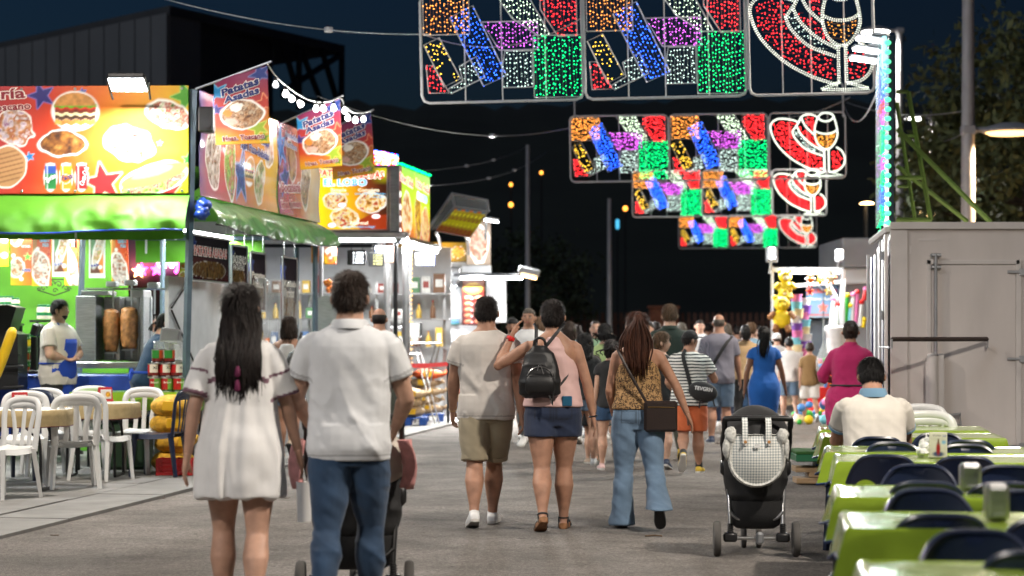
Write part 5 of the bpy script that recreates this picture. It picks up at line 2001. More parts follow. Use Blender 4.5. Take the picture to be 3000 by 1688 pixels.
# hanging menu boards under the side awning
for k,(s_a,s_b,z0,z1,txt,sub,lab) in enumerate(((.15,1.55,2.05,2.55,'PATATAS ASADAS',None,'dark menu board lettered PATATAS ASADAS under the side awning'),(1.65,2.3,2.02,2.5,'SÁQUENLO','PATATAS','small dark menu board beside the PATATAS ASADAS board'),
              (2.45,3.1,1.75,2.45,'Patatas','Asadas','tall dark menu board third along the side awning'),(3.9,4.6,1.6,2.45,'Kebab','Perritos','brown menu board last along the side awning'))):
 w,h = s_b-s_a,z1-z0
 t = thing('menu_board',lab,'menu board',side_pt(s_a,-.05,z0),group='menu boards under the side awning')
 s = Sheet(w,h,.012,flat_fn(side_pt(s_a,-.06,z0),tuple(SIDE_D),(0,0,1)),tuple(SIDE_N))
 s.grad([(0,'#2a1018'),(.4,'#4a2020'),(.75,'#2a2028'),(1,'#201820')],70)
 s.food(w*.5,h*.25,w*.42,h*.2,['#3a2810','#806030','#5a3818','#988860'],0,14,k,.3,.001)
 s.star(w*.08,h*.8,h*.16,'#2a3a80',0,'#6070a0')
 s.text(txt,w*.06,h*.56,h*.28 if k < 2 else .11,'#b8402a' if k == 0 else '#c8c0b0','#e0d0c0' if k == 0 else None,.05,0,.03,fit=w*.88)
 if sub:
  s.text(sub,w*.1,h*.40,h*.2,'#c8c0b0',None,0,0,.02,fit=w*.7)
 s.build('board',t,M_('print_matt'),True,.02,tm=M_('letters'))
 mb = MB()
 for (e0,e1) in (((s_a,z0),(s_b,z0)),((s_a,z1),(s_b,z1)),((s_a,z0),(s_a,z1)),((s_b,z0),(s_b,z1))):
  mb.tube([side_pt(e0[0],-.055,e0[1]),side_pt(e1[0],-.055,e1[1])],.012,4)
 for e in (s_a+.1,s_b-.1):
  mb.tube([side_pt(e,-.06,z1),side_pt(e,-.06,2.88)],.004,4)
 mb.build('frame',M_('steel'),t,True,smooth=None)
# clear plastic curtain strips hung near the end of the side
mat('clear_plastic',(.75,.78,.78),.12,alpha=.32,var=.2,bump=.3,bscale=6)
ct = thing('strip_curtain','glossy see-through curtain panels near the end of the stall side','curtain',side_pt(3.2,0,1.1))
for k in range(5):
 S,V = np.meshgrid(np.linspace(2.55+k*.46,2.55+k*.46+.44,8),np.linspace(.95,2.15,8))
 P = np.array([[side_pt(S[i,j],-.02+.03*math.sin(S[i,j]*12+V[i,j]*2),V[i,j]) for j in range(8)] for i in range(8)])
 mb = MB()
 mb.grid(P)
 mb.build('panel',M_('clear_plastic'),ct,True,smooth=180)
# wrought scroll on the wall
sc = thing('scroll_ornament','black wrought scroll ornament on the lime wall under the posters','ornament',at(160,865,25.0))
def spiral(cx,cz,r,turns,d,Y):
 return [at(cx+d*r*(1-i/26)*math.cos(turns*2*PI*i/26),cz-r*(1-i/26)*math.sin(turns*2*PI*i/26),Y) for i in range(24)]
mb = MB()
for (cx,cz,r,tn,d) in ((150,832,11,1.3,1),(172,834,11,1.3,-1),(128,845,10,1.2,1),(192,845,10,1.2,-1),(161,852,8,1.2,1),(115,848,6,1,-1),(203,848,6,1,1)):
 mb.tube(spiral(cx,cz,r,tn,d,25.0),.007,5)
mb.tube([at(150,819,25),at(188,819,25)],.008,5)
mb.tube([at(110,850,25),at(160,866,25),at(205,850,25)],.008,5)
mb.build('scroll',M_('black_plastic'),sc,True)
# ------------------------------------------------------------------ kebab grill and its meat cones
kg = thing('kebab_grill','steel kebab grill cabinet with two bays and motors on top','grill',at(320,1075,23.75))
Yk = 23.75
def kbox(name,x0,x1,y0,y1,Ya,Yb,m,b=.008):
 p,q = at(x0,y1,Yk),at(x1,y0,Yk)
 mb = MB()
 mb.rbox(((p.x+q.x)/2,(Ya+Yb)/2,(p.z+q.z)/2),(q.x-p.x,Yb-Ya,q.z-p.z),b)
 return mb.build(name,M_(m),kg,True,smooth=None)
kbox('cabinet_side',232,290,868,1058,23.55,24.1,'steel_brushed')
kbox('bay_back',292,432,868,1058,24.0,24.1,'steel_brushed')
kbox('bay_divider',340,354,870,1058,23.7,24.0,'steel')
kbox('bay_divider',404,412,870,1058,23.7,24.0,'steel')
kbox('cabinet_side',418,428,868,1058,23.6,24.1,'steel_brushed')
kbox('hood',245,325,852,866,23.6,24.1,'steel')
kbox('hood',390,428,850,872,23.6,24.1,'steel')
kbox('tray',236,440,1060,1078,23.4,24.1,'steel')
kbox('rail',250,495,844,850,23.7,23.74,'steel')
for k,(x0,x1,y0,y1) in enumerate(((316,347,825,842),(370,401,821,837),(437,468,828,848))):
 o = kbox('motor',x0,x1,y0,y1,23.62,23.8,'steel_brushed',.012)
 mb = MB()
 cx = (x0+x1)/2
 mb.tube([at(cx,y1,23.7),at(cx,1050 if k < 2 else 920,23.7)],.012,8)
 mb.build('spit',M_('steel'),o,False)
for k,(cx,y0,y1,r0,r1,lab) in enumerate(((326,905,1031,.098,.072,'roast kebab meat cone on the spit nearer the blue post'),(379,900,1022,.105,.085,'roast kebab meat cone on the spit beside the woman'))):
 p,q = at(cx,y1,23.7),at(cx,y0,23.7)
 t = thing('kebab_meat',lab,'kebab meat',(p.x,p.y,p.z))
 hgt = q.z-p.z
 prof = [(0,0),(r1*.9,.0),(r1,.03)]+[(np.interp(u,[0,.3,.75,1],[r1,r0*.97,r0,r0*.78]),hgt*u) for u in np.linspace(.08,.96,14)]+[(r0*.5,hgt*.99),(0,hgt)]
 mb = MB()
 mb.lathe((0,0,0),prof,30)
 v = np.array(mb.v)
 nn = fnoise(v*np.array((1,1,2.2)),16,k,3)
 v[:,:2] *= (1+.10*nn)[:,None]
 mb.v = [tuple(a) for a in v]
 mb.build('meat',M_('meat'),t,smooth=180)
 mb = MB()
 mb.lathe((0,0,-.012),[(0,-.01),(r1*1.1,-.008),(r1*1.15,.004),(0,.006)],20)
 mb.build('plate',M_('steel'),t)
# ------------------------------------------------------------------ cans, jars, machines on the counter
def can(name,label,cat,loc,r,h,cols,txt=None,group=None,rz=0.0,lid='steel'):
 t = thing(name,label,cat,loc,rz,group)
 mb = MB()
 n = 28
 for i in range(n):
  a0,a1 = 2*PI*i/n,2*PI*(i+1)/n
  for (z0,z1,c_) in cols:
   cc = c_ if isinstance(c_,str) else c_[(i*len(c_)) // n]
   mb.col = srgb(cc)
   mb.add([(r*math.cos(a0),r*math.sin(a0),h*z0),(r*math.cos(a1),r*math.sin(a1),h*z0),(r*math.cos(a1),r*math.sin(a1),h*z1),(r*math.cos(a0),r*math.sin(a0),h*z1)],[(0,1,2,3)])
 o = mb.build('label_wrap',M_('print_board'),t,smooth=60)
 if txt:
  tm = MB()
  for (s_,zz,sz,c_,a_) in txt:
   v,f,w = text_mesh(s_,.02,0,1)
   tm.col = srgb(c_)
   ang =-PI/2+(v[:,0]-w/2)*sz/r+a_
   tm.add(np.stack([(r+.0015)*np.cos(ang),(r+.0015)*np.sin(ang),h*zz+v[:,1]*sz],1),f)
  tm.build('lettering',M_('letters'),o)
 mb = MB()
 mb.lathe((0,0,0),[(r,-.002),(r*1.02,.0),(r*1.02,.006),(r,.008)],24)
 mb.build('base_rim',M_(lid),t,smooth=60)
 mb = MB()
 mb.lathe((0,0,h),[(r,-.008),(r*1.02,-.004),(r*1.02,.003),(r*.95,.003),(r*.94,-.003),(0,-.003)],24)
 mb.build('lid',M_(lid),t,smooth=60)
 return t
mat('cloth_lime',(.24,.46,.03),.18,var=.10,vscale=4,bump=.12,bscale=9,coat=.5)
gt = thing('display_table','small table with lime cloth holding the pyramid of big cans','table',(-3.95,21.75,0))
mb = MB()
mb.rbox((-3.95,21.75,.84),(1.35,.62,.02),.008)
mb.build('table_top',M_('cloth_lime'),gt,True,smooth=None)
ring = []
for (x,y) in ((-4.63,21.43),(-3.27,21.43),(-3.27,22.07),(-4.63,22.07)):
 ring.append((x,y))
P = []
for zz,o in ((.852,0),(.8,.012),(.66,.03)):
 row = []
 for i in range(4):
  a,b = ring[i],ring[(i+1) % 4]
  for q in range(12):
   u_ = q/12
   x,y = a[0]+(b[0]-a[0])*u_,a[1]+(b[1]-a[1])*u_
   k_ = 1+o*(1+.5*math.sin((i*12+q)*1.9))
   row.append((-3.95+(x+3.95)*k_,21.75+(y-21.75)*k_,zz))
 P.append(row)
mb = MB()
mb.grid(np.array(P),closed_u=True)
mb.build('cloth',M_('cloth_lime'),gt,True,smooth=60)
for sx in (-.6,.6):
 for sy in (-.26,.26):
  mb = MB()
  mb.tube([(-3.95+sx,21.75+sy,.03),(-3.95+sx,21.75+sy,.83)],.018,8)
  mb.build('leg',M_('dark_metal'),gt,True)
rows = [(3,455,1150,'#2a6a1c',['#1f5a18','#3c8a2c','#a81c1c','#6a9a40']),(3,450,1107,'#e0dccc',['#e4e0d0','#b01c1c','#dcd8c8','#801820']),(2,462,1063,'#dcd8c8',['#e4e0d0','#2a7a30','#b04018','#e0dcd0'])]
zc = .853
names = ('bottom row','middle row','top row')
for ri,(n_,x0,yb,base,ring_c) in enumerate(rows):
 for i in range(n_):
  X = at(x0+i*33,990,21.55).x
  pos = ('nearest the chairs','in the middle','nearest the post')[i] if n_ == 3 else ('nearest the chairs','nearest the post')[i]
  can('tin_can',f'large {"green" if ri == 0 else "white and red"} tin can, {names[ri]} of the pyramid, {pos}','can',(X,21.55+.02*i,zc),.061,.145,
   [(.0,.16,'#1c1a18' if ri else '#1c4a14'),(.16,.36,'#6a1c18' if ri else ring_c),(.36,1,ring_c)],[('JUDIA ROJA',.04,.022,'#e8e4d8',0),('XOLO',.62,.04,'#181818',0)] if ri else [('Brócoli',.62,.03,'#f0f0e0',0)],'big cans on the lime table',rz=.3*i+ri)
 zc += .15
for r_ in range(3):
 for i in range(3):
  if r_ == 2 and i == 0:
   continue
  c1 = (('#c8501c','#a82418','#4a1420'),('#c85a18','#a02818','#5a1c2c'),('#c0b020','#d0a81c','#d8c020'))[r_][i]
  p = at(63+i*15,990,23.6)
  can('small_can',f'small vegetable can, {("bottom", "middle", "top")[r_]} row of the counter stack, number {("one", "two", "three")[i]} from the picture edge','can',(p.x,23.62,1.005+r_*.155),.028,.15,
   [(0,.55,c1),(.55,.9,'#2a6a34'),(.9,1,'#1c5a28')],[('Elda',.66,.025,'#f0f0e8',0)],'small cans on the counter')
mat('jar_glass',(.8,.8,.75),.08,alpha=.35,var=0)
mat('jar_pickle',(.45,.32,.06),.5,var=.55,vscale=60,bump=.6,bscale=60)
mat('lid_green',(.01,.13,.05),.35,var=.1)
JARS = [(128,935,.085,.17,'big pickle jar with green lid behind the man in the apron'),(10,900,.06,.13,'pickle jar on the shelf, touching the picture edge'),(27,900,.06,.13,'pickle jar on the shelf, second from the picture edge'),(44,905,.06,.13,'pickle jar on the shelf, last in its row'),(48,945,.06,.12,'pickle jar on the lower shelf by the black machine'),(150,935,.075,.165,'pickle jar half hidden by the head of the man in the apron')]
for (px,pyb,r,h,lab) in JARS:
 p = at(px,pyb,24.2)
 t = thing('pickle_jar',lab,'jar',p,group='pickle jars')
 mb = MB()
 mb.lathe((0,0,0),[(0,0.004),(r*.9,.004),(r*.93,.02),(r*.93,h*.78),(r*.75,h*.84),(0,h*.84)],18)
 mb.build('pickles',M_('jar_pickle'),t,smooth=60)
 mb = MB()
 mb.lathe((0,0,0),[(0,0),(r,0),(r,h*.78),(r*.82,h*.86),(r*.82,h*.9)],18)
 mb.build('glass',M_('jar_glass'),t,smooth=60)
 mb = MB()
 mb.lathe((0,0,h*.86),[(r*.88,0),(r*.9,h*.12),(r*.85,h*.14),(0,h*.14)],18)
 mb.build('lid',M_('lid_green'),t,smooth=40)
 mb = MB()
 mb.col = srgb('#1c6a3c')
 mb.lathe((0,0,h*.25),[(r*1.01,0),(r*1.01,h*.22)],18)
 mb.build('label',M_('print_board'),t,smooth=60)
shf = thing('jar_shelf','black shelf unit holding the pickle jars against the lime wall','shelf',at(80,1100,24.3))
for (x0,x1,py) in ((-80,56,903),(30,62,947),(95,175,937)):
 a,b = at(x0,py,24.3),at(x1,py,24.3)
 mb = MB()
 mb.box(((a.x+b.x)/2,24.3,a.z-.016),(b.x-a.x,.3,.025))
 mb.build('board',M_('black_plastic'),shf,True,smooth=None)
 for x in (a.x+.03,b.x-.03):
  mb = MB()
  mb.box((x,24.42,a.z/2-.02),(.03,.03,a.z-.02))
  mb.build('upright',M_('black_plastic'),shf,True,smooth=None)
bm = thing('griddle_machine','black slanted griddle machine at the picture edge with coiled handles','machine',at(10,1140,22.9))
mb = MB()
p,q = at(-70,1142,22.9),at(56,1142,22.9)
mb.poly_prism([(p.x,p.z),(q.x,p.z),(q.x,p.z+.62),(q.x-.1,p.z+.66),(q.x-.02,p.z+.92),(q.x-.12,p.z+.95),(p.x,p.z+.93)],(0,23.3,0),(1,0,0),(0,0,1),.45)
mb.build('body',M_('black_plastic'),bm,True,smooth=None)
for pz in (1075,1135):
 mb = MB()
 mb.tube([at(10,pz,22.8),at(70,pz-2,22.8)],.016,10)
 mb.build('handle',M_('dark_metal'),bm,True)
for k in range(3):
 mb = MB()
 a = at(25,1040+k*26,22.83)
 mb.box((a.x,22.84,a.z),(.26,.012,.008))
 mb.build('shelf_edge',M_('dark_metal'),bm,True,smooth=None)
for k,(px,py) in enumerate(((100,1065),(112,1062))):
 t = thing('sauce_stand',('black upright sauce stand before the small cans','second black sauce stand, nearer the apron')[k],'dispenser',at(px,1095,23.3+.2*k))
 a = at(px,1095,23.3+.2*k)
 mb = MB()
 mb.rbox((a.x,a.y,a.z+.02),(.12,.12,.04),.01)
 mb.rbox((a.x,a.y,a.z+.22),(.07,.07,.4),.01)
 mb.build('column',M_('black_plastic'),t,True,smooth=None)
 mb = MB()
 mb.rbox((a.x+.02,a.y-.02,a.z+.5),(.09,.1,.14),.02,Matrix.Rotation(.3,3,'Y'))
 mb.build('head',M_('dark_metal'),t,True,smooth=None)
yb = thing('yellow_tube','slanted yellow inflatable tube at the picture edge','inflatable',at(0,1080,21))
mb = MB()
a,b = at(-14,1110,21),at(40,960,21)
pts = [a.lerp(b,t) for t in (0,.1,.3,.5,.7,.9,.97,1.0)]
mb.tube(pts,[.04,.048,.052,.054,.054,.052,.04,.012],16)
mb.build('tube',M_('rubber_yellow'),yb,True,smooth=180)
t = thing('till_screen','grey till seen from behind, in front of the bandana woman','till',at(498,1000,22.5))
mb = MB()
c = at(500,984,22.4)
mb.rbox(c,(.21,.16,.16),.015,Matrix.Rotation(.15,3,'Y'))
mb.build('housing',mat('till_grey',(.16,.165,.17),.5),t,True,smooth=None)
mb = MB()
mb.rbox((c.x,c.y+.05,(c.z-.08+1.0)/2),(.06,.06,c.z-1.0),.01)
mb.build('stand',M_('till_grey'),t,True,smooth=None)
t = thing('glass_case','clear glass food case between the till and the can pyramid','display case',at(500,1100,22.3))
mb = MB()
c = at(497,1028,22.3)
mb.rbox(c,(.3,.35,.22),.02)
mb.build('glass',mat('case_glass',(.8,.85,.85),.05,alpha=.25,var=0),t,True,smooth=None)
mb = MB()
mb.rbox((c.x,c.y,c.z-.125),(.34,.38,.03),.01)
mb.rbox((c.x,c.y,(c.z-.14+.1)/2),(.3,.3,c.z-.16),.01)
mb.build('stand',M_('steel'),t,True,smooth=None)
# neighbour stall seen through the gap: purple front with neon letters
ns = thing('neon_stall','dark stall front with glowing neon letters seen through the gap','stall',at(450,1100,33))
sh = Sheet(1.5,2.6,.03,flat_fn(at(372,1130,33),(1,0,0),(0,0,1)),(0,-1,0))
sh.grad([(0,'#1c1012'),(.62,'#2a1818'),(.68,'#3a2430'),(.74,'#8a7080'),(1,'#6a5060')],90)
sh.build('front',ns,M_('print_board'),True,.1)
mat('neon_pink',(1,.1,.6),.4,emit=9,ecol=(1,.08,.55),var=0)
mat('neon_white',(1,.9,.95),.4,emit=7,ecol=(1,.85,.95),var=0)
v,f,w = text_mesh('BINA',.03,0,1)
mb = MB()
p0 = at(458,784,32.9)
mb.add([(p0.x+a[0]*.16,p0.y,p0.z+a[1]*.27) for a in v],f)
mb.build('neon_letters',M_('neon_white'),ns,True,smooth=None)
mb = MB()
mb.tube([at(510+12*math.sin(a),770-30*math.cos(a),32.9) for a in np.linspace(-.2,2.9,14)],.03,6)
mb.build('neon_ring',M_('neon_pink'),ns,True)
for k,(px,py) in enumerate(((414,790),(459,790),(405,795))):
 mb = MB()
 c = at(px,py,32.8)
 mb.poly_prism([(.11*(1 if i % 2 == 0 else .45)*math.sin(i*PI/5),.11*(1 if i % 2 == 0 else .45)*math.cos(i*PI/5)) for i in range(10)],c,(1,0,0),(0,0,1),-.04)
 mb.build('neon_star',M_('neon_pink' if k < 2 else 'lamp_warm'),ns,True,smooth=None)
t = thing('food_totem','narrow tall yellow sign with burger pictures beside the gap','sign',at(525,1100,27))
sh = Sheet(.13,1.05,.008,flat_fn(at(515,960,26.9),(1,0,0),(.05,0,1)),(0,-1,0))
sh.grad([(0,'#8a8a10'),(1,'#a09a18')],90)
for k in range(7):
 sh.food(.065,.08+k*.15,.05,.055,['#5a2410','#b05a20','#3a7a20','#c8a060'],0,40,k,.1,.004)
sh.build('panel',t,M_('print_board'),True,.02)
# ------------------------------------------------------------------ plastic chairs
mat('navy_plastic',(.010,.017,.045),.32,var=.12,vscale=3,spec=.5,bump=.04,bscale=120)
def chair_mesh(kind,m):
 """meshes of a stacking plastic chair facing +Y: seat, backrest, leg front/rear"""
 out = {}
 mb = MB()
 n = 12
 rows = []
 for (y,w,z) in ((-.205,.165,.455),(-.19,.185,.445),(-.1,.20,.43),(.05,.21,.425),(.16,.21,.432),(.205,.205,.43),(.222,.20,.40),(.222,.195,.37)):
  rows.append([(x*w,y,z-.014*(1-x*x)+(-.045 if abs(x) > .97 else -.012 if abs(x) > .9 else 0)) for x in (-1,-.98,-.9,-.6,-.3,0,.3,.6,.9,.98,1)])
 mb.grid(np.array(rows))
 out['seat'] = mb.mesh('seat',m,50)
 mb = MB()
 if kind == 'slat':
  U = [(-.185,.40),(-.19,.55),(-.20,.68),(-.195,.76),(-.165,.815),(-.10,.838),(0,.845),(.10,.838),(.165,.815),(.195,.76),(.20,.68),(.19,.55),(.185,.40)]
  bk = lambda x,z: (x,-.20-.13*(z-.42)+.035*(x/.2)**2-.02,z)
  P = smooth_path(U,4)
  mb.tube([bk(*p) for p in P],.016,8,ref=(0,1,0),ry=.032)
  top = []
  for z in (.755,.79,.825):
   top.append([bk(x,z+.012*(1-(x/.16)**2)) for x in np.linspace(-.165,.165,12)])
  mb.grid(np.array(top))
  for k,x in enumerate((-.10,0,.10)):
   pth = [bk(x*1.35,.77),bk(x*1.05,.66),bk(x*.85,.54),bk(x*.9,.44)]
   mb.tube(smooth_path(pth,4),.024,6,ref=(1,0,0),ry=.006)
 else:
  g = []
  for x in np.linspace(-.195,.195,41):
   zt = .80-.15*(abs(x)/.195)**4.2
   hx = (abs(x)-.095)/.068
   lo = .60+.075*math.sqrt(max(0,1-hx*hx))-.0 if abs(hx) < 1 else .43
   g.append([(x,-.20-.16*(z-.43)+.045*(x/.2)**2-.012*math.sin((z-.43)*6),z) for z in np.linspace(lo,zt,9)])
  mb.grid(np.array(g))
  mb.tube([(x,-.20-.16*(.80-.15*(abs(x)/.195)**4.2-.43)+.045*(x/.2)**2-.012,.80-.15*(abs(x)/.195)**4.2) for x in np.linspace(-.195,.195,31)],.013,6,ref=(0,1,0))
 out['backrest'] = mb.mesh('backrest',m,50)
 for nm,y0,y1 in (('front',.20,.235),('rear',-.17,-.235)):
  for sx in (-1,1):
   mb = MB()
   a,b = (sx*.185,y0,.425),(sx*.215,y1,.0)
   mb.tube([a,b],[.030,.022],4,ref=(1,0,0))
   mb.tube([(a[0],a[1],.41),(a[0]-sx*.07,a[1],.405)],[.02,.012],4)
   out[f'leg{nm}{sx}'] = mb.mesh('leg',m,None)
 return out
CH = {}
def chair(label,x,y,rz,kind='slat',m='white_plastic',group=None,z=0.0,cat='chair',tiltx=0.0,name='plastic_chair'):
 key = (kind,m)
 if key not in CH:
  CH[key] = chair_mesh(kind,M_(m))
 t = thing(name,label,cat,(x,y,z),rz,group)
 for k,me in CH[key].items():
  o = link_mesh(k if k in ('seat','backrest') else 'leg',me,t)
  if k in ('seat','backrest'):
   md = o.modifiers.new('thick','SOLIDIFY')
   md.thickness = .007
 return t
# ------------------------------------------------------------------ potato stall with the lit signs
YL = 32.15
ls = thing('potato_stall','steel food stall with backlit potato signs beyond the green stall','stall',(-2.5,YL,0))
a = at(926,990,YL).x
b = at(1137,990,YL).x
def stall_dir(s,off=0.0,z=0.0):
 q = Vector((b+.02,YL,0))+SIDE_D*s+SIDE_N*off
 return Vector((q.x,q.y,z))
mb = MB()   # steel canopy edge and box behind the signs
q = [Vector((a-2.5,YL+.10,0)),Vector((b+.03,YL+.10,0)),stall_dir(3.2,0),Vector((a-2,YL+3.2,0))]
mb.add([(p.x,p.y,3.04) for p in q]+[(p.x,p.y,4.08) for p in q],[(0,1,5,4),(1,2,6,5),(2,3,7,6),(3,0,4,7),(4,5,6,7),(3,2,1,0)])
mb.build('sign_box',M_('steel_brushed'),ls,True,smooth=None)
mb = MB()
mb.rbox((b+.10,YL-.0,3.6),(.16,.16,1.06),.02)
mb.build('corner_post',M_('steel_brushed'),ls,True,smooth=None)
mb = MB()
mb.rbox(((a+b)/2+.15,YL-.12,3.02),(b-a+.35,.40,.10),.015)
mb.build('canopy_edge',M_('steel'),ls,True,smooth=None)
mb = MB()
p0,p1 = stall_dir(-.1,.16,2.97),stall_dir(3.2,.16,2.97)
mb.tube([p0,p1],.07,4)
mb.build('canopy_edge',M_('steel'),ls,True,smooth=None)
for k,x in enumerate(np.linspace(a+.2,b-.1,3)):
 mb = MB()
 mb.tube([(x-.22,YL-.1,2.945),(x+.22,YL-.1,2.945)],.02,6)
 mb.build('tube_lamp',M_('tube_white'),ls,True)
for (px,y_,z1,m) in ((1159,YL+.4,3.0,'dark_metal'),(1190,YL+.8,3.0,'steel'),(1135,YL+1.6,3.0,'steel'),(940,YL,3.0,'galvanised')):
 x = at(px,990,y_).x
 mb = MB()
 mb.tube([(x,y_,0.03),(x,y_,z1)],.035 if m != 'steel' else .06,10)
 mb.build('post',M_(m),ls,True,smooth=60)
# counter, back shelves and equipment
mb = MB()
mb.rbox((-3.1,34.2,.58),(2.6,.8,1.1),.02)
mb.build('counter',M_('steel_brushed'),ls,True,smooth=None)
mb = MB()
mb.rbox((-3.0,34.15,1.15),(2.9,.95,.04),.01)
mb.build('counter_top',M_('steel'),ls,True,smooth=None)
mb = MB()
mb.box((-3.2,37.0,1.6),(4.2,.06,2.9))
mb.build('back_wall',M_('sheet_white'),ls,True,smooth=None)
for (x0,x1,y0,y1,cols,nm) in ((912,948,703,770,['#a02818','#e08018','#f0c020','#3a7a28'],1),(949,985,712,775,['#d8c818','#c87818','#a83018','#f0e8d0'],2),(1100,1130,700,740,['#1c60a0','#e0e0e0','#c04020'],3),(1130,1155,700,770,['#6a2430','#b89080','#8a4a38'],4)):
 p,q = at(x0,y1,33.6),at(x1,y0,33.6)
 s = Sheet(q.x-p.x,q.z-p.z,.02,flat_fn(p,(1,0,0),(0,0,1)),(0,-1,0))
 s.food(s.w/2,s.h/2,s.w*2,s.h*2,cols,0,9,nm,0,.001)
 s.build('picture_panel',ls,M_('print_board'),True,.02)
for k in range(3):
 light('canopy_light','AREA',(-2.4-.9*(k-1)*.9,YL+.5+k*.9,2.92),110,(1,.99,.96),1.0,(0,0,0),ls,sy=.15)
light('canopy_light','AREA',stall_dir(1.6,-.1,2.9),100,(1,1,.97),2.2,(0,0,math.atan2(1,.155)),ls,sy=.12)
mb = MB()  # tube added on the lane side to brighten the far crowd
mb.tube([stall_dir(.3,.2,2.88),stall_dir(2.9,.2,2.88)],.02,6)
mb.build('tube_lamp',M_('tube_white'),ls,True)
_c = stall_dir(1.6,.26,2.86)
light('canopy_light','AREA',_c,520,(1,.99,.96),2.4,aim(_c,_c+SIDE_N*1.0+Vector((0,-.25,-.8))),ls,sy=.15)  # light of the added tube, aimed out over the lane
def lit_sign(label,fn,w,h,nrm,kind,base):
 t = thing('lit_sign',label,'sign',base)
 s = Sheet(w,h,.012,fn,nrm)
 if kind == 'front':
  s.grad([(0,'#d8a010'),(.3,'#e0b418'),(.6,'#c88a10'),(.8,'#6a2c0c'),(1,'#3a1808')],8)
  s.put(np.clip((s.V/h-.72)*4,0,1)*np.clip((s.U/w-.75)*6,0,1),'#b8b800')
  s.put(s.soft(s.dell(w*.85,h*.1,w*.3,h*.16,0,.3,2)),'#8a2c0c')
  s.put(np.clip(1-np.abs(s.U/w-.05)*9,0,1)*.8,'#e0d010')
  for (x,y,rx,ry,sd) in ((.26,.47,.16,.13,3),(.76,.44,.2,.15,5),(.40,.2,.18,.15,9)):
   s.food(w*x,h*y,w*rx,h*ry,['#6a3c10','#b87820','#e8c070','#f0e0c0','#8a4c14','#c83018'],0,26,sd,.2,.008)
  for (x,y) in ((.36,.40),(.83,.22),(.22,.08)):
   s.ell(w*x,h*y,.075,.042,'#c03010')
   s.ell(w*x,h*y,.063,.034,'#ffffff')
  s.text('PATATAS ASADAS',w*.02,h*.86,.15,'#c8280c','#fff4e0',.07,-2,.03,fit=w*.92)
  s.text('EL LOBO',w*.10,h*.71,.16,'#3aa0e0','#ffffff',.06,0,.03,fit=w*.60,sy=.9)
  s.text('Simple',w*.2,h*.615,.07,'#f8f0d0',None,0,0,.02,fit=w*.22)
  s.text('Completa',w*.58,h*.615,.07,'#f8f0d0',None,0,0,.02,fit=w*.30)
  s.text('sal y pimienta',w*.17,h*.565,.045,'#6ac0e8',None,0,0,.01,fit=w*.28)
  s.text('todos los ingredientes',w*.54,h*.565,.045,'#6ac0e8',None,0,0,.01,fit=w*.42)
  s.text('a su gusto',w*.74,h*.515,.045,'#6ac0e8',None,0,0,.01,fit=w*.2)
  s.text('Normal',w*.47,h*.09,.075,'#f8f0d0',None,0,0,.02,fit=w*.25)
  s.text('3 ingredientes a elegir',w*.38,h*.04,.05,'#6ac0e8',None,0,0,.01,fit=w*.44)
 else:
  s.grad([(0,'#8a3a0c'),(.12,'#b86a10'),(.45,'#c8c010'),(.55,'#a8c818'),(1,'#7ab010')],90)
  s.put(s.soft(np.maximum(s.U-w*.1,0*s.U-1)),'#6a1c0c')
  s.put(s.soft(np.abs(s.U-w*.5)-.012),'#c8c020')
  s.food(w*.26,h*.33,w*.14,h*.32,['#5a2c0c','#c88a3c','#e8d8b0','#8a5018'],0,10,4,.15,.02)
  s.food(w*.62,h*.35,w*.1,h*.35,['#8a4a10','#e0b020','#6a3808','#f0d040'],0,9,6,.2,.01)
  s.food(w*.85,h*.25,w*.12,h*.28,['#6a3410','#e0c080','#b87020','#f0e0b0'],0,10,8,.2,.01)
  for y in (.08,.25,.42,.6):
   s.ell(w*.05,h*y,.09,.05,'#ffffff')
  s.text('Döner Kebab',w*.03,h*.80,.17,'#b01810','#fff0e0',.08,-3,.03,fit=w*.42)
  s.text('Patatas Asadas',w*.53,h*.80,.17,'#b01810','#fff0e0',.08,-3,.03,fit=w*.45)
  s.text('EL LOBO',w*.58,h*.62,.15,'#3a90d8','#ffffff',.08,-2,.03,fit=w*.32)
 s.build('print',t,M_('print_lit'),True,.03,tm=M_('letters_lit'))
 return t
t = lit_sign('backlit potato sign with blue EL LOBO lettering facing the viewer',flat_fn((a,YL+.02,3.11),(1,0,0),(0,0,1)),b-a,.99,(0,-1,0),'front',(a,YL,3.1))
mb = MB()
for (p,q) in (((a,3.10),(b,3.10)),((a,4.11),(b,4.11)),((a,3.1),(a,4.11)),((b,3.1),(b,4.11))):
 mb.tube([(p[0],YL,p[1]),(q[0],YL,q[1])],.025,4)
mb.build('frame',M_('steel_brushed'),t,True,smooth=None)
t = lit_sign('backlit green and yellow kebab sign on the lane side of the potato stall',flat_fn(stall_dir(.12,.12,3.02),tuple(SIDE_D),(0,0,1)),2.55,1.12,tuple(SIDE_N),'side',stall_dir(.1,.1,3.0))
mat('led_green',(0,1,.3),.4,emit=5,ecol=(0,.9,.25),var=0)
rng = np.random.default_rng(3)
P = np.array([stall_dir(.12+2.55*k/150,.14+rng.uniform(-.02,.02),4.17+rng.uniform(-.015,.015)) for k in range(150)])
o = bulbs('led_strip',P,.011,M_('led_green'),t,rng)
o.matrix_parent_inverse = Matrix.Translation(t.location).inverted()
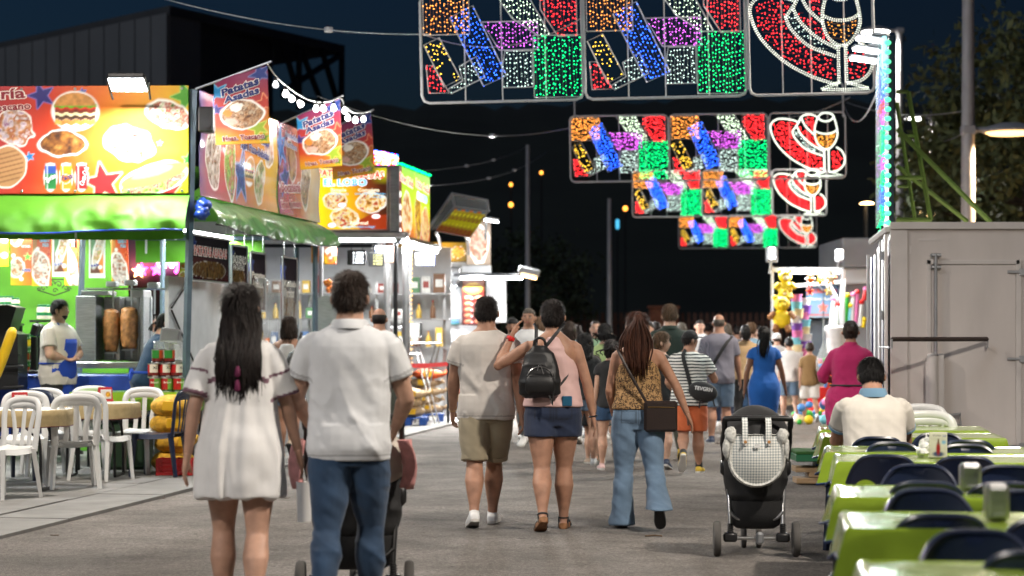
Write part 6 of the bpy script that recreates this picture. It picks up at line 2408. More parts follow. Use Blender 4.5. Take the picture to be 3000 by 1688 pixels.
# fringe of coloured lights on a roof behind
fr = thing('light_fringe','row of purple and blue fairy lights on a roof edge behind the potato stall','string lights',at(1095,480,36))
for cn,sd in (('blue',1),('purple',2),('orange',3),('green',4),('red',5)):
 r_ = np.random.default_rng(sd)
 P = np.array([at(1096+u*70,440+u*16+r_.uniform(0,42)*(1 if cn not in ('blue',) else .2),36) for u in r_.uniform(0,1,60)])
 o = bulbs('fairy_lights',P,.018,M_('bulb_'+cn),fr,r_)
 o.matrix_parent_inverse = Matrix.Translation(fr.location).inverted()
for k in range(13):
 mb = MB()
 p = at(1098+k*5.6,442+k*1.3,36.05)
 mb.col = srgb(('#8a7030','#5a3a60','#a08040')[k % 3])
 mb.box((p.x,36.1,p.z-.12),(.028,.02,.26))
 mb.build('slat',M_('print_board'),fr,True,smooth=None)
# hanging number displays
mat('display_grid',(.05,.05,.06),.3,var=0)
mat('digits_white',(1,1,1),.4,emit=5,ecol=(.9,.95,1),var=0)
mat('digits_blue',(.1,.2,1),.4,emit=3,ecol=(.05,.12,.9),var=0)
mat('digits_yellow',(1,.9,.3),.4,emit=3,ecol=(.95,.95,.45),var=0)
for k,(x0,x1,y0,y1,Y,dm,bg,lab) in enumerate(((1017,1072,733,776,31.2,'digits_white','display_grid','dark hanging display with white numbers, nearest the green stall'),(1079,1125,740,780,32.6,'digits_yellow','till_grey','grey hanging display with yellow numbers in the middle'),
             (1217,1273,742,779,33.2,'digits_white','digits_blue','bright blue hanging display with white numbers'))):
 p,q = at(x0,y1,Y),at(x1,y0,Y)
 t = thing('number_display',lab,'display',((p.x+q.x)/2,Y,p.z),group='hanging number displays')
 w,h = q.x-p.x,q.z-p.z
 mb = MB()
 mb.rbox((0,.06,h/2),(w,.12,h),.01)
 mb.build('case',M_('till_grey' if k else 'black_plastic'),t,smooth=None)
 mb = MB()
 mb.box((.02 if k != 2 else .045,-.004,h/2),(w*.82 if k == 0 else w*.9 if k == 1 else w*.68,.006,h*.86))
 mb.build('screen',M_(bg),t,smooth=None)
 mb = MB()
 for r_ in range(4):
  v,f,wd = text_mesh(('4 3825','1 6047','7 29154','3 84726')[(r_+k) % 4],.01,.1,1.1)
  W = w*.58
  mb.add([(a_[0]/wd*W-W/2+(.025 if k != 2 else .045),-.010,h*(.73-.21*r_)+a_[1]*.045) for a_ in v],f)
 mb.build('digits',M_(dm),t,smooth=None)
 mb = MB()
 for sx in (-.3,.3):
  mb.tube([(sx*w,.06,h),(sx*w*.8,.06,2.95-p.z)],.006,5)
 mb.build('hanger',M_('dark_metal'),t)
# shelves of boxes and bottles on the back wall of the potato stall
SHELF = thing('stock_shelf','steel shelves full of boxes and bottles inside the potato stall','shelf',(-2.9,36.2,0))
for zz in (1.25,1.75,2.2):
 mb = MB()
 mb.rbox((-2.9,36.25,zz),(3.6,.35,.03),.006)
 mb.build('board',M_('steel'),SHELF,True,smooth=None)
for xx in (-4.65,-3.6,-2.4,-1.2):
 mb = MB()
 mb.box((xx,36.4,1.2),(.05,.05,2.4))
 mb.build('upright',M_('steel'),SHELF,True,smooth=None)
SC_ = {'red': '#8a3028','yellow': '#c8a848','green': '#4a7a50','blue': '#506a90','white': '#d8d8d4','orange': '#d87018','brown': '#6a4424'}
for k,v in SC_.items():
 mat('pack_'+k,v,.5,var=.15,vscale=18)
rs = np.random.default_rng(31)
for lv,zz in enumerate((1.265,1.765,2.215)):
 x_ =-4.5
 j = 0
 while x_ <-1.35:
  cn = ('white','white','white','orange','yellow','brown','red','green','blue')[int(rs.integers(0,9))]
  w_,h_ = rs.uniform(.08,.22),rs.uniform(.14,.34)
  kind = rs.integers(0,2)
  od_ = ('first','second','third','fourth','fifth','sixth','seventh','eighth','ninth','tenth','eleventh','twelfth','thirteenth','fourteenth','fifteenth','sixteenth','seventeenth','eighteenth','nineteenth','twentieth','last')[min(j,20)]
  nm_ = 'carton' if kind else 'bottle'
  t = thing(nm_,f'{cn} {nm_}, {od_} from the green stall on the {("lower", "middle", "upper")[lv]} stock shelf',nm_,(x_+w_/2,36.2,zz),group='stock on the potato stall shelves')
  mb = MB()
  if kind:
   mb.rbox((0,0,h_/2),(w_*.94,.2,h_),.006)
   mb.build('box',M_('pack_'+cn),t,smooth=None)
   mb = MB()
   mb.rbox((0,-.102,h_*.5),(w_*.6,.006,h_*.4),.002)
   mb.build('label_patch',M_('pack_white' if cn != 'white' else 'pack_red'),t,smooth=None)
  else:
   r0 = min(w_/2,.05)
   mb.lathe((0,0,0),[(0,0),(r0,.0),(r0,h_*.55),(r0*.4,h_*.75),(r0*.35,h_*.92)],14)
   mb.build('body',M_('pack_'+cn),t,smooth=50)
   mb = MB()
   mb.lathe((0,0,h_*.92),[(r0*.4,0),(r0*.4,h_*.08),(0,h_*.08)],12)
   mb.build('cap',M_('pack_red' if cn != 'red' else 'pack_white'),t,smooth=50)
  x_ += w_+rs.uniform(.01,.08)
  j += 1
# glass case, bowls, grill and oranges on the counter
t = thing('counter_case','small glass display case with black edges on the potato counter','display case',at(1203,990,33.5))
p,q = at(1178,988,33.5),at(1231,946,33.5)
mb = MB()
mb.box(((p.x+q.x)/2,33.7,(p.z+q.z)/2),(q.x-p.x,.4,q.z-p.z))
mb.build('glass',M_('case_glass'),t,True,smooth=None)
mb = MB()
for x in (p.x,q.x):
 for y in (33.5,33.9):
  mb.tube([(x,y,p.z),(x,y,q.z)],.01,4)
for z in (p.z,q.z):
 mb.tube([(p.x,33.5,z),(q.x,33.5,z),(q.x,33.9,z),(p.x,33.9,z)],.01,4,closed=True)
mb.build('edge_frame',M_('black_plastic'),t,True,smooth=None)
for k in range(4):
 p = at(1138+k*15,940,33.9)
 t = thing('mixing_bowl',f'white mixing bowl on the potato counter, {("first", "second", "third", "last")[k]} from the wet-haired man side','bowl',(p.x,33.9,1.62),group='bowls on the counter')
 mb = MB()
 mb.lathe((0,0,0),[(.03,0),(.06,.02),(.095,.09),(.1,.1),(.09,.09),(.055,.025),(0,.02)],18)
 mb.build('bowl',M_('white_plastic'),t,smooth=60)
t = thing('bowl_rack','steel rack lifting the mixing bowls above the counter','rack',at(1160,990,33.9))
mb = MB()
c = at(1160,943,33.9)
mb.rbox((c.x,33.9,1.61-.02),(.5,.3,.03),.008)
for sx in (-.22,.22):
 mb.box((c.x+sx,33.9,1.38),(.03,.26,.42))
mb.build('rack',M_('steel'),t,True,smooth=None)
t = thing('steel_grill','big steel potato oven on the counter behind the polo shirt man','oven',at(960,960,30.5))
mb = MB()
p,q = at(915,958,30.5),at(1000,868,30.5)
mb.poly_prism([(p.x,.95),(q.x,.95),(q.x,q.z),(p.x+.12,q.z),(p.x,q.z-.25)],(0,30.9,0),(1,0,0),(0,0,1),.5)
mb.build('body',M_('steel_brushed'),t,True,smooth=None)
mb = MB()
mb.rbox(((p.x+q.x)/2,30.65,.5),(.45,.5,.9),.02)
mb.build('stand',M_('steel'),t,True,smooth=None)
t = thing('orange_heap','net of oranges hanging inside the potato stall','oranges',at(970,830,33))
mat('orange_fruit',(.75,.22,.02),.4,var=.2)
r_ = np.random.default_rng(8)
for k in range(12):
 p = at(962+r_.uniform(-9,16),822+r_.uniform(0,26),33+r_.uniform(-.05,.05))
 mb = MB()
 mb.ell(p,(.042,.042,.04),10,7)
 mb.build('orange',M_('orange_fruit'),t,True,smooth=180)
t = thing('folding_table','steel folding table beside the potato counter above the red ribbon','table',at(1245,1120,33.2))
p,q = at(1205,1012,33.2),at(1292,1004,33.2)
mb = MB()
mb.rbox(((p.x+q.x)/2,33.3,1.33),(q.x-p.x,.6,.03),.01)
mb.build('table_top',M_('steel'),t,True,smooth=None)
for (s0,s1) in ((0.1,.8),(.8,.1),(.25,.95),(.95,.25)):
 mb = MB()
 mb.tube([(p.x+(q.x-p.x)*s0,33.1+.3*(s0 > .5),1.3),(p.x+(q.x-p.x)*s1,33.1+.3*(s0 > .5),.03)],.013,6)
 mb.build('leg',M_('steel'),t,True)
# ------------------------------------------------------------------ white food trailer further on
YT = 40.0
wt = thing('white_trailer','white lit food trailer at the end of the stall row','trailer',(-1.4,YT,0))
mat('trailer_white',(.72,.73,.74),.4,var=.06,vscale=2)
mat('trailer_grey',(.30,.31,.33),.5,var=.1,vscale=2)
def tbox(name,x0,x1,y0,y1,Ya,Yb,m,parent=wt,b_=.012,Yref=YT):
 p,q = at(x0,y1,Yref),at(x1,y0,Yref)
 mb = MB()
 mb.rbox(((p.x+q.x)/2,(Ya+Yb)/2,(p.z+q.z)/2),(q.x-p.x,Yb-Ya,q.z-p.z),b_)
 return mb.build(name,M_(m),parent,True,smooth=None)
tbox('counter_front',1090,1425,950,1004,YT,YT+.3,'trailer_white')
tbox('skirt',1090,1425,1005,1140,YT+.1,YT+.35,'trailer_grey')
tbox('roof_roll',1085,1352,788,829,YT-.2,YT+.3,'trailer_white',b_=.06)
tbox('awning_box',1085,1340,824,842,YT-.3,YT-.05,'trailer_grey')
tbox('wall_panel',1279,1352,842,949,YT+.1,YT+.25,'trailer_white')
tbox('wall_panel',1090,1150,842,949,YT+.1,YT+.25,'trailer_grey')
tbox('roof_edge',1085,1437,768,786,YT+.0,YT+2.6,'trailer_white')
tbox('back_wall',1090,1352,786,949,YT+2.4,YT+2.5,'trailer_grey')
tbox('end_box',1352,1440,778,800,YT-.1,YT+.4,'trailer_white')
s = Sheet(1.36,.37,.02,flat_fn(at(1162,766,YT-.05),(1,0,0),(0,0,1)),(0,-1,0))
s.grad([(0,'#4a3414'),(.3,'#8a6a20'),(.7,'#b08020'),(1,'#5a4818')],0)
for k in range(4):
 s.food(.6+k*.2,.15+.03*(k % 2),.13,.12,['#8a4a10','#c88a28','#e0b050','#6a3408'],0,14,k,.15,.003)
s.text('CANDY',.3,.26,.11,'#c03a1c','#e8d890',.05,0,.03,fit=.5)
s.build('picture_band',wt,M_('print_lit'),True,.03,tm=M_('letters_lit'))
s = Sheet(.47,.87,.02,flat_fn(at(1367,775,YT-.05),(1,0,-.02),(0,0,1)),(0,-1,0))
s.grad([(0,'#8a7a6a'),(.6,'#b8a898'),(1,'#6a5a50')],90)
s.food(.24,.4,.17,.32,['#8a5a40','#d8c8b8','#b07858','#e8e0d8'],0,8,5,.2,.02)
s.build('picture_panel',wt,M_('print_lit'),True,.03)
# sloping menu sign on the roof
sg = thing('roof_menu_sign','tilted menu sign in a clear frame on the trailer roof','sign',at(1340,680,37))
def cr5(x,y):
 return 880+x/2.898,400+y/2.898
bl,br,tr,tl = (cr5(1155,792),cr5(1440,850),cr5(1597,637),cr5(1303,598))
pts = [at(bl[0],bl[1],36.6),at(br[0],br[1],36.4),at(tr[0],tr[1],37.2),at(tl[0],tl[1],37.4)]
s = Sheet(.6,.55,.012,quad_fn(*pts,0,(0,-1,0),.6,.55),(0,-.6,-.3))
s.grad([(0,'#6a2c14'),(.2,'#8a6a10'),(.45,'#b0a818'),(.7,'#7a5a18'),(.85,'#a89018'),(1,'#2a4a6a')],90)
for k in range(8):
 for (v_,c_) in ((.14,'#7a3018'),(.33,'#b8b020'),(.55,'#8a5a28'),(.72,'#c8c030')):
  s.ell(.05+k*.07,v_*.55,.024,.035,c_,0,.3,k)
 s.ell(.05+k*.07,.5,.03,.022,('#b84a20','#2a5a8a')[k % 2])
s.build('print',sg,mat('print_dimlit',attr=True,rough=.3,var=.1,emit=.45),True,.02)
mb = MB()
fo = [cr5(1080,790),cr5(1160,795),cr5(1310,600),cr5(1290,485),cr5(1590,545),cr5(1597,637),cr5(1440,850)]
P3 = [at(*p,36.9) for p in fo]
mb.tube([P3[1],P3[2],P3[5],P3[6],P3[1]],.03,4)
mb.tube([P3[0],P3[3],P3[4],P3[5]],.03,4)
mb.tube([P3[3],P3[2]],.02,4)
mb.build('frame',M_('trailer_grey'),sg,True,smooth=None)
mb = MB()
mb.add([P3[2],P3[5],P3[4],P3[3]],[(0,1,2,3)])
mb.add([P3[0],P3[1],P3[2],P3[3]],[(0,1,2,3)])
mb.build('clear_cover',M_('case_glass'),sg,True,smooth=None)
mb = MB()
for (x,y) in ((1150,820),(1400,850)):
 p = at(*cr5(x,y),37)
 mb.tube([p,(p.x,38.5,3.3),(p.x,YT+.3,3.0)],.03,6)
mb.build('stay',M_('galvanised'),sg,True)
# brown menu board, door flap, awning arm with heater
mb_t = thing('menu_board','brown hot dog menu board standing on the white trailer front','menu board',at(1386,953,YT-.2))
s = Sheet(.43,.88,.012,flat_fn(at(1355,953,YT-.25),(1,0,0),(0,0,1)),(0,-1,0))
s.grad([(0,'#4a1014'),(.7,'#5a1814'),(.85,'#6a3a18'),(1,'#5a2814')],90)
s.put(s.soft(s.dell(.21,.72,.17,.11)),'#a8842c')
for r_ in range(5):
 for c_ in range(2):
  s.ell(.11+.2*c_,.08+r_*.115,.075,.04,'#a85a3c',10,.2,r_*2+c_)
  s.ell(.10+.2*c_,.09+r_*.115,.06,.014,'#d89878',10,.2,3)
  s.ell(.18+.2*c_,.06+r_*.115,.022,.022,'#e0b0b0')
s.text('HOT DOGS',.08,.72,.06,'#3a1408',None,0,8,.02,fit=.26)
s.build('print',mb_t,M_('print_board'),True,.03,tm=M_('letters'))
tbox('door_flap',1424,1484,815,946,YT-.1,YT-.05,'trailer_white')
aw = thing('awning_arm','long lit awning arm reaching out over the lane with a heater on its end','awning',at(1440,805,YT-1))
mb = MB()
mb.tube([at(1330,806,YT-.6),at(1545,806,YT-.9)],.035,6)
mb.build('arm',M_('galvanised'),aw,True)
for (x0,x1) in ((1350,1410),(1420,1530)):
 mb = MB()
 mb.tube([at(x0,815,YT-.6),at(x1,815,YT-.8)],.03,6)
 mb.build('tube_lamp',M_('tube_white'),aw,True)
mb = MB()
mb.rbox(at(1550,796,YT-1),(.42,.3,.14),.02,Matrix.Rotation(.22,3,'Y'))
mb.build('heater_box',M_('galvanised'),aw,True,smooth=None)
mb = MB()
mb.rbox(at(1549,812,YT-1.05),(.3,.2,.03),.005,Matrix.Rotation(.22,3,'Y'))
mb.build('heater_glow',M_('lamp_warm'),aw,True,smooth=None)
for (px,py,Y,pw,sz) in ((1240,835,YT-.35,220,2.2),(1440,822,YT-.9,90,1.0),(1220,790,YT+1.2,260,2.0)):
 light('trailer_light','AREA',at(px,py,Y),pw,(1,1,1),sz,(R(-20),0,0),wt,sy=.15)
for (x0,x1,py) in ((1100,1330,846),(1120,1300,800)):
 mb = MB()
 mb.tube([at(x0,py,YT-.3),at(x1,py,YT-.3)],.03,6)
 mb.build('tube_lamp',M_('tube_white'),wt,True)
for (x0,y0,x1,y1) in ((1215,860,1290,935),(1255,722,1275,760)):
 mb = MB()
 mb.tube([at(x0,y0,YT+.4),at(x1,y1,YT+.4)],.03,6)
 mb.build('strut',M_('galvanised'),wt,True)
for k in range(4):
 t = thing('paper_stack',f'stack of coloured paper trays on the trailer counter, {("lowest", "second", "third", "topmost")[k]}','trays',at(1320,950-4*k,YT),group='paper trays on the trailer counter')
 p = at(1318,949-4.2*k,YT-.05)
 mb = MB()
 mb.rbox((0,0,.012),(.36,.2,.024),.004)
 t.location = (p.x,p.y+.1,p.z)
 mb.build('tray',mat(f'tray_{k}',('#4a9aa0','#5a60b0','#60a080','#7a5aa0')[k],.6),t,smooth=None)
p = at(1258,950,YT+.1)
t = thing('drinks_tap','small chrome drinks tap on the trailer counter','tap',p)
mb = MB()
mb.lathe((0,0,0),[(.05,0),(.05,.02),(.02,.03),(.02,.12),(.035,.14),(.04,.17),(0,.2)],14)
mb.build('tap',M_('steel'),t,smooth=60)
# string-lit column by the trailer
for (px,m,lab) in ((1200,'bulb_yellow','post wrapped in yellow fairy lights by the potato stall'),):
 t = thing('lit_post',lab,'post',(at(px,990,34.5).x,34.5,0))
 mb = MB()
 mb.tube([(0,0,0),(0,0,3.0)],.035,8)
 mb.build('post',M_('galvanised'),t)
 r_ = np.random.default_rng(2)
 bulbs('fairy_lights',np.array([(.045*math.cos(k),-abs(.045*math.sin(k)),.7+k*.012) for k in range(190)]),.008,mat('bulb_soft',(1,.55,.1),.4,emit=3,ecol=(1,.5,.08),var=0),t,r_)
# ------------------------------------------------------------------ sacks of potatoes on blue pallets
mat('sack_mesh',(.42,.30,.18),.8,var=.4,vscale=26,bump=.8,bscale=40)
mat('sack_yellow',(.55,.30,.02),.75,var=.35,vscale=22,bump=.8,bscale=36)
mat('sack_orange',(.65,.10,.02),.75,var=.35,vscale=22,bump=.8,bscale=36)
mat('pallet_blue',(.015,.08,.35),.55,var=.2)
def sack(label,c,size,m,seed,rz=0.0,group=None):
 t = thing('potato_sack',label,'sack',c,rz,group)
 mb = MB()
 mb.ell((0,0,size[2]*.5),(size[0]/2,size[1]/2,size[2]*.54),22,15)
 v = np.array(mb.v)
 d = v-np.array((0,0,size[2]*.5))
 d = d*(1+.12*fnoise(v+seed,7,seed,2))[:,None]
 v = d+np.array((0,0,size[2]*.5))
 v[:,2] = np.maximum(v[:,2],.0)
 mb.v = [tuple(a) for a in v]
 mb.build('net',m,t,smooth=180)
 mb = MB()
 e = size[0]/2
 mb.tube([(e*.9,0,size[2]*.5),(e*1.15,0,size[2]*.55),(e*1.3,0,size[2]*.7)],[.05,.025,.05],8)
 mb.build('tied_neck',m,t,smooth=180)
 mb = MB()
 mb.col = srgb('#d8a820')
 mb.poly_prism([(-.07,-.04),(.07,-.05),(.08,.04),(-.06,.05)],(0,-size[1]/2*1.08-.005,size[2]*.55),(1,0,0),(0,0,1),.004)
 mb.build('tag',M_('print_board'),t,smooth=None)
 return t
def pallet(label,x,y,w=.8,d=.6):
 t = thing('pallet',label,'pallet',(x,y,0),group='blue pallets')
 for k in range(5):
  mb = MB()
  mb.rbox((0,-d/2+.06+k*(d-.12)/4,.145),(w,.1,.02),.004)
  mb.build('board',M_('pallet_blue'),t,smooth=None)
 for sx in (-1,0,1):
  for sy in (-1,1):
   mb = MB()
   mb.rbox((sx*(w/2-.06),sy*(d/2-.06),.067),(.11,.1,.134),.01)
   mb.build('foot',M_('pallet_blue'),t,smooth=None)
 return t
for k,(px,Y,n_,lab) in enumerate(((1246,34.2,5,'pallet with the tall sack stack beside the polo shirt man'),(1196,32.7,3,'nearer pallet half hidden by the polo shirt man'),(1330,40.2,4,'far pallet with sacks by the white trailer'))):
 x = at(px,990,Y).x
 pallet('blue plastic '+lab,x,Y,.62 if k == 0 else .6,.5)
 z = .158
 for j in range(n_):
  m = M_('sack_orange') if (k == 2 and j in (1,3)) or (k == 0 and j == n_-1) else M_('sack_mesh')
  sack(f'{"orange" if m == M_("sack_orange") else "tan"} net sack of potatoes, {("lowest", "second", "third", "fourth", "topmost")[j]} on the {("tall stack beside the polo shirt man", "nearer half hidden pallet", "far pallet by the white trailer")[k]}',(x+.03*(-1)**j,Y+.02*(j % 2),z),(.52,.42,.17),m,j+7*k,.1*(-1)**j,'potato sacks on pallets')
  z += .142
for k in range(3):
 chair(f'black slatted plastic chair in the nested stack by the far sacks, {("lowest", "middle", "topmost")[k]}',at(1290,990,38.5).x,38.5-.035*k,R(200),'slat','black_plastic','stacked black chairs',z=.12*k)
rb = thing('red_ribbon','red barrier ribbon stretched at waist height before the stalls','barrier tape',at(1260,1070,32.5))
mb = MB()
for i,(q0,q1) in enumerate(((at(1130,1067,31.8),at(1313,1066,33.5)),)):
 P = np.array([[tuple(q0.lerp(q1,u)+Vector((0,0,dz-.03*math.sin(PI*u)))) for u in np.linspace(0,1,14)] for dz in (-.035,.035)])
 mb.grid(P)
mb.build('tape',mat('tape_red',(.75,.02,.02),.4),rb,True,smooth=180)
for q0 in (at(1130,1067,31.82),at(1313,1066,33.52)):
 mb = MB()
 mb.tube([(q0.x,q0.y,0),(q0.x,q0.y,1.1)],.025,8)
 mb.lathe((q0.x,q0.y,0),[(.16,0),(.16,.02),(.03,.04)],16)
 mb.build('stand',M_('dark_metal'),rb,True,smooth=60)
t = thing('roof_floodlight','small white floodlight on the roof corner of the white trailer','floodlight',at(1432,655,39.5))
c = at(1440,641,39.4)
mb = MB()
mb.rbox(c,(.30,.12,.07),.015,Matrix.Rotation(.15,3,'Y'))
mb.tube([c+Vector((-.1,.02,-.02)),c+Vector((-.12,.1,-.4))],.02,6)
mb.build('housing',M_('galvanised'),t,True,smooth=None)
mb = MB()
mb.rbox(c+Vector((.0,-.03,-.05)),(.27,.1,.02),.004,Matrix.Rotation(.15,3,'Y'))
mb.build('glass',M_('tube_white'),t,True,smooth=None)
light('flood','SPOT',c+Vector((.05,-.1,-.12)),5000,(1,1,.97),.15,aim(c,(3.5,28,.5)),t,spot=120)
# ------------------------------------------------------------------ big white box trailer with the lit column board
YB = 20.3
BX = (2610-1500)*YB/F           # left corner of the end face
mat('box_paint',(.60,.545,.515),.5,var=.10,vscale=2.6,stretch=(1,1,.3),bump=.06,bscale=120,detail=9)
mat('box_trim',(.60,.555,.53),.45,var=.06,vscale=4)
mat('bar_brown',(.045,.028,.022),.5,var=.15)
mat('paint_green',(.25,.40,.09),.5,var=.15,vscale=6)
mat('poster_navy',(.012,.02,.09),.35,var=.5,vscale=5)
bt = thing('box_trailer','big off-white box trailer closing the tables side, door and rods on its end','trailer',(BX,YB,0))
def bb(name,x0,x1,y0,y1,ya=0.0,yb=.02,m='box_paint',parent=bt,b_=.004):
 """box on the end face from picture coordinates; ya/yb in front of the face"""
 p,q = at(x0,y1,YB),at(x1,y0,YB)
 mb = MB()
 mb.rbox(((p.x+q.x)/2,YB-(ya+yb)/2,(p.z+q.z)/2),(abs(q.x-p.x),yb-ya,abs(q.z-p.z)),b_)
 return mb.build(name,M_(m),parent,world=parent is bt,smooth=None)
mb = MB()
z0,z1 = .30,at(2610,655,YB).z
q = [(BX,YB),(BX+3.6,YB),(BX+3.6,YB+6),(BX+.93,YB+6)]
mb.add([(x,y,z0) for x,y in q]+[(x,y,z1) for x,y in q],[(0,1,5,4),(1,2,6,5),(2,3,7,6),(3,0,4,7),(4,5,6,7),(3,2,1,0)])
mb.build('body',M_('box_paint'),bt,True,smooth=None)
bb('top_rail',2606,3700,651,672,0,.03,'box_trim')
bb('corner_trim',2608,2656,672,1345,0,.012,'box_trim')
bb('seam',2655,2658,676,1340,0,.014,'box_trim',b_=.001)
bb('bottom_rail',2606,3700,1336,1352,0,.03,'box_trim')
# door outline: raised frame
for (x0,x1,y0,y1) in ((2715,2987,762,775),(2715,2727,762,1320),(2976,2992,762,1345),(2976,3700,1335,1342)):
 bb('door_frame',x0,x1,y0,y1,0,.016,'box_trim')
bb('door',2729,2975,777,1333,.002,.008,'box_paint')
for (y0,y1) in ((787,808),(1042,1062),(1297,1318)):
 h = bb('hinge',2985,3010,y0,y1,0,.03,'galvanised')
 bb('hinge_strap',2950,2990,y0+6,y1-7,.017,.028,'galvanised')
mb = MB()
mb.tube([at(2742,745,YB-.05),at(2742,1040,YB-.05)],.015,10)
mb.build('lock_rod',M_('galvanised'),bt,True,smooth=60)
for py in (748,783):
 mb = MB()
 p = at(2742,py,YB-.04)
 mb.tube([(p.x-.05,p.y,p.z),(p.x+.05,p.y,p.z)],.018,8)
 mb.build('rod_clamp',M_('galvanised'),bt,True,smooth=60)
# cylinders and plate below the bar
for (x0,r,y0,y1) in ((2722,.058,1042,1215),(2706,.014,1062,1212)):
 mb = MB()
 c0,c1 = at(x0+10,y1,YB-.08),at(x0+10,y0,YB-.08)
 mb.tube([c0,c1],r,14)
 mb.ell(c1,(r,r,r*.5),12,7)
 mb.build('cylinder',M_('box_trim'),bt,True,smooth=60)
bb('side_plate',2742,2760,1036,1215,.04,.1,'box_trim')
# brown bar standing off the wall, on hooks
mb = MB()
p,q = at(2613,994,YB-.75),at(2893,994,YB-.09)
mb.tube([(p.x,p.y,p.z),(q.x,q.y,q.z)],.022,4)
mb.build('bar',M_('bar_brown'),bt,True,smooth=None)
for c in (p,q):
 mb = MB()
 mb.tube([c,(c.x,c.y,c.z-.08),(c.x+.015,YB,c.z-.08)],.009,6)
 mb.build('bar_hook',M_('galvanised'),bt,True)
mb = MB()
P = [at(x,y,YB-.06) for x,y in ((2775,1217),(2812,1212),(2816,1245),(2790,1240))]
mb.tube(P,.014,6,closed=True)
mb.build('tow_handle',M_('galvanised'),bt,True)
# wear marks
for (x0,x1,y0,y1) in ((2690,2760,700,706),(2664,2670,720,745),(2661,2672,790,820)):
 bb('scuff',x0,x1,y0,y1,.0005,.003,'box_trim',b_=.0005)
# wheels under the body
for (dx,dy) in ((.35,2.6),(3.3,2.6)):
 mb = MB()
 mb.lathe((BX+.4+dx,YB+dy,.3),[(.12,-.1),(.28,-.1),(.3,-.06),(.3,.06),(.28,.1),(.12,.1)],24,'X')
 mb.build('wheel',M_('black_rubber'),bt,True,smooth=40)
# open side hatch panels on the lane side
LD = SIDE_D
def lane_pt(s,off,z):
 q = Vector((BX,YB,0))+Vector((.155,1,0)).normalized()*s-SIDE_N*0+Vector((-1,.155,0)).normalized()*off
 return Vector((q.x,q.y,z))
for (s_a,s_b,off,z_a,z_b,m,nm) in ((.05,.22,.03,.35,2.45,'box_trim','hatch_post'),(.25,.95,.04,.62,2.42,'poster_navy','hatch_poster'),(1.0,1.1,.06,.4,2.42,'box_trim','hatch_post'),(1.15,1.9,.10,.5,2.3,'sheet_white','hatch_panel'),(1.95,2.6,.12,.6,2.3,'poster_navy','hatch_poster'),(2.62,2.7,.16,.4,2.35,'box_trim','hatch_post')):
 mb = MB()
 a,b = lane_pt(s_a,off,0),lane_pt(s_b,off,0)
 c,d = lane_pt(s_b,off+.03,0),lane_pt(s_a,off+.03,0)
 q = (a,b,c,d)
 mb.add([(v.x,v.y,z_a) for v in q]+[(v.x,v.y,z_b) for v in q],[(0,1,5,4),(1,2,6,5),(2,3,7,6),(3,0,4,7),(4,5,6,7),(3,2,1,0)])
 mb.build(nm,M_(m),bt,True,smooth=None)
mb = MB()
mb.tube([lane_pt(.0,.03,2.5),lane_pt(2.7,.14,2.5)],.035,6)
mb.build('hatch_rail',M_('box_trim'),bt,True)
for zz in (.95,1.6,2.2):
 mb = MB()
 mb.tube([lane_pt(.23,.08,zz),lane_pt(.23,.08,zz+.09)],.016,8)
 mb.build('hatch_hinge',M_('galvanised'),bt,True)
# ------------------------------------------------------------------ lit column board on its roof edge
lb = thing('light_board','tall board of green and blue lights on the lane edge of the box trailer','light board',lane_pt(0,0,2.55))
S0,S1 = .02,1.75
mat('board_back',(.02,.03,.06),.4,var=.3)
def board_top(s):
 return float(np.interp(s,[S0,S1],[4.42,4.2]))
mb = MB()
P = [lane_pt(S0,.02,2.52),lane_pt(S1,.02,2.52),lane_pt(S1,.02,board_top(S1)),lane_pt(S0,.02,board_top(S0))]
Q = [p-Vector((-1,.155,0)).normalized()*.05 for p in P]
mb.add(P+Q,[(0,1,2,3),(7,6,5,4),(0,4,5,1),(1,5,6,2),(2,6,7,3),(3,7,4,0)])
mb.build('backing',M_('board_back'),lb,True,smooth=None)
mat('led_cyan',(.3,.9,1),.4,emit=1.6,ecol=(.45,.9,1),var=0)
for cn in ('green','blue','purple','white'):
 pass
mat('led_edge',(.1,1,.5),.4,emit=1.5,ecol=(.12,1,.45),var=0)
rng = np.random.default_rng(9)
for (s,off) in ((S0-.02,.03),(S1+.02,.05)):
 for z in np.arange(2.56,board_top(s),.094):
  mb = MB()
  c = lane_pt(s,off,z)
  mb.ell(c,(.034,.034,.026),10,7)
  mb.build('edge_lamp',M_('led_edge'),lb,True,smooth=180)
bands = [(2.6,2.75,'green'),(2.75,2.95,'blue'),(2.95,3.12,'green'),(3.12,3.26,'purple'),(3.26,3.55,'green'),(3.55,3.7,'purple'),(3.7,3.8,'red'),(3.8,4.2,'blue')]
for (za,zb,cn) in bands:
 P = []
 for s in np.arange(S0+.05,S1,.07):
  for z in np.arange(za,zb,.045):
   P.append(tuple(lane_pt(s+rng.uniform(-.01,.01),.05+rng.uniform(0,.05),z)))
 o = bulbs('led_field',np.array(P),.011,MATS.get('led_'+cn+'_dim') or mat('led_'+cn+'_dim',(.1,.1,.1),.4,emit=2.2,ecol={'green': (0,.85,.25),'blue': (.05,.15,1),'purple': (.6,.12,.8),'red': (1,.05,.06)}[cn],var=0),lb,rng)
 o.matrix_parent_inverse = Matrix.Translation(lb.location).inverted()
for s in np.linspace(S0+.1,S1-.1,7):
 mb = MB()
 z_top = board_top(s)+.02
 mb.tube([lane_pt(s,.10,2.6),lane_pt(s,.10,z_top)],.014,8)
 mb.build('clear_tube',M_('case_glass'),lb,True,smooth=60)
 mb = MB()
 mb.tube([lane_pt(s,.06,z_top-.32),lane_pt(s,.06,z_top)],.022,8)
 mb.build('bright_tip',M_('led_cyan'),lb,True,smooth=60)
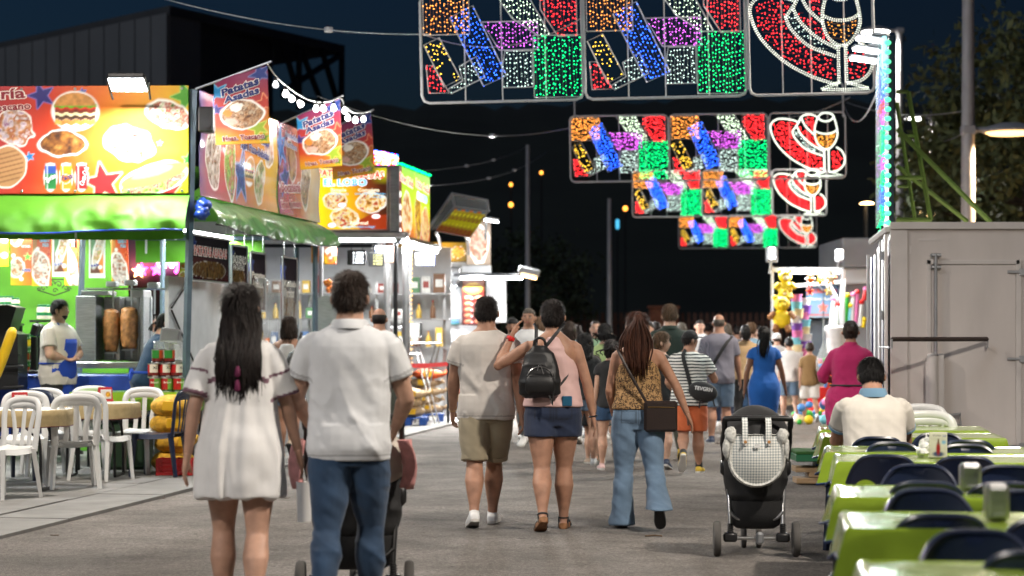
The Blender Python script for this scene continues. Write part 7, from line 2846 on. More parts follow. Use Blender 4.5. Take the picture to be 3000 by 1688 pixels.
light('board_glow','AREA',lane_pt(.9,.2,3.5),25,(.4,.9,.85),1.6,aim((0,0,0),(-1,.15,-.1)),lb,sy=1.4)
# three lamps on arms above it
for k,(px,py,w) in enumerate(((2555,112,95),(2544,143,92),(2534,171,92))):
 Yk = 20.9+.5*k
 t = thing('arm_floodlight',f'{("upper", "middle", "lower")[k]} slim floodlight on an arm above the lit column board','floodlight',at(2610,100+35*k,Yk),group='floodlights over the lit board')
 c = at(px,py,Yk)
 W = w*Yk/F
 sl = Matrix.Rotation(R(8),3,'Y')
 mb = MB()
 mb.rbox(c,(W,.16,.035),.008,sl)
 mb.rbox(c+Vector((W*.22,0,.03)),(W*.45,.12,.04),.008,sl)
 mb.build('housing',M_('galvanised'),t,True,smooth=None)
 mb = MB()
 mb.box(c+Vector((-.02,-.03,-.026)),(W*.8,.18,.012),sl)
 mb.build('glass',M_('tube_white'),t,True,smooth=None)
 mb = MB()
 top = at(2606,py-12,Yk)
 mb.tube([c+Vector((W*.45,0,.03)),(top.x,Yk,c.z+.02),(top.x+.02,Yk,3.6)],.016,6)
 mb.build('arm',M_('galvanised'),t,True)
 light('arm_light','SPOT',c+Vector((0,0,-.06)),70,(.95,.98,1),.12,aim(c,c+Vector((-.65,-.35,-1))),t,spot=140)
# green braces behind the board
gb = thing('green_brace','green steel ladder frame and diagonal braces on the trailer roof','brace',at(2680,650,20.8))
def cr6(x,y):
 return 2450+x/2.131,y/2.131
for (x0,y0,x1,y1,Y,r) in ((375,573,450,573,20.9,.02),(450,573,590,1375,20.9,.024),(378,640,490,1360,21.6,.02),(385,848,500,848,20.9,.016),(378,1110,545,1110,20.9,.022),(380,1165,450,1165,21.4,.016),(378,920,412,920,21.4,.016),
       (380,805,965,1390,20.8,.026),(378,1035,820,1385,21.6,.024),(375,1373,595,1373,20.9,.022)):
 mb = MB()
 mb.tube([at(*cr6(x0,y0),Y),at(*cr6(x1,y1),Y)],r,4)
 mb.build('bar',M_('paint_green'),gb,True,smooth=None)
# ------------------------------------------------------------------ grey trailer and toy stall beyond
gt2 = thing('grey_trailer','pale grey trailer behind the toy stall, seen past the box trailer','trailer',at(2510,1100,40))
for (nm,x0,x1,y0,y1,Ya,Yb,m) in (('upper_box',2468,2560,697,783,39,42,'trailer_grey'),('body',2465,2560,790,1100,39.5,42,'trailer_grey'),('ledge',2462,2560,786,832,39.2,39.5,'trailer_white')):
 p,q = at(x0,y1,Ya),at(x1,y0,Ya)
 mb = MB()
 mb.rbox(((p.x+q.x)/2+.8,(Ya+Yb)/2,(p.z+q.z)/2),(q.x-p.x+1.6,Yb-Ya,q.z-p.z),.03)
 mb.build(nm,M_(m),gt2,True,smooth=None)
ts = thing('toy_stall','bright toy stall at the end of the lane hung with prizes','stall',at(2370,1110,38))
YS = 38.0
mat('stall_frame',(.55,.56,.58),.4,.4,var=.1)
for (x0,y0,x1,y1,Y,r) in ((2260,790,2470,790,38,.05),(2330,838,2470,826,38,.035),(2470,790,2470,1100,38,.04),(2405,795,2455,880,38,.03),(2262,780,2262,1000,38.4,.03),(2262,790,2300,800,39.5,.03),(2466,800,2460,1090,38.6,.03)):
 mb = MB()
 mb.tube([at(x0,y0,Y),at(x1,y1,Y)],r,6)
 mb.build('frame_bar',M_('stall_frame'),ts,True,smooth=60)
mb = MB()
p,q = at(2362,1110,39),at(2462,935,39)
mb.rbox(((p.x+q.x)/2,39.2,(p.z+q.z)/2),(q.x-p.x,.3,q.z-p.z),.02)
mb.build('counter',mat('slate_blue',(.055,.07,.09),.5),ts,True,smooth=None)
s = Sheet(.62,.62,.02,flat_fn(at(2362,932,38.9),(1,0,0),(0,0,1)),(0,-1,0))
s.grad([(0,'#7a8a98'),(.5,'#4a6a88'),(1,'#2c4a68')],90)
s.text('RECREATIVO',.04,.48,.1,'#b03a30',None,0,0,.03,fit=.54)
s.text('Nuevo Mundo',.06,.34,.08,'#a8a8a0',None,0,0,.02,fit=.48)
s.star(.32,.2,.12,'#c05a4a',0)
s.put(s.soft(np.abs(s.V-.06)-.012),'#b03a30')
s.put(s.soft(np.abs(s.V-.11)-.006),'#b05a50')
s.build('sign_panel',ts,M_('print_board'),True,.03,tm=M_('letters'))
for (x0,x1,py) in ((2290,2460,797),):
 mb = MB()
 mb.tube([at(x0,py,37.9),at(x1,py,37.9)],.035,6)
 mb.build('tube_lamp',M_('tube_white'),ts,True)
light('stall_light','AREA',at(2370,806,37.7),80,(1,1,.97),1.2,(R(-15),0,0),ts,sy=.3)
light('stall_light','AREA',at(2430,830,38.5),45,(1,.98,.95),1.0,(R(-25),0,R(-30)),ts,sy=.3)
for k,(px,py,lab) in enumerate(((2262,745,'white floodlight on a bracket at the corner of the toy stall'),(2459,748,'small white floodlight against the pale grey trailer'))):
 t = thing('floodlight',lab,'floodlight',at(px,py+30,38))
 c = at(px,py,37.9)
 mb = MB()
 mb.rbox(c+Vector((0,.06,0)),(.17 if k else .22,.1,.3 if k == 0 else .22),.02)
 mb.tube([c+Vector((0,.1,-.1)),c+Vector((-.03,.15,-.35))],.02,6)
 mb.build('housing',M_('galvanised'),t,True,smooth=None)
 mb = MB()
 mb.rbox(c+Vector((0,0,.02)),(.1 if k == 0 else .12,.012,.2 if k == 0 else .16),.004)
 mb.build('glass',M_('tube_white'),t,True,smooth=None)
 light('flood','SPOT',c+Vector((0,-.1,0)),300,(1,1,1),.1,aim(c,c+Vector((-.4,-1,-.8))),t,spot=130)
# toys and prizes
COL = {'yellow': '#e0c010','pink': '#e07ab0','white': '#e0e0e0','blue': '#4a8ad0','red': '#c81818','green': '#2ca030','purple': '#7a4ab0','orange': '#e07018','brown': '#8a5a30','cream': '#e0d0a0','aqua': '#7ac8d8','lime': '#a8d020'}
for k,v in COL.items():
 mat('toy_'+k,v,.6,var=.1,vscale=12,bump=.2,bscale=60)
def plush(label,px,py,h,col,belly,limb,Y=37.6):
 """plain teddy-like plush toy hanging from the stall frame"""
 p = at(px,py,Y)
 t = thing('plush_toy',label,'plush toy',p,group='hanging toys of the toy stall')
 mb = MB()
 mb.ell((0,0,h*.28),(h*.27,h*.2,h*.28),16,11)
 mb.build('torso',M_('toy_'+col),t,smooth=180)
 mb = MB()
 mb.ell((0,-h*.02,h*.72),(h*.24,h*.21,h*.22),16,11)
 for sx in (-1,1):
  mb.ell((sx*h*.19,0,h*.9),(h*.09,h*.06,h*.09),10,7)
 mb.build('head',M_('toy_'+col),t,smooth=180)
 mb = MB()
 mb.ell((0,-h*.22,h*.67),(h*.1,h*.07,h*.08),10,7)
 mb.build('muzzle',M_('toy_'+belly),t,smooth=180)
 for sx in (-1,1):
  mb = MB()
  mb.tube([(sx*h*.22,-.02,h*.45),(sx*h*.38,-h*.1,h*.3)],[h*.09,h*.08],10)
  mb.build('arm',M_('toy_'+limb),t,smooth=60)
  mb = MB()
  mb.tube([(sx*h*.14,0,h*.1),(sx*h*.2,-h*.12,-h*.08)],[h*.1,h*.1],10)
  mb.build('leg',M_('toy_'+limb),t,smooth=60)
  mb = MB()
  mb.ell((sx*h*.08,-h*.2,h*.78),(h*.025,h*.02,h*.03),8,6)
  mb.build('eye',M_('eye_dark'),t)
 return t
plush('large yellow plush toy hanging highest at the corner of the toy stall',2300,868,.50,'yellow','cream','yellow')
plush('large yellow plush toy with purple arms in the middle of the hanging column',2298,898,.34,'yellow','cream','purple',37.5)
plush('big yellow plush body lowest in the hanging column',2290,962,.62,'yellow','yellow','brown',37.4)
plush('small orange plush toy on the upper shelf of the toy stall',2374,830,.22,'orange','white','white')
plush('small yellow plush toy on the upper shelf of the toy stall',2402,832,.16,'yellow','cream','yellow')
plush('white and orange plush toy on the upper shelf near the lamp',2434,828,.25,'cream','white','orange')
plush('small red plush toy hanging under the shelf of the toy stall',2372,862,.18,'red','white','orange')
plush('small cream plush toy hanging under the shelf',2428,862,.18,'cream','white','yellow')
r_ = np.random.default_rng(12)
USED = set()
for k in range(17):
 col = ('pink','white','aqua','purple','cream')[k % 5]
 px,py = 2335+(k % 2)*24+r_.uniform(-4,4),880+k*10.5
 p = at(px,py+10,37.7+.1*(k % 2))
 t = thing('plastic_tub',f'{col} plastic tub in the hanging column, {("top", "upper", "middle", "lower", "bottom")[min(4, k // 4)]} part, {("lane side", "trailer side")[k % 2]}','tub',p,r_.uniform(0,6),'hanging tubs of the toy stall')
 mb = MB()
 mb.lathe((0,0,0),[(0,0),(.085,0),(.1,.15),(.108,.155),(.108,.17),(.095,.165),(.085,.02),(0,.015)],18)
 mb.build('tub',M_('toy_'+col),t,smooth=50)
for k in range(9):
 col = ('white','white','green','white','pink','aqua','red','white','yellow')[k]
 px,y0,y1 = (2440,2452,2480,2498,2510,2490,2535,2522,2530)[k],(880,895,870,868,860,900,850,890,940)[k],(955,960,965,955,950,960,880,955,960)[k]
 t = thing('toy_sword',f'{col} toy tube hanging in the toy stall, {("first", "second", "third", "fourth", "fifth", "sixth", "seventh", "eighth", "ninth")[k]} from the lane','toy',at(px,y1,38.2),group='hanging toy tubes')
 mb = MB()
 mb.tube([at(px-4,y1,38.2),at(px+2,y0,38.2)],[.05,.035],10)
 mb.build('tube',M_('toy_'+col),t,True,smooth=60)
 mb = MB()
 q = at(px+2,y0-4,38.2)
 mb.ell(q,(.055,.055,.05),10,7)
 mb.build('knob',M_('toy_'+('pink','red','yellow')[k % 3]),t,True,smooth=180)
# heap of balls and toys on the ground
for k in range(46):
 while True:
  col = list(COL)[int(r_.integers(0,12))]
  px = r_.uniform(2318,2445) if k < 34 else r_.uniform(2400,2450)
  Y = r_.uniform(33.5,36.5)
  rad = r_.uniform(.04,.085)
  lay = 0 if k < 30 else r_.uniform(.08,.3)
  sz_ = 'small' if rad < .055 else 'medium' if rad < .07 else 'large'
  plc = 'lane end' if px < 2360 else 'middle' if px < 2405 else 'bin end'
  dep = 'front' if Y < 34.5 else 'middle depth' if Y < 35.5 else 'back'
  lab = f'{sz_} {col} toy ball, {plc} of the heap, {dep}{", on top" if lay else ""}'
  if lab not in USED:
   break
 USED.add(lab)
 x = at(px,990,Y).x
 t = thing('toy_ball',lab,'ball',(x,Y,rad+lay),group='toy balls heaped on the ground')
 mb = MB()
 mb.ell((0,0,0),(rad,rad,rad),12,9)
 mb.build('ball',M_('toy_'+col),t,smooth=180)
t = thing('red_toy_bin','red bin full of toys beside the magenta dress','bin',at(2425,1215,36))
x = at(2425,990,36).x
mb = MB()
mb.lathe((0,0,0),[(.0,0),(.24,0),(.30,.52),(.31,.54),(.28,.52),(.0,.45)],20)
mb.build('bin',M_('toy_red'),t,smooth=50)
t.location = (x,36.6,0)
for k in range(7):
 col = ('yellow','orange','lime','pink','blue','red','orange')[k]
 t = thing('toy_rod',f'{col} toy handle sticking out of the red bin, {("first", "second", "third", "fourth", "fifth", "sixth", "seventh")[k]}','toy',(x,36.6,.4),group='toys in the red bin')
 mb = MB()
 a_ = r_.uniform(-.25,.25)
 mb.tube([(a_*.5,0,-.1),(a_*1.2,-.05,.35+.1*(k % 3))],.025,8)
 mb.ell((a_*1.2,-.05,.4+.1*(k % 3)),(.06,.05,.06),10,7)
 mb.build('rod',M_('toy_'+col),t,smooth=60)
t = thing('washing_tub','white and lilac toy washing tub on the toy stall counter','tub',at(2445,1040,37))
p = at(2446,1035,37)
mb = MB()
mb.lathe(p,[(0,0),(.15,0),(.17,.38),(.2,.42),(.2,.46),(.14,.5),(0,.5)],20)
mb.build('tub',M_('toy_white'),t,True,smooth=50)
mb = MB()
mb.lathe((p.x,p.y,.0),[(.2,0),(.2,.05),(.06,.1),(.06,p.z)],14)
mb.build('stand',M_('stall_frame'),t,True,smooth=50)
t = thing('toy_net_bag','clear net bag of bright toys hanging beside the magenta dress','bag',at(2417,1095,34))
for k in range(9):
 p = at(2413+r_.uniform(-9,9),1080+r_.uniform(-26,12),34)
 mb = MB()
 mb.ell(p,(.045,.045,.05),10,7)
 mb.build('toy',M_('toy_'+('red','orange','green','pink','blue')[k % 5]),t,True,smooth=180)
mb = MB()
p = at(2413,1100,34)
mb.lathe(p,[(.03,0),(.12,.08),(.13,.25),(.05,.45),(.015,.55),(.015,.95)],14)
mb.build('net',M_('case_glass'),t,True,smooth=180)
mb = MB()
mb.tube([(p.x,p.y,p.z+.95),(p.x,p.y+.02,2.2),(p.x+.2,36,2.35)],.008,5)
mb.build('cord',M_('cable'),t,True)
# ------------------------------------------------------------------ tables with lime oilcloth
mat('table_cloth',(.20,.295,.025),.2,var=.16,vscale=5,bump=.45,bscale=9,coat=.6)
mat('hem_navy',(.01,.03,.12),.5,var=.1)
YAW =-8.0
TABS = [(2522,1644,'lime covered table nearest the viewer, cut by the lower picture edge'),(2467,1499,'lime covered table carrying the nearest napkin dispenser'),(2447,1422,'lime covered table carrying the second napkin dispenser'),(2445,1332,'lime covered table carrying the small menu card'),
  (2420,1307.6,'lime covered table directly before the seated man chair'),(2407,1268,'lime covered table the seated man leans on'),(2403,1248,'farthest lime covered table, beyond the seated man')]
TPOS = []
for k,(px,py,lab) in enumerate(TABS):
 Y = F*(EYE-.755)/(py-HORIZON)
 X = (px-1500)*Y/F
 yaw = R(YAW+(0,.6,-.4,.8,-.5,1.0,0)[k])
 t = thing('dining_table',lab,'table',(X,Y,0),yaw,'tables with lime cloths')
 L,D,H_ = 1.18,.70,.75
 TPOS.append((X,Y,yaw))
 mb = MB()
 mb.rbox((L/2,-D/2,H_-.018),(L-.01,D-.01,.03),.006)
 mb.build('table_top',M_('dark_metal'),t,smooth=None)
 per = []
 nL,nD = 34,22
 for (a,b,n_) in (((0,0),(L,0),nL),((L,0),(L,-D),nD),((L,-D),(0,-D),nL),((0,-D),(0,0),nD)):
  for i in range(n_):
   per.append((a[0]+(b[0]-a[0])*i/n_,a[1]+(b[1]-a[1])*i/n_))
 per = np.array(per)
 rgc = np.random.default_rng(20+k)
 ph = rgc.uniform(0,6,3)
 idx = np.arange(len(per))
 s_ = idx/len(per)*2*PI
 rows = []
 for f_,(dz,o) in enumerate(((.0,-.02),(.004,0.0),(-.006,.010),(-.05,.014),(-.10,.018),(-.145,.022))):
  c = per.copy()-np.array((L/2,-D/2))
  corner = np.clip(1-np.minimum(np.abs(np.abs(c[:,0])-L/2)+np.abs(np.abs(c[:,1])-D/2),1)/.16,0,1)
  wv = np.sin(s_*9+ph[0])*.4+np.sin(s_*17+ph[1])*.3
  drop = max(0,f_-2)/3
  k_ = o*(1+.7*wv*drop)+corner**1.5*.03*drop
  nx = np.sign(c[:,0])*(np.abs(np.abs(c[:,0])-L/2) < .012)
  ny = np.sign(c[:,1])*(np.abs(np.abs(c[:,1])-D/2) < .012)
  P = np.stack([per[:,0]+nx*k_+np.sign(c[:,0])*corner*.006*drop,per[:,1]+ny*k_+np.sign(c[:,1])*corner*.006*drop,np.full(len(per),H_+.004+dz)-corner**1.5*.035*drop+.006*wv*drop],1)
  rows.append(P)
 mb = MB()
 mb.grid(np.array(rows),closed_u=True)
 gx,gy = np.meshgrid(np.linspace(.02,L-.02,48),np.linspace(-D+.02,-.02,30))
 gz = H_+.0035+.0035*(1-2*np.abs(fnoise(np.stack([gx,gy,gx*0+k],-1),6,k,2)))
 mb.grid(np.stack([gx,gy,gz],-1))
 cl = mb.build('cloth',M_('table_cloth'),t,smooth=50)
 mb = MB()
 mb.tube(rows[-1],.007,6,closed=True)
 mb.build('hem',M_('hem_navy'),cl,smooth=60)
 for (lx,ly) in ((.06,-.06),(L-.06,-.06),(.06,-D+.06),(L-.06,-D+.06)):
  mb = MB()
  mb.tube([(lx,ly,0),(lx,ly,H_-.03)],.02,8)
  mb.build('leg',M_('dark_metal'),t,smooth=60)
 mb = MB()
 mb.tube([(.06,-.06,.12),(.06,-D+.06,.12)],.012,6)
 mb.build('stretcher',M_('dark_metal'),t)
# navy chairs along them : (px centre of the backrest, py of its upper edge, faces away?, label)
NCH = [(2751,1512,7.15,0,'navy plastic chair with back to the viewer at the nearest dispenser table'),(2876,1585,6.5,1,'navy plastic chair nearest the viewer, low in the corner of the picture'),(2724,1453,8.28,1,'navy plastic chair facing the viewer between the two dispenser tables'),
 (2722,1424,8.75,0,'navy plastic chair just behind the one facing the viewer between dispensers'),(3020,1470,8.2,1,'navy plastic chair by the picture edge beside the nearest dispenser'),(2935,1428,8.72,0,'navy plastic chair between both napkin dispensers'),
 (2682,1384,9.9,1,'navy plastic chair behind the second dispenser table'),(2601,1335,10.75,0,'navy plastic chair showing a round hole before the menu card table'),(2829,1348,10.6,0,'navy plastic chair right behind the second napkin dispenser'),
 (2962,1396,9.8,1,'navy plastic chair right of the second napkin dispenser by the edge'),(2624,1312,12.0,1,'navy plastic chair facing the viewer below the seated man'),(2566,1301,12.7,0,'navy plastic chair the seated man sits on'),
 (2755,1288,13.15,1,'navy plastic chair just right of the seated man'),(2840,1322,11.75,1,'navy plastic chair right of the menu card'),(2832,1311,12.3,0,'navy plastic chair behind the one right of the menu card'),(2515,1277,14.1,1,'navy plastic chair half hidden by the seated man elbow'),
 (3085,1512,7.0,0,'navy plastic chair at the end of the nearest dispenser table'),(3060,1660,5.9,0,'navy plastic chair beyond the lower corner of the picture')]
for (px,py,Y,fl_,lab) in NCH:
 x = (px-1500)*Y/F
 rz = R(YAW)+(PI if fl_ else 0)+R((px*7 % 9)-4)
 off = .235 if not fl_ else -.235
 chair(lab,x+math.sin(R(YAW))*-off*1.0,Y+off,rz,'solid','navy_plastic','navy chairs at the lime tables')
for (px,Y,lab) in ((2742,14.9,'white plastic chair with slotted back right of the seated man'),(2722,16.5,'white plastic chair behind the first one near the trailer')):
 chair(lab,(px-1500)*Y/F,Y+.2,R(175),'slat','white_plastic','white chairs by the trailer')
# things on the tables
for k,(x0,x1,yt,yb_,Y,lab) in enumerate(((2810,2874,1360,1444,8.85,'steel napkin dispenser farther from the viewer, among navy chairs'),(2883,2955,1422,1532,7.42,'steel napkin dispenser nearest the viewer'))):
 p = at((x0+x1)/2,yb_,Y)
 t = thing('napkin_dispenser',lab,'dispenser',(p.x,Y,.757),R(YAW+6),'napkin dispensers')
 w,h = (x1-x0)*Y/F,(yb_-yt)*Y/F
 mb = MB()
 mb.rbox((0,0,h/2),(w*.96,.075,h),.014)
 mb.build('case',M_('steel'),t,smooth=None)
 mb = MB()
 mb.rbox((-.002,-.04,h*.48),(w*.66,.006,h*.78),.004)
 mb.build('face_plate',M_('steel_brushed'),t,smooth=None)
 mb = MB()
 mb.rbox((0,-.0445,h*.2),(w*.4,.003,h*.06),.001)
 mb.build('slot',M_('trailer_grey'),t,smooth=None)
p = at(2748,1352,11.3)
t = thing('menu_card','small standing menu card with a red bottle picture','menu card',(p.x,11.3,.757),R(YAW))
s = Sheet(.098,.14,.004,flat_fn((-.049,-.012,.002),(1,0,0),(0,.06,1)),(0,-1,0))
s.grad([(0,'#b8b4a8'),(1,'#d0ccc0')],90)
s.ell(.05,.02,.03,.014,'#3a4a6a')
s.ell(.05,.05,.011,.035,'#8a1418')
s.put(s.soft(np.maximum(np.abs(s.U-.05)-.004,np.abs(s.V-.09)-.014),.003),'#5a3a2a')
s.ell(.08,.085,.012,.01,'#7aa8c8')
s.text('TINTO DE VERANO',.02,.118,.012,'#3a3a38',None,0,0,.01,fit=.045)
s.text('0,0',.074,.114,.018,'#2a4a9a',None,0,0,.01,fit=.017)
s.build('card',t,M_('print_board'),False,.004,tm=M_('letters'))
mb = MB()
mb.rbox((0,.02,.006),(.1,.06,.012),.003)
mb.build('foot',M_('white_plastic'),t,smooth=None)
t = thing('napkin_pile','crumpled white paper napkins beside the menu card','napkins',at(2706,1350,11.4))
t.location.z = .757
mb = MB()
for k in range(4):
 mb.ell((.01*k-.01,.01*k,.03+.018*k),(.035-.004*k,.03,.03),10,8,jitter=.5,seed=k)
mb.build('paper',M_('white_plastic'),t,smooth=None)
# low green turf step on wooden blocks
st = thing('turf_step','low step with green turf on wooden blocks behind the stroller','step',at(2370,1420,19.7))
x0 = at(2330,990,19.7).x
mat('turf',(.03,.10,.02),.95,var=.4,vscale=80,bump=1.0,bscale=200)
mat('green_steel',(.01,.11,.045),.45,var=.1)
mat('wood_block',(.30,.20,.11),.8,var=.25,vscale=8,stretch=(1,1,6),bump=.3)
mb = MB()
mb.rbox((x0+.65,19.95,.315),(1.3,.62,.03),.006)
mb.build('turf_mat',M_('turf'),st,True,smooth=None)
mb = MB()
mb.rbox((x0+.65,19.95,.265),(1.3,.62,.068),.006)
mb.build('tray',M_('green_steel'),st,True,smooth=None)
for dx in (.22,.42,1.1):
 mb = MB()
 mb.rbox((x0+dx,19.9,.19),(.05,.05,.09),.004)
 mb.build('leg',M_('galvanised'),st,True,smooth=None)
for (dx,z,w) in ((.2,.04,.36),(.24,.10,.2),(.18,.15,.34),(1.1,.04,.36),(1.1,.1,.3)):
 mb = MB()
 mb.rbox((x0+dx,19.9,z),(w,.3,.055),.005)
 mb.build('wood_block',M_('wood_block'),st,True,smooth=None)
# ------------------------------------------------------------------ tables and chairs before the green stall
mat('cloth_cream',(.62,.60,.52),.35,var=.06,vscale=6,coat=.3)
mat('cloth_tan',(.36,.27,.13),.75,var=.1,vscale=30,bump=.15,bscale=200)
mat('hem_wine',(.10,.012,.015),.6)
mat('green_dark_plastic',(.01,.035,.012),.5,var=.2)
FL = .034
def round_table(label,X,Y,r,rz=0.0):
 t = thing('round_table',label,'table',(X,Y,FL),rz,'tables with tan skirts')
 H_ = .735
 n = 48
 sq = lambda a: r/(abs(math.cos(a))**3.0+abs(math.sin(a))**3.0)**(1/3.0)
 rows = []
 for (k_,z) in ((0.0,H_+.004),(.5,H_+.004),(.9,H_+.003),(.985,H_)):
  rows.append([(sq(a)*k_*math.cos(a),sq(a)*k_*math.sin(a),z) for a in np.arange(n)*2*PI/n])
 mb = MB()
 mb.grid(np.array(rows),closed_u=True)
 mb.build('cloth_top',M_('cloth_cream'),t,smooth=60)
 rows = []
 for (o,z) in ((.985,H_),(1.01,H_-.012),(1.015,H_-.06),(1.02,H_-.15)):
  rows.append([((sq(a)*o+.003*math.sin(a*9))*math.cos(a),(sq(a)*o+.003*math.sin(a*9))*math.sin(a),z+.003*math.sin(a*7)) for a in np.arange(n)*2*PI/n])
 mb = MB()
 mb.grid(np.array(rows),closed_u=True)
 sk = mb.build('skirt',M_('cloth_tan'),t,smooth=60)
 mb = MB()
 mb.tube(rows[-1],.005,6,closed=True)
 mb.build('hem',M_('hem_wine'),sk,smooth=60)
 for sx in (-1,1):
  x = sx*r*.55
  mb = MB()
  mb.tube(smooth_path([(x*.7,-r*.5,H_-.1),(x*.95,-r*.5,.45),(x,-r*.52,.06),(x,-r*.42,.012),(x,r*.42,.012),(x,r*.52,.06),(x*.95,r*.5,.45),(x*.7,r*.5,H_-.1)],5),.014,8)
  mb.tube([(x*.95,-r*.5,.45),(x*.2,-r*.3,H_-.12)],.010,6)
  mb.build('leg',M_('black_plastic'),t,smooth=60)
 return t
round_table('tan skirted table at the picture edge holding a red menu holder',-4.52,18.75,.48)
round_table('tan skirted table nearer the stall, among white chairs',-4.18,20.55,.43)
for (X,Y,Z,lab) in ((-4.55,18.9,.774,'red and white menu holder on the table at the picture edge'),(-4.15,20.85,.774,'red menu holder on the table nearer the stall')):
 t = thing('menu_holder',lab,'menu holder',(X,Y,Z),.5)
 mb = MB()
 mb.poly_prism([(-.075,0),(.075,0),(.07,.145),(-.07,.145)],(0,-.05,0),(1,0,0),(0,.1,1),-.03)
 mb.rbox((0,.0,.01),(.16,.12,.02),.004)
 mb.build('holder',M_('red_card'),t,smooth=None)
 s = Sheet(.11,.095,.006,flat_fn((-.055,-.062,.025),(1,0,0),(0,.1,1)),(0,-1,0))
 s.grad([(0,'#c8c0b8'),(1,'#d8d4d0')],90)
 s.food(.075,.045,.028,.03,['#c87818','#e0b020','#a83018'],0,40,2,.2,.003)
 s.build('card',t,M_('print_board'),False,.002)
WCH = [(10,17.75,150,'white slatted chair cut by the picture edge, nearest the viewer'),(70,19.6,190,'white slatted chair behind the table at the picture edge'),(215,18.95,18,'white slatted chair with its back to the viewer between both tan tables'),(295,20.0,-22,'white slatted chair turned at the near side of the second tan table'),
 (258,21.6,182,'white slatted chair behind the second tan table, facing the viewer'),(398,21.05,170,'white slatted chair beside the lime can table'),(135,20.7,200,'white slatted chair far back between the two tan tables')]
for (px,Y,rz,lab) in WCH:
 chair(lab,(px-1500)*Y/F,Y,R(rz),'slat','white_plastic','white chairs by the green stall',z=FL)
chair('navy plastic chair seen sideways beside the yellow sacks',at(470,990,20.6).x,20.6,R(80),'slat','navy_plastic','navy chairs by the green stall',z=FL)
chair('navy plastic chair pushed under the table at the picture edge',at(70,990,19.9).x-.05,20.1,R(170),'slat','navy_plastic','navy chairs by the green stall',z=FL)
# sacks, crates and bins under the display table
for k,(px,z,m,lab) in enumerate(((505,.60,'sack_yellow','topmost'),(498,.42,'sack_yellow','third'),(512,.23,'sack_yellow','second'),(500,FL,'sack_yellow','lowest'))):
 sack(f'yellow net sack of onions beside the navy chair, {lab} of the pile',(at(px,990,21.2).x,21.2,z),(.42,.4,.22),M_(m),40+k,.3*k,'yellow sacks by the can table')
def crate(label,x,y,z,w,d,h,m,rz=0.0):
 t = thing('plastic_crate',label,'crate',(x,y,z),rz)
 for (cx,cy,sx,sy) in ((0,-d/2,w,.02),(0,d/2,w,.02),(-w/2,0,.02,d-.02),(w/2,0,.02,d-.02)):
  mb = MB()
  for k in range(4):
   mb.box((cx,cy,h*(.12+.25*k)),(sx,sy,h*.17))
  for q in (-1,0,1):
   if sx > sy:
    mb.box((cx+q*(w/2-.02),cy,h/2),(.03,sy*.9,h*.98))
   else:
    mb.box((cx,cy+q*(d/2-.03),h/2),(sx*.9,.03,h*.98))
  mb.build('side',m,t,smooth=None)
 mb = MB()
 mb.box((0,0,.012),(w-.02,d-.02,.02))
 mb.build('bottom',m,t,smooth=None)
 return t
crate('red plastic crate on the paving behind the navy chair',at(525,990,20.9).x,20.75,FL,.36,.3,.17,mat('crate_red',(.40,.01,.012),.45,var=.15))
t = thing('rubbish_bin','dark green rubbish bin under the lime can table','bin',(at(372,990,21.7).x,21.7,FL))
mb = MB()
mb.rbox((0,0,.25),(.5,.36,.5),.03)
mb.build('bin',M_('green_dark_plastic'),t,smooth=None)
mb = MB()
mb.rbox((0,0,.52),(.53,.39,.05),.015)
mb.build('rim',M_('black_plastic'),t,smooth=None)
mb = MB()
for k in range(6):
 mb.ell((-.15+.06*k,-.05,.56+.02*(k % 2)),(.09,.09,.06),8,6,jitter=.6,seed=k)
mb.build('bag_liner',M_('white_plastic'),t,smooth=None)
# ------------------------------------------------------------------ strollers
mat('stroller_fabric',(.014,.014,.015),.8,var=.25,vscale=10,bump=.25,bscale=160)
mat('tyre_grey',(.07,.065,.06),.85,var=.2)
def gingham(name,c1,c2,f):
 m = bpy.data.materials.new(name)
 m.use_nodes = True
 N,L = m.node_tree.nodes,m.node_tree.links
 b = N['Principled BSDF']
 b.inputs['Roughness'].default_value = .85
 tc = N.new('ShaderNodeTexCoord')
 sp = N.new('ShaderNodeSeparateXYZ')
 L.new(tc.outputs['Object'],sp.inputs[0])
 vals = []
 for ax in (0,2):
  q = N.new('ShaderNodeMath')
  q.operation = 'MULTIPLY'
  q.inputs[1].default_value = f
  L.new(sp.outputs[ax],q.inputs[0])
  r = N.new('ShaderNodeMath')
  r.operation = 'FRACT'
  L.new(q.outputs[0],r.inputs[0])
  g = N.new('ShaderNodeMath')
  g.operation = 'GREATER_THAN'
  g.inputs[1].default_value = .5
  L.new(r.outputs[0],g.inputs[0])
  vals.append(g.outputs[0])
 a = N.new('ShaderNodeMath')
 a.operation = 'ADD'
 L.new(vals[0],a.inputs[0])
 L.new(vals[1],a.inputs[1])
 h = N.new('ShaderNodeMath')
 h.operation = 'MULTIPLY'
 h.inputs[1].default_value = .5
 L.new(a.outputs[0],h.inputs[0])
 mx = N.new('ShaderNodeMix')
 mx.data_type = 'RGBA'
 mx.inputs[6].default_value = (*srgb(c1),1)
 mx.inputs[7].default_value = (*srgb(c2),1)
 L.new(h.outputs[0],mx.inputs[0])
 L.new(mx.outputs[2],b.inputs['Base Color'])
 MATS[name] = m
 return m
gingham('gingham_grey','#e4e2dc','#8c9698',56)
mat('frill_fabric',(.50,.50,.47),.85,var=.35,vscale=60)
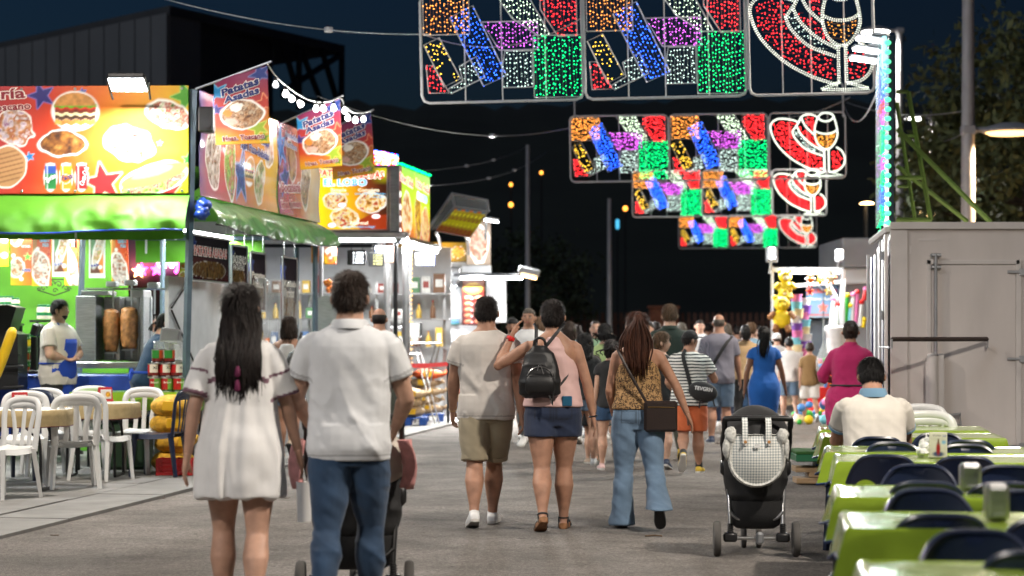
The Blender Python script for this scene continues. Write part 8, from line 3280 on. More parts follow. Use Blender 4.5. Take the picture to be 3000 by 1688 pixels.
def stroller(label,X,Y,rz,fabric,hood_m,tw=.51,tube_m='steel',hz=.90,name='stroller'):
 """seen from behind: handle and rear wheels at -Y, front wheels at +Y"""
 t = thing(name,label,'stroller',(X,Y,0),rz)
 rw = .115
 def wheel(x,y,r,w):
  mb = MB()
  mb.lathe((x,y,r),[(r*.72,-w/2),(r*.93,-w/2),(r,-w*.25),(r,w*.25),(r*.93,w/2),(r*.72,w/2)],28,'X')
  wh = mb.build('wheel',M_('tyre_grey'),t,smooth=50)
  mb = MB()
  mb.lathe((x,y,r),[(r*.74,-w*.3),(r*.70,-w*.42),(r*.2,-w*.3),(0,-w*.5)],20,'X')
  mb.lathe((x,y,r),[(0,w*.5),(r*.2,w*.3),(r*.70,w*.42),(r*.74,w*.3)],20,'X')
  mb.build('hub',M_('black_plastic'),wh,smooth=40)
 for sx in (-1,1):
  wheel(sx*tw/2,0,rw,.045)
  wheel(sx*.05,.55,.088,.032)
  mb = MB()   # spring block between wheel and leg
  mb.rbox((sx*(tw/2-.085),.0,.125),(.09,.06,.06),.012)
  mb.tube([(sx*(tw/2-.085),0,.15),(sx*(tw/2-.085),0,.215)],.017,10)
  for k in range(4):
   mb.tube(arc((sx*(tw/2-.085),0,.16+.014*k),.019,0,330,10,'XY'),.004,4)
  mb.build('suspension',M_('black_plastic'),t,smooth=40)
  mb = MB()
  x0 = sx*(tw/2-.085)
  mb.tube([(x0,0,.2),(x0*1.05,.05,.42),(x0*1.18,.12,.56)],.0125,10)
  mb.tube([(x0*1.18,.12,.56),(x0*.6,.38,.3),(sx*.06,.55,.19)],.0125,10)
  mb.build('frame_leg',M_(tube_m),t,smooth=60)
  mb = MB()
  mb.tube([(x0*1.18,.12,.54),(x0*1.28,.02,.74),(x0*1.22,-.10,hz-.02)],.015,10)
  mb.rbox((x0*1.2,.1,.57),(.05,.09,.11),.02)
  mb.build('push_bar',M_('black_plastic'),t,smooth=60)
 mb = MB()
 mb.tube([(-tw/2+.04,0,.118),(tw/2-.04,0,.118)],.011,8)
 mb.build('axle',M_(tube_m),t,smooth=60)
 mb = MB()
 mb.rbox((.02,-.02,.12),(.05,.05,.08),.014)
 mb.build('brake_pedal',M_('galvanised'),t,smooth=None)
 mb = MB()
 w = (tw/2-.085)
 mb.tube(smooth_path([(-w,.01,.29),(-w*.7,.0,.245),(0,.0,.232),(w*.7,.0,.245),(w,.01,.29)],5),.011,8)
 mb.build('cross_bar',M_(tube_m),t,smooth=60)
 mb = MB()
 hw = w*1.24
 mb.tube(smooth_path([(-hw,-.09,hz-.06),(-hw,-.12,hz-.01),(-hw*.9,-.13,hz),(0,-.135,hz+.004),(hw*.9,-.13,hz),(hw,-.12,hz-.01),(hw,-.09,hz-.06)],5),.018,10)
 mb.build('handle',M_('black_plastic'),t,smooth=60)
 # basket under the seat
 mb = MB()
 loft(mb,[(0,.16,z) for z in (.175,.20,.28,.36)],[w*.75,w*.95,w*1.02,w*1.06],[.12,.17,.2,.21],np.array((1.,0,0)),np.array((0,1.,0)),20,3.5)
 mb.build('basket',M_(fabric),t,smooth=60)
 # seat back: a drooping shell
 mb = MB()
 cs = [(0,.10+.0*k,z) for k,z in enumerate((.25,.30,.40,.52,.66,.78,.86))]
 loft(mb,cs,[w*.35,w*.8,w*1.1,w*1.22,w*1.24,w*1.2,w*1.1],[.05,.10,.15,.17,.17,.17,.15],np.array((1.,0,0)),np.array((0,1.,0)),26,2.8)
 me = remeshed(mb,'seat_back',.014,2,M_(fabric))
 displace(me,lambda co,nr: co+nr*(.008*(1-2*np.abs(vnoise(co,9,3))))[:,None])
 link_mesh('seat_back',me,t)
 # hood
 rows = []
 for k in range(9):
  a = R(-22+k*17)
  rows.append([(w*1.30*math.cos(b),.10-.26*math.cos(a)*math.sin(b)*(1 if math.cos(a) > 0 else .9),.70+.25*math.sin(a)*math.sin(b)+.02) for b in np.linspace(0.02,PI-.02,22)])
 mb = MB()
 mb.grid(np.array(rows))
 o = mb.build('hood',M_(hood_m),t,smooth=180)
 md = o.modifiers.new('thick','SOLIDIFY')
 md.thickness = .012
 return t
SX,SY = 1.588,13.3
stroller('black stroller with silver legs standing empty beside the lime tables',SX,SY,R(-3),'stroller_fabric','stroller_fabric')
bg = thing('gingham_bag','bear shaped grey gingham bag with frill hung on the black stroller handle','bag',(SX-.02,SY-.17,.48),R(-3))
# body of the bag
mb = MB()
rows = []
for r_ in np.linspace(0,1,9):
 row = []
 for a in np.linspace(0,2*PI,41)[:-1]:
  x = .165*math.cos(a)*(1.0 if math.sin(a) < 0 else 1.0)*(1-.04*max(0,math.sin(a)))
  z = .165+.165*(math.sin(a) if math.sin(a) < 0 else min(math.sin(a)*1.6,.93))
  row.append((x*r_,-.045*math.cos(r_*PI/2)-.01,.165+(z-.165)*r_))
 rows.append(row)
mb.grid(np.array(rows),closed_u=True)
o = mb.build('bag_body',M_('gingham_grey'),bg,smooth=180)
mb = MB()
rim = rows[-1]
for (k0,k1) in ((0,40),):
 fr = []
 for sc_,dy in ((.97,-.012),(1.05,-.022),(1.12,-.008)):
  row = []
  for i,(x,y,z) in enumerate(rim):
   q = 1+(sc_-1)*(1.0 if z < .30 else .2)
   wob = .012*math.sin(i*2.6)*(sc_ > 1.1)
   row.append((x*q,dy+wob,.165+(z-.165)*q))
  fr.append(row)
 mb.grid(np.array(fr),closed_u=True)
mb.build('frill',M_('frill_fabric'),bg,smooth=60)
for sx in (-1,1):
 mb = MB()
 P = [(sx*.075+d,y,z) for (y,z) in ((-.045,.25),(-.04,.32),(-.02,.40),(.03,.435),(.06,.40)) for d in (-.018,.018)]
 mb.grid(np.array(P).reshape(5,2,3))
 mb.build('strap',M_('gingham_grey'),bg,smooth=180)
 mb = MB()
 mb.lathe((sx*.075,-.06,.275),[(0,-.004),(.009,-.004),(.011,0),(.009,.004)],14,'Y')
 mb.build('button',mat('button_wood',(.45,.22,.08),.5),bg)
 mb = MB()   # ear with frill
 mb.ell((sx*.165,-.005,.31),(.035,.025,.05),12,8,jitter=.4,seed=sx+3)
 mb.ell((sx*.19,-.0,.24),(.022,.02,.07),12,8,jitter=.5,seed=sx+5)
 mb.build('ear',M_('frill_fabric'),bg,smooth=180)
mb = MB()
mb.box((0,-.061,.25),(.032,.004,.026))
mb.build('label_patch',M_('white_plastic'),bg,smooth=None)
NX,NY =-.84,10.95
mat('fabric_cream',(.48,.42,.36),.8,var=.08,bump=.15,bscale=120)
stroller('cream and black stroller pushed by the man in the polo shirt',NX,NY,0,'stroller_fabric','fabric_cream',.58,'black_plastic',1.0)
t = thing('bottle_holder','tall white bottle bag hung on the side of the cream stroller','bottle bag',(NX-.255,NY-.14,.45))
mb = MB()
mb.lathe((0,0,0),[(0,0),(.036,0),(.044,.2),(.046,.21),(.04,.2),(0,.19)],18)
mb.build('cup',M_('white_plastic'),t,smooth=50)
mb = MB()
mb.tube([(0.03,0,.2),(.05,.0,.48)],.018,8,ry=.008)
mb.build('strap',M_('white_plastic'),t,smooth=50)
mat('blanket_pink',(.48,.22,.21),.9,var=.25,vscale=20,bump=.4,bscale=50)
for sx,lab in ((-1,'pink blanket corner hanging beside the left arm of the polo shirt man'),(1,'pink blanket corner hanging beside the right arm of the polo shirt man')):
 t = thing('blanket',lab,'blanket',(NX+sx*.285,NY-.1,.62))
 mb = MB()
 g_ = []
 for z in np.linspace(0,.26,8):
  g_.append([(sx*.02*math.sin(z*14)+.035*math.sin(u*5+z*9),-.05+.12*u,z) for u in np.linspace(0,1,10)])
 mb.grid(np.array(g_))
 o = mb.build('cloth',M_('blanket_pink'),t,smooth=180)
 o.modifiers.new('thick','SOLIDIFY').thickness = .012
# ------------------------------------------------------------------ clothes materials
def fab(name,col,rough=.85,**k):
 kw = dict(var=.07,vscale=8,bump=.12,bscale=260,sheen=.15)
 kw.update(k)
 return mat(name,col,rough,**kw)
def pattern(name,kind,cols,f=40.0,rough=.85):
 m = bpy.data.materials.new(name)
 m.use_nodes = True
 N,L = m.node_tree.nodes,m.node_tree.links
 b = N['Principled BSDF']
 b.inputs['Roughness'].default_value = rough
 tc = N.new('ShaderNodeTexCoord')
 def math_(op,a,bb=None):
  q = N.new('ShaderNodeMath')
  q.operation = op
  for i,v in enumerate((a,bb)):
   if v is None:
    continue
   if isinstance(v,(int,float)):
    q.inputs[i].default_value = v
   else:
    L.new(v,q.inputs[i])
  return q.outputs[0]
 sp = N.new('ShaderNodeSeparateXYZ')
 L.new(tc.outputs['Object'],sp.inputs[0])
 mx = N.new('ShaderNodeMix')
 mx.data_type = 'RGBA'
 mx.inputs[6].default_value = (*srgb(cols[0]),1)
 mx.inputs[7].default_value = (*srgb(cols[1]),1)
 if kind == 'stripes':
  n = N.new('ShaderNodeTexNoise')
  n.inputs['Scale'].default_value = 5
  L.new(tc.outputs['Object'],n.inputs['Vector'])
  z = math_('ADD',sp.outputs[2],math_('MULTIPLY',n.outputs[0],.03))
  fac = math_('GREATER_THAN',math_('FRACT',math_('MULTIPLY',z,f)),.60)
  L.new(fac,mx.inputs[0])
  out = mx.outputs[2]
 elif kind == 'check':
  a = math_('GREATER_THAN',math_('FRACT',math_('MULTIPLY',math_('ADD',sp.outputs[0],sp.outputs[1]),f)),.55)
  c = math_('GREATER_THAN',math_('FRACT',math_('MULTIPLY',sp.outputs[2],f)),.55)
  L.new(math_('MULTIPLY',math_('ADD',a,c),.5),mx.inputs[0])
  out = mx.outputs[2]
 else:   # leopard
  nz = N.new('ShaderNodeTexNoise')
  nz.inputs['Scale'].default_value = 30
  L.new(tc.outputs['Object'],nz.inputs['Vector'])
  v = N.new('ShaderNodeTexVoronoi')
  v.inputs['Scale'].default_value = f
  ad = N.new('ShaderNodeMix')
  ad.data_type = 'VECTOR'
  ad.inputs[0].default_value = .06
  L.new(tc.outputs['Object'],ad.inputs[4])
  L.new(nz.outputs['Color'],ad.inputs[5])
  L.new(ad.outputs[1],v.inputs['Vector'])
  d = v.outputs['Distance']
  ring = math_('MULTIPLY',math_('GREATER_THAN',d,.26),math_('LESS_THAN',d,.52))
  ring = math_('MULTIPLY',ring,math_('GREATER_THAN',nz.outputs[0],.40))
  L.new(ring,mx.inputs[0])
  m2 = N.new('ShaderNodeMix')
  m2.data_type = 'RGBA'
  m2.inputs[7].default_value = (*srgb(cols[2]),1)
  L.new(mx.outputs[2],m2.inputs[6])
  L.new(math_('MULTIPLY',math_('LESS_THAN',d,.26),.7),m2.inputs[0])
  out = m2.outputs[2]
 L.new(out,b.inputs['Base Color'])
 MATS[name] = m
 return m
fab('c_white',(.70,.69,.685))
fab('c_white_cool',(.64,.65,.67))
fab('c_cream',(.60,.56,.50))
fab('c_offwhite',(.58,.54,.50))
fab('c_khaki',(.29,.245,.165))
fab('c_denim',(.022,.062,.135),bump=.25,bscale=320,var=.18)
fab('c_denim_mid',(.016,.045,.098),bump=.25,bscale=320,var=.2)
fab('c_denim_light',(.125,.195,.285),bump=.25,bscale=320,var=.25,vscale=5)
fab('c_navy',(.012,.022,.055),var=.15)
fab('c_black',(.012,.012,.013),var=.15)
fab('c_pink',(.66,.43,.41),.6)
fab('c_olive',(.014,.028,.020))
fab('c_olive_light',(.045,.05,.035))
fab('c_orange',(.52,.115,.035))
fab('c_blue',(.008,.11,.43))
fab('c_magenta',(.42,.012,.11))
fab('c_tan',(.22,.125,.045))
fab('c_mint',(.36,.48,.20))
fab('c_teal',(.02,.10,.17))
fab('c_skyblue',(.25,.42,.56))
fab('c_grey',(.16,.17,.18))
fab('c_green_tee',(.16,.28,.17))
pattern('p_stripes','stripes',('#d8d8d2','#141c28'),30)
pattern('p_check','check',('#8a8894','#4c4c58'),70)
pattern('p_knit','stripes',('#c09a70','#8a8060'),36)
pattern('p_leopard','leopard',('#a88458','#20130a','#6a4424'),88)
mat('leather_black',(.012,.012,.013),.46,var=.2,vscale=14,bump=.25,bscale=120)
mat('cork',(.26,.12,.05),.7,var=.25,vscale=40)
mat('sole_white',(.55,.53,.50),.6)
mat('sole_dark',(.03,.03,.03),.8)
mat('shoe_white',(.66,.66,.66),.5,var=.05)
mat('shoe_yellow',(.50,.33,.01),.5,var=.15)
mat('shoe_navy',(.015,.03,.07),.6,var=.15)
mat('shoe_beige',(.42,.32,.24),.6)
mat('embroidery',(.16,.08,.11),.8,var=.5,vscale=60)
mat('tassel',(.12,.008,.05),.8,var=.3)
mat('gold',(.6,.38,.12),.3,.9,var=0)
def xy(px,Y):
 return ((px-1500)*Y/F,Y)
def loop_at(p,c,axis,r,tr,m,name):
 u,v = frame_axes(axis)
 mb = MB()
 mb.tube([np.asarray(c)+u*r*math.cos(q)+v*r*math.sin(q) for q in np.arange(18)*2*PI/18],tr,6,closed=True)
 return mb.build(name,m,p.root,smooth=60)
# ------------------------------------------------------------------ the couple nearest the viewer
p = Person('woman with very long dark hair in a short white dress, nearest the viewer',xy(705,10.2),1.70,'f',1.0,0,((11,9,0,1),(-11,14,18,1)),
  (((-12,14),(-2,8)),((8,16),(18,11))),skin='skin_a',voxel=.0065,hips=1.02,head=(-6,4),curl=12)
H = p.H
def dress_fn(z,w,d):
 t = np.clip((.74-z)/.32,0,1)
 return w+.026*t**.8,d+.035*t**.8
dr = p.top('dress',M_('c_white'),z0=.372,sleeve=.40,off=.014,loose=.65,fold=.0085,vertical=True,fn=dress_fn,slv_off=.026,slv_flare=.020,seed=4)
# embroidered bands: across the back, round each sleeve and at its edge
dm = dr.data
dm.materials.append(M_('embroidery'))
for f_ in dm.polygons:
 c_ = np.array(f_.center)
 z_ = (c_[2]-p.dz)/H
 hit = abs(z_-(.728-.012*(abs(c_[0])/.12)**2)) < .0075 and abs(c_[0]) < .088*H
 for a in p.arm:
  ax = a['e']-a['s']
  t_ = np.dot(c_-a['s'],ax)/np.dot(ax,ax)*.5
  if np.linalg.norm(c_-a['s']-ax*t_*2) < .12 and abs(c_[0]) > .088*H:
   hit = hit or abs(t_-.385) < .017 or abs(t_-.19) < .012
 if hit:
  f_.material_index = 1
nb = p.sh((0,-p.tprof(.80)[1]-.022,.80*H))
mb = MB()
mb.tube([nb+(0,0,.05),nb+(.012,-.006,0),nb+(.006,-.012,-.09)],.007,6)
mb.tube([nb+(0,0,.05),nb+(-.03,-.008,.0),nb+(-.004,-.012,-.02)],.006,6)
mb.build('tie',M_('c_white'),dr,smooth=60)
for dz in (-.10,-.17):
 mb = MB()
 mb.lathe(nb+(.004,-.03,dz),[(0,.03),(.012,.02),(.016,-.02),(.010,-.03),(0,-.03)],10)
 mb.build('tassel',M_('tassel'),dr,smooth=60)
p.shoes(M_('shoe_white'),M_('sole_white'),ank=.02)
p.hair('long',M_('hair_dark'),vol=.055,length=.235,width=1.18,locks=170,seed=3,top=.03)
p = Person('man in white polo shirt and blue jeans pushing the cream stroller',xy(1025,10.2),1.76,'m',1.04,0,((-12,12,16,2),(13,10,0,1)),
  (((14,17),(52,-14)),((14,17),(52,-14))),skin='skin_a',voxel=.0065,shoulders=1.06,head=(-8,3),curl=40)
p.top('polo_shirt',M_('c_white_cool'),z0=.465,sleeve=.30,off=.018,loose=.65,fold=.009,collar=(M_('c_white_cool'),.035),seed=7,seams=True,slv_flare=.010)
p.bottom('jeans',M_('c_denim_mid'),to=.985,off=.012,fold=.007,flare=-.004,seed=3,pockets=True)
p.shoes(M_('shoe_white'),M_('sole_white'))
p.hair('short',M_('hair_brown'),vol=.045,top=.05,seed=5,back=-.45)
# ------------------------------------------------------------------ three walkers in the middle
p = Person('man in white t-shirt and khaki shorts walking in the middle of the lane',xy(1425,15.5),1.755,'m',1.10,0,((-13,12,16,0),(15,9,0,-4)),
  (((10,12),(26,2)),((-12,10),(0,6))),skin='skin_b',voxel=.0065,shoulders=1.05,curl=34)
p.top('t_shirt',M_('c_offwhite'),z0=.465,sleeve=.29,off=.020,loose=.85,fold=.009,seed=11,seams=True,slv_flare=.018)
p.bottom('shorts',M_('c_khaki'),to=.455,off=.016,flare=.016,fold=.005,hem=M_('c_khaki'),pockets=True)
p.shoes(M_('shoe_white'),M_('sole_white'),ank=.02)
loop_at(p,p.arm[0]['w'],p.arm[0]['fd'],.031,.003,M_('gold'),'bracelet')
p.hair('short',M_('hair_dark'),vol=.028,seed=6,back=-.5)
p.beard()
p = Person('short haired woman in pink halter top and navy shorts raising one hand',xy(1620,15.2),1.715,'f',1.12,0,((-13,16,24,-1),(10,7,0,-1)),
  (((26,56),(165,-24)),((-2,18),(2,10))),skin='skin_b',voxel=.0065,shoulders=1.08,hips=1.06,curl=14)
def halter(z,w,d):
 k = np.interp(z,[.67,.72,.77,.81,.835],[1,.90,.66,.46,.38])
 return w*k+.004,d*(1 if z < .78 else 1.06)
tp = p.top('halter_top',M_('c_pink'),z0=.535,sleeve=0,off=.014,loose=.6,fold=.007,straps=True,fn=halter,zt=.835,seed=13)
p.bottom('shorts',M_('c_navy'),to=.205,off=.016,flare=.012,fold=.004,waist=.60,pockets=True)
p.sandals(M_('leather_black'),M_('cork'),.045)
loop_at(p,p.arm[1]['w'],p.arm[1]['fd'],.029,.006,M_('leather_black'),'bracelet')
mb = MB()
a0 = p.arm[0]
mb.tube([a0['w']-a0['fd']*.03,a0['w']-a0['fd']*.005],.032,14)
mb.rbox(a0['w']-a0['fd']*.018+np.array((0,-.034,0)),(.034,.012,.034),.004)
mb.build('watch',M_('toy_red'),p.root,smooth=50)
p.hair('short',M_('hair_dark'),vol=.06,top=.03,seed=8,back=-.66,side=-.35)
PINK = p
# her backpack
bp = thing('backpack','small black leather backpack on the back of the pink halter woman','backpack',(p.root.location.x-.10,p.root.location.y-.13,.98))
mb = MB()
loft(mb,[(0,-.03,0),(0,-.06,.03),(0,-.075,.12),(0,-.07,.24),(0,-.055,.33),(0,-.035,.38)],[.11,.15,.155,.13,.10,.05],[.05,.075,.085,.075,.06,.03],np.array((1.,0,0)),np.array((0,1.,0)),24,3.0)
me = remeshed(mb,'main_bag',.008,2,M_('leather_black'))
displace(me,lambda co,nr: co+nr*(.005*(1-2*np.abs(vnoise(co,14,3))))[:,None])
link_mesh('main_bag',me,bp)
mb = MB()
loft(mb,[(0,-.12,.03),(0,-.145,.06),(0,-.15,.14),(0,-.135,.18)],[.09,.11,.105,.07],[.02,.03,.03,.015],np.array((1.,0,0)),np.array((0,1.,0)),20,3.0)
mb.build('front_pocket',M_('leather_black'),bp,smooth=60)
mb = MB()
mb.tube(arc((0,-.155,.13),.1,20,160,10),.003,5)
mb.tube([(-.02+.012*k,-.15,.2+.05*math.sin(k)) for k in range(6)],.003,5)
mb.build('zip',M_('steel'),bp)
mb = MB()
mb.tube(smooth_path([(-.045,-.02,.36),(-.035,-.03,.42),(0,-.035,.44),(.035,-.03,.42),(.045,-.02,.36)],4),.011,8)
mb.build('top_handle',M_('leather_black'),bp,smooth=60)
for sx in (-1,1):
 mb = MB()
 sp_ = smooth_path([(sx*.03,-.02,.36),(sx*.085+.06,.015,.50),(sx*.11+.07,.07,.545)],5)
 mb.tube(sp_,.013,6,ref=(1,0,0),ry=.005)
 mb.tube(smooth_path([(sx*.11,-.02,.05),(sx*.16+.05,.02,.18),(sx*.15+.07,.09,.33)],5),.010,6,ry=.004)
 mb.build('shoulder_strap',M_('leather_black'),bp,smooth=60)
mb = MB()
mb.tube([(.07,-.13,.02),(.09,-.14,-.05),(.10,-.14,.06)],.006,6)
mb.build('zip_tassel',M_('leather_black'),bp)
ph = thing('phone','blue phone sticking out of the back pocket of navy shorts','phone',(p.root.location.x+.10,p.root.location.y-.165,.92),-.1)
mb = MB()
mb.rbox((0,0,.035),(.075,.012,.075),.006)
mb.build('phone',mat('phone_teal',(.02,.12,.22),.3),ph,smooth=None)
p = Person('woman with long auburn ponytail in leopard top and flared jeans',xy(1868,15.3),1.625,'f',1.08,0,((2,3,2,3),(-9,38,46,5)),
  (((2,12),(30,-10)),((0,30),(3,22))),skin='skin_b',voxel=.0065,hips=1.04,shoulders=1.04,curl=14)
def cami(z,w,d):
 k = np.interp(z,[.70,.745,.79,.82],[1,.86,.60,.50])
 return w*k+.004,d*(1 if z < .77 else 1.04)
p.top('leopard_top',M_('p_leopard'),z0=.545,sleeve=0,off=.014,loose=.45,fold=.006,straps=True,fn=cami,zt=.785,seed=17)
for sx in (-1,1):
 mb = MB()
 mb.tube(smooth_path([p.sh((sx*.045*p.H,-.060*p.H,.775*p.H)),p.sh((sx*.05*p.H,-.046*p.H,.815*p.H)),p.sh((sx*.05*p.H,.0,.838*p.H)),p.sh((sx*.045*p.H,.05*p.H,.80*p.H))],4),.005,6)
 mb.build('strap',M_('p_leopard'),p.root)
p.bottom('flared_jeans',M_('c_denim_light'),to=1.06,off=.010,fold=.006,waist=.585,end_r=([.45,.6,.8,1.06],[.03,.058,.075,.105]),seed=9,pockets=True)
p.shoes(M_('c_black'),M_('sole_dark'),ank=.01)
p.hair('pony',M_('hair_auburn'),vol=.035,length=.30,ponyz=.42,locks=95,width=1.5,seed=12)
LEO = p
hb = thing('crossbody_bag','flat dark brown shoulder bag hanging at the hip of the leopard top woman','bag',(p.root.location.x+.16,p.root.location.y-.16,.74),.1)
mb = MB()
mb.rbox((0,0,.10),(.25,.05,.23),.018)
mb.build('pouch',mat('leather_brown',(.022,.013,.011),.4,var=.2,bump=.2,bscale=120),hb,smooth=None)
mb = MB()
mb.tube([(-.1,-.028,.17),(.1,-.028,.165)],.003,5)
mb.build('zip',M_('gold'),hb)
mb = MB()
mb.tube(smooth_path([(-.11,0,.21),(-.22,-.0,.40),(-.30,.03,.56),(-.315,.10,.62),(-.30,.2,.60)],6),.011,6,ref=(1,0,0),ry=.004)
mb.build('strap',M_('leather_brown'),hb,smooth=60)
# ------------------------------------------------------------------ second rank of walkers
p = Person('boy in black cap, striped t-shirt and orange shorts with a belt bag',xy(2018,21.5),1.515,'m',1.16,R(-8),((9,8,0,3),(-15,38,50,-4))[::-1],
  (((0,14),(42,-30)),((16,26),(120,-20))),skin='skin_b',voxel=.009,head=(-55,0))
p.top('striped_shirt',M_('p_stripes'),z0=.47,sleeve=.33,off=.02,loose=.9,fold=.008,seed=21,slv_flare=.012)
p.bottom('shorts',M_('c_orange'),to=.44,off=.018,flare=.016,fold=.007)
p.shoes(M_('shoe_yellow'),M_('sole_white'),socks=M_('c_black'))
p.hair('short',M_('hair_dark'),vol=.02,back=-.5)
cp = MB()
v,f = p.skull(36,26,lambda d: np.where(d[:,2] > .12-.12*d[:,1]*0,.055,-.04))
cp.add(v,f)
cp.ell(p.hp(0,.55,.16),(p.hh*.30,p.hh*.28,p.hh*.035),16,7,rot=p.head_rot)
cp.build('cap',M_('c_black'),p.root,smooth=60)
bb_ = thing('belt_bag','black belt bag lettered TEVGRN worn across the striped back','bag',(p.root.location.x+.13,p.root.location.y-.17,.86),.0)
mb = MB()
mb.ell((0,-.02,.0),(.155,.065,.105),22,13,rot=Matrix.Rotation(.25,3,'Y'))
mb.build('pouch',M_('c_black'),bb_,smooth=180)
v,f,w_ = text_mesh('TEVGRN',.02,.15,1.0)
mb = MB()
for vv in (v,):
 X_ = (vv[:,0]/w_-.5)*.19
 Z_ = vv[:,1]*.055+.012-X_*.15
 Y_ =-.02-.068*np.sqrt(np.maximum(.15,1-(X_/.155)**2-(Z_/.105)**2))-.003
 mb.add(np.stack([X_,Y_,Z_],1),f)
mb.col = None
mb.build('lettering',M_('white_plastic'),bb_,smooth=None)
mb = MB()
mb.tube(smooth_path([(-.12,.0,.03),(-.16,.02,.2),(-.20,.04,.36),(-.17,.12,.44)],5),.02,6,ref=(1,0,0),ry=.005)
mb.tube(smooth_path([(-.03,-.06,-.08),(-.04,-.05,-.17)],3),.008,6)
mb.tube(smooth_path([(.1,-.04,-.07),(.12,-.03,-.15)],3),.008,6)
mb.build('strap',M_('c_black'),bb_,smooth=60)
p = Person('tall man in dark green shirt and olive trousers behind the striped boy',xy(1962,23.9),1.82,'m',1.06,0,((4,4,0,2),(-10,16,20,2)),None,skin='skin_d',voxel=.010)
p.top('shirt',M_('c_olive'),z0=.46,sleeve=.42,off=.02,loose=.7,collar=(M_('c_olive'),.03),seed=23)
p.bottom('trousers',M_('c_olive_light'),to=.98,off=.018)
p.shoes(M_('shoe_yellow'),M_('sole_dark'))
p.hair('short',M_('hair_light'),vol=.045,top=.04,seed=9)
p = Person('boy in profile with spiky hair looking back beside the striped boy',xy(1934,22.2),1.475,'c',1.05,R(-10),((8,8,0,2),(-10,14,15,2)),None,skin='skin_d',voxel=.009,headk=1.1,head=(-78,0),feat=True)
p.top('t_shirt',M_('c_black'),z0=.47,sleeve=.32,off=.018,loose=.8,seed=25)
p.bottom('track_shorts',M_('c_black'),to=.40,off=.018,flare=.01)
p.shoes(M_('shoe_navy'),M_('sole_white'))
p.hair('short',M_('hair_light'),vol=.05,top=.06,seed=10)
p = Person('man in small check shirt and denim shorts with a strap across his back',xy(2106,27.6),1.76,'m',1.12,0,((-4,4,0,2),(8,12,0,2)),(((-4,12),(4,6)),((4,14),(12,8))),skin='skin_b',voxel=.011)
p.top('check_shirt',M_('p_check'),z0=.46,sleeve=.36,off=.022,loose=.8,seed=27)
p.bottom('denim_shorts',M_('c_denim_light'),to=.47,off=.016,flare=.014)
p.shoes(M_('shoe_navy'),M_('sole_white'))
p.hair('bald',M_('hair_grey'),vol=.02)
sl = thing('shoulder_strap','black strap slung across the back of the check shirt','strap',(p.root.location.x,p.root.location.y,1.0))
mb = MB()
mb.tube(smooth_path([(.17,-.06,.44),(.08,-.16,.34),(-.06,-.18,.12),(-.16,-.14,-.06)],5),.022,6,ref=(1,0,0),ry=.006)
mb.build('strap',M_('c_black'),sl,smooth=60)
p = Person('woman in beige striped knit top with a dark ponytail',xy(2184,30),1.63,'f',1.06,0,None,None,skin='skin_c',voxel=.011)
p.top('knit_top',M_('p_knit'),z0=.50,sleeve=.12,off=.022,loose=.9,fold=.006,seed=29)
p.bottom('leggings',M_('c_black'),to=.98,off=.006)
p.shoes(M_('c_black'),M_('sole_dark'))
p.hair('pony',M_('hair_black'),vol=.03,length=.13,ponyz=.3,locks=40)
p = Person('woman in close fitting bright blue dress with a waist long ponytail',xy(2238,25.5),1.565,'f',1.08,0,((3,3,0,0),(-5,8,10,0)),(((-5,16),(2,8)),((2,18),(8,12))),skin='skin_c',voxel=.010,hips=1.08)
def bodycon(z,w,d):
 t = np.clip((.46-z)/.2,0,1)
 return w*(1-.26*t),d*(1-.15*t)
p.top('dress',M_('c_blue'),z0=.26,sleeve=.20,off=.010,loose=.0,fold=.004,fn=bodycon,seed=31)
p.shoes(M_('c_black'),M_('sole_dark'),ank=0)
p.hair('pony',M_('hair_black'),vol=.03,length=.24,ponyz=.35,locks=55,width=.8,dx=-.03)
p = Person('boy in white polo shirt with navy sleeves and light denim shorts',xy(2312,35),1.43,'c',1.02,0,None,None,skin='skin_d',voxel=.012,headk=1.08)
p.top('polo_shirt',M_('c_white'),z0=.47,sleeve=.30,off=.02,loose=.8,cuff=M_('c_navy'),seed=33)
p.bottom('shorts',M_('c_denim_light'),to=.42,off=.016,flare=.012)
p.shoes(M_('shoe_white'),M_('sole_white'))
p.hair('short',M_('hair_black'),vol=.04)
p = Person('boy in tan shirt and pale shorts walking beside the toy heap',xy(2372,34.3),1.345,'c',1.02,0,((6,6,0,2),(-14,26,30,2)),None,skin='skin_b',voxel=.012,headk=1.1)
p.top('shirt',M_('c_tan'),z0=.46,sleeve=.32,off=.022,loose=.85,seed=35)
p.bottom('shorts',M_('c_offwhite'),to=.42,off=.016,flare=.012)
p.shoes(M_('shoe_white'),M_('sole_white'))
p.hair('short',M_('hair_brown'),vol=.05)
p = Person('woman in long magenta dress with her hair in a bun beside the trailer',xy(2492,19.9),1.60,'f',1.2,R(-12),((0,2,0,1),(3,4,0,1)),(((14,30),(60,-50)),((12,26),(60,-46))),skin='skin_b',voxel=.009,hips=1.1)
def long_dress(z,w,d):
 t = np.clip((.50-z)/.4,0,1)
 wa = np.interp(z,[.56,.60,.64],[1,.90,1])
 return w*wa*(1-.15*t),d*wa
dr = p.top('dress',M_('c_magenta'),z0=.07,sleeve=.62,off=.022,loose=.3,fold=.008,fn=long_dress,seed=37,collar=(M_('c_magenta'),.03))
w,d,y = p.tprof(.60)
mb = MB()
mb.tube([p.sh(((w+.028)*math.cos(a),(d+.028)*math.sin(a)+y,.60*p.H)) for a in np.arange(30)*2*PI/30],.010,6,closed=True)
mb.build('belt',M_('leather_black'),dr,smooth=60)
p.shoes(M_('c_black'),M_('sole_dark'),ank=0)
p.hair('bun',M_('hair_brown'),vol=.035,seed=14)
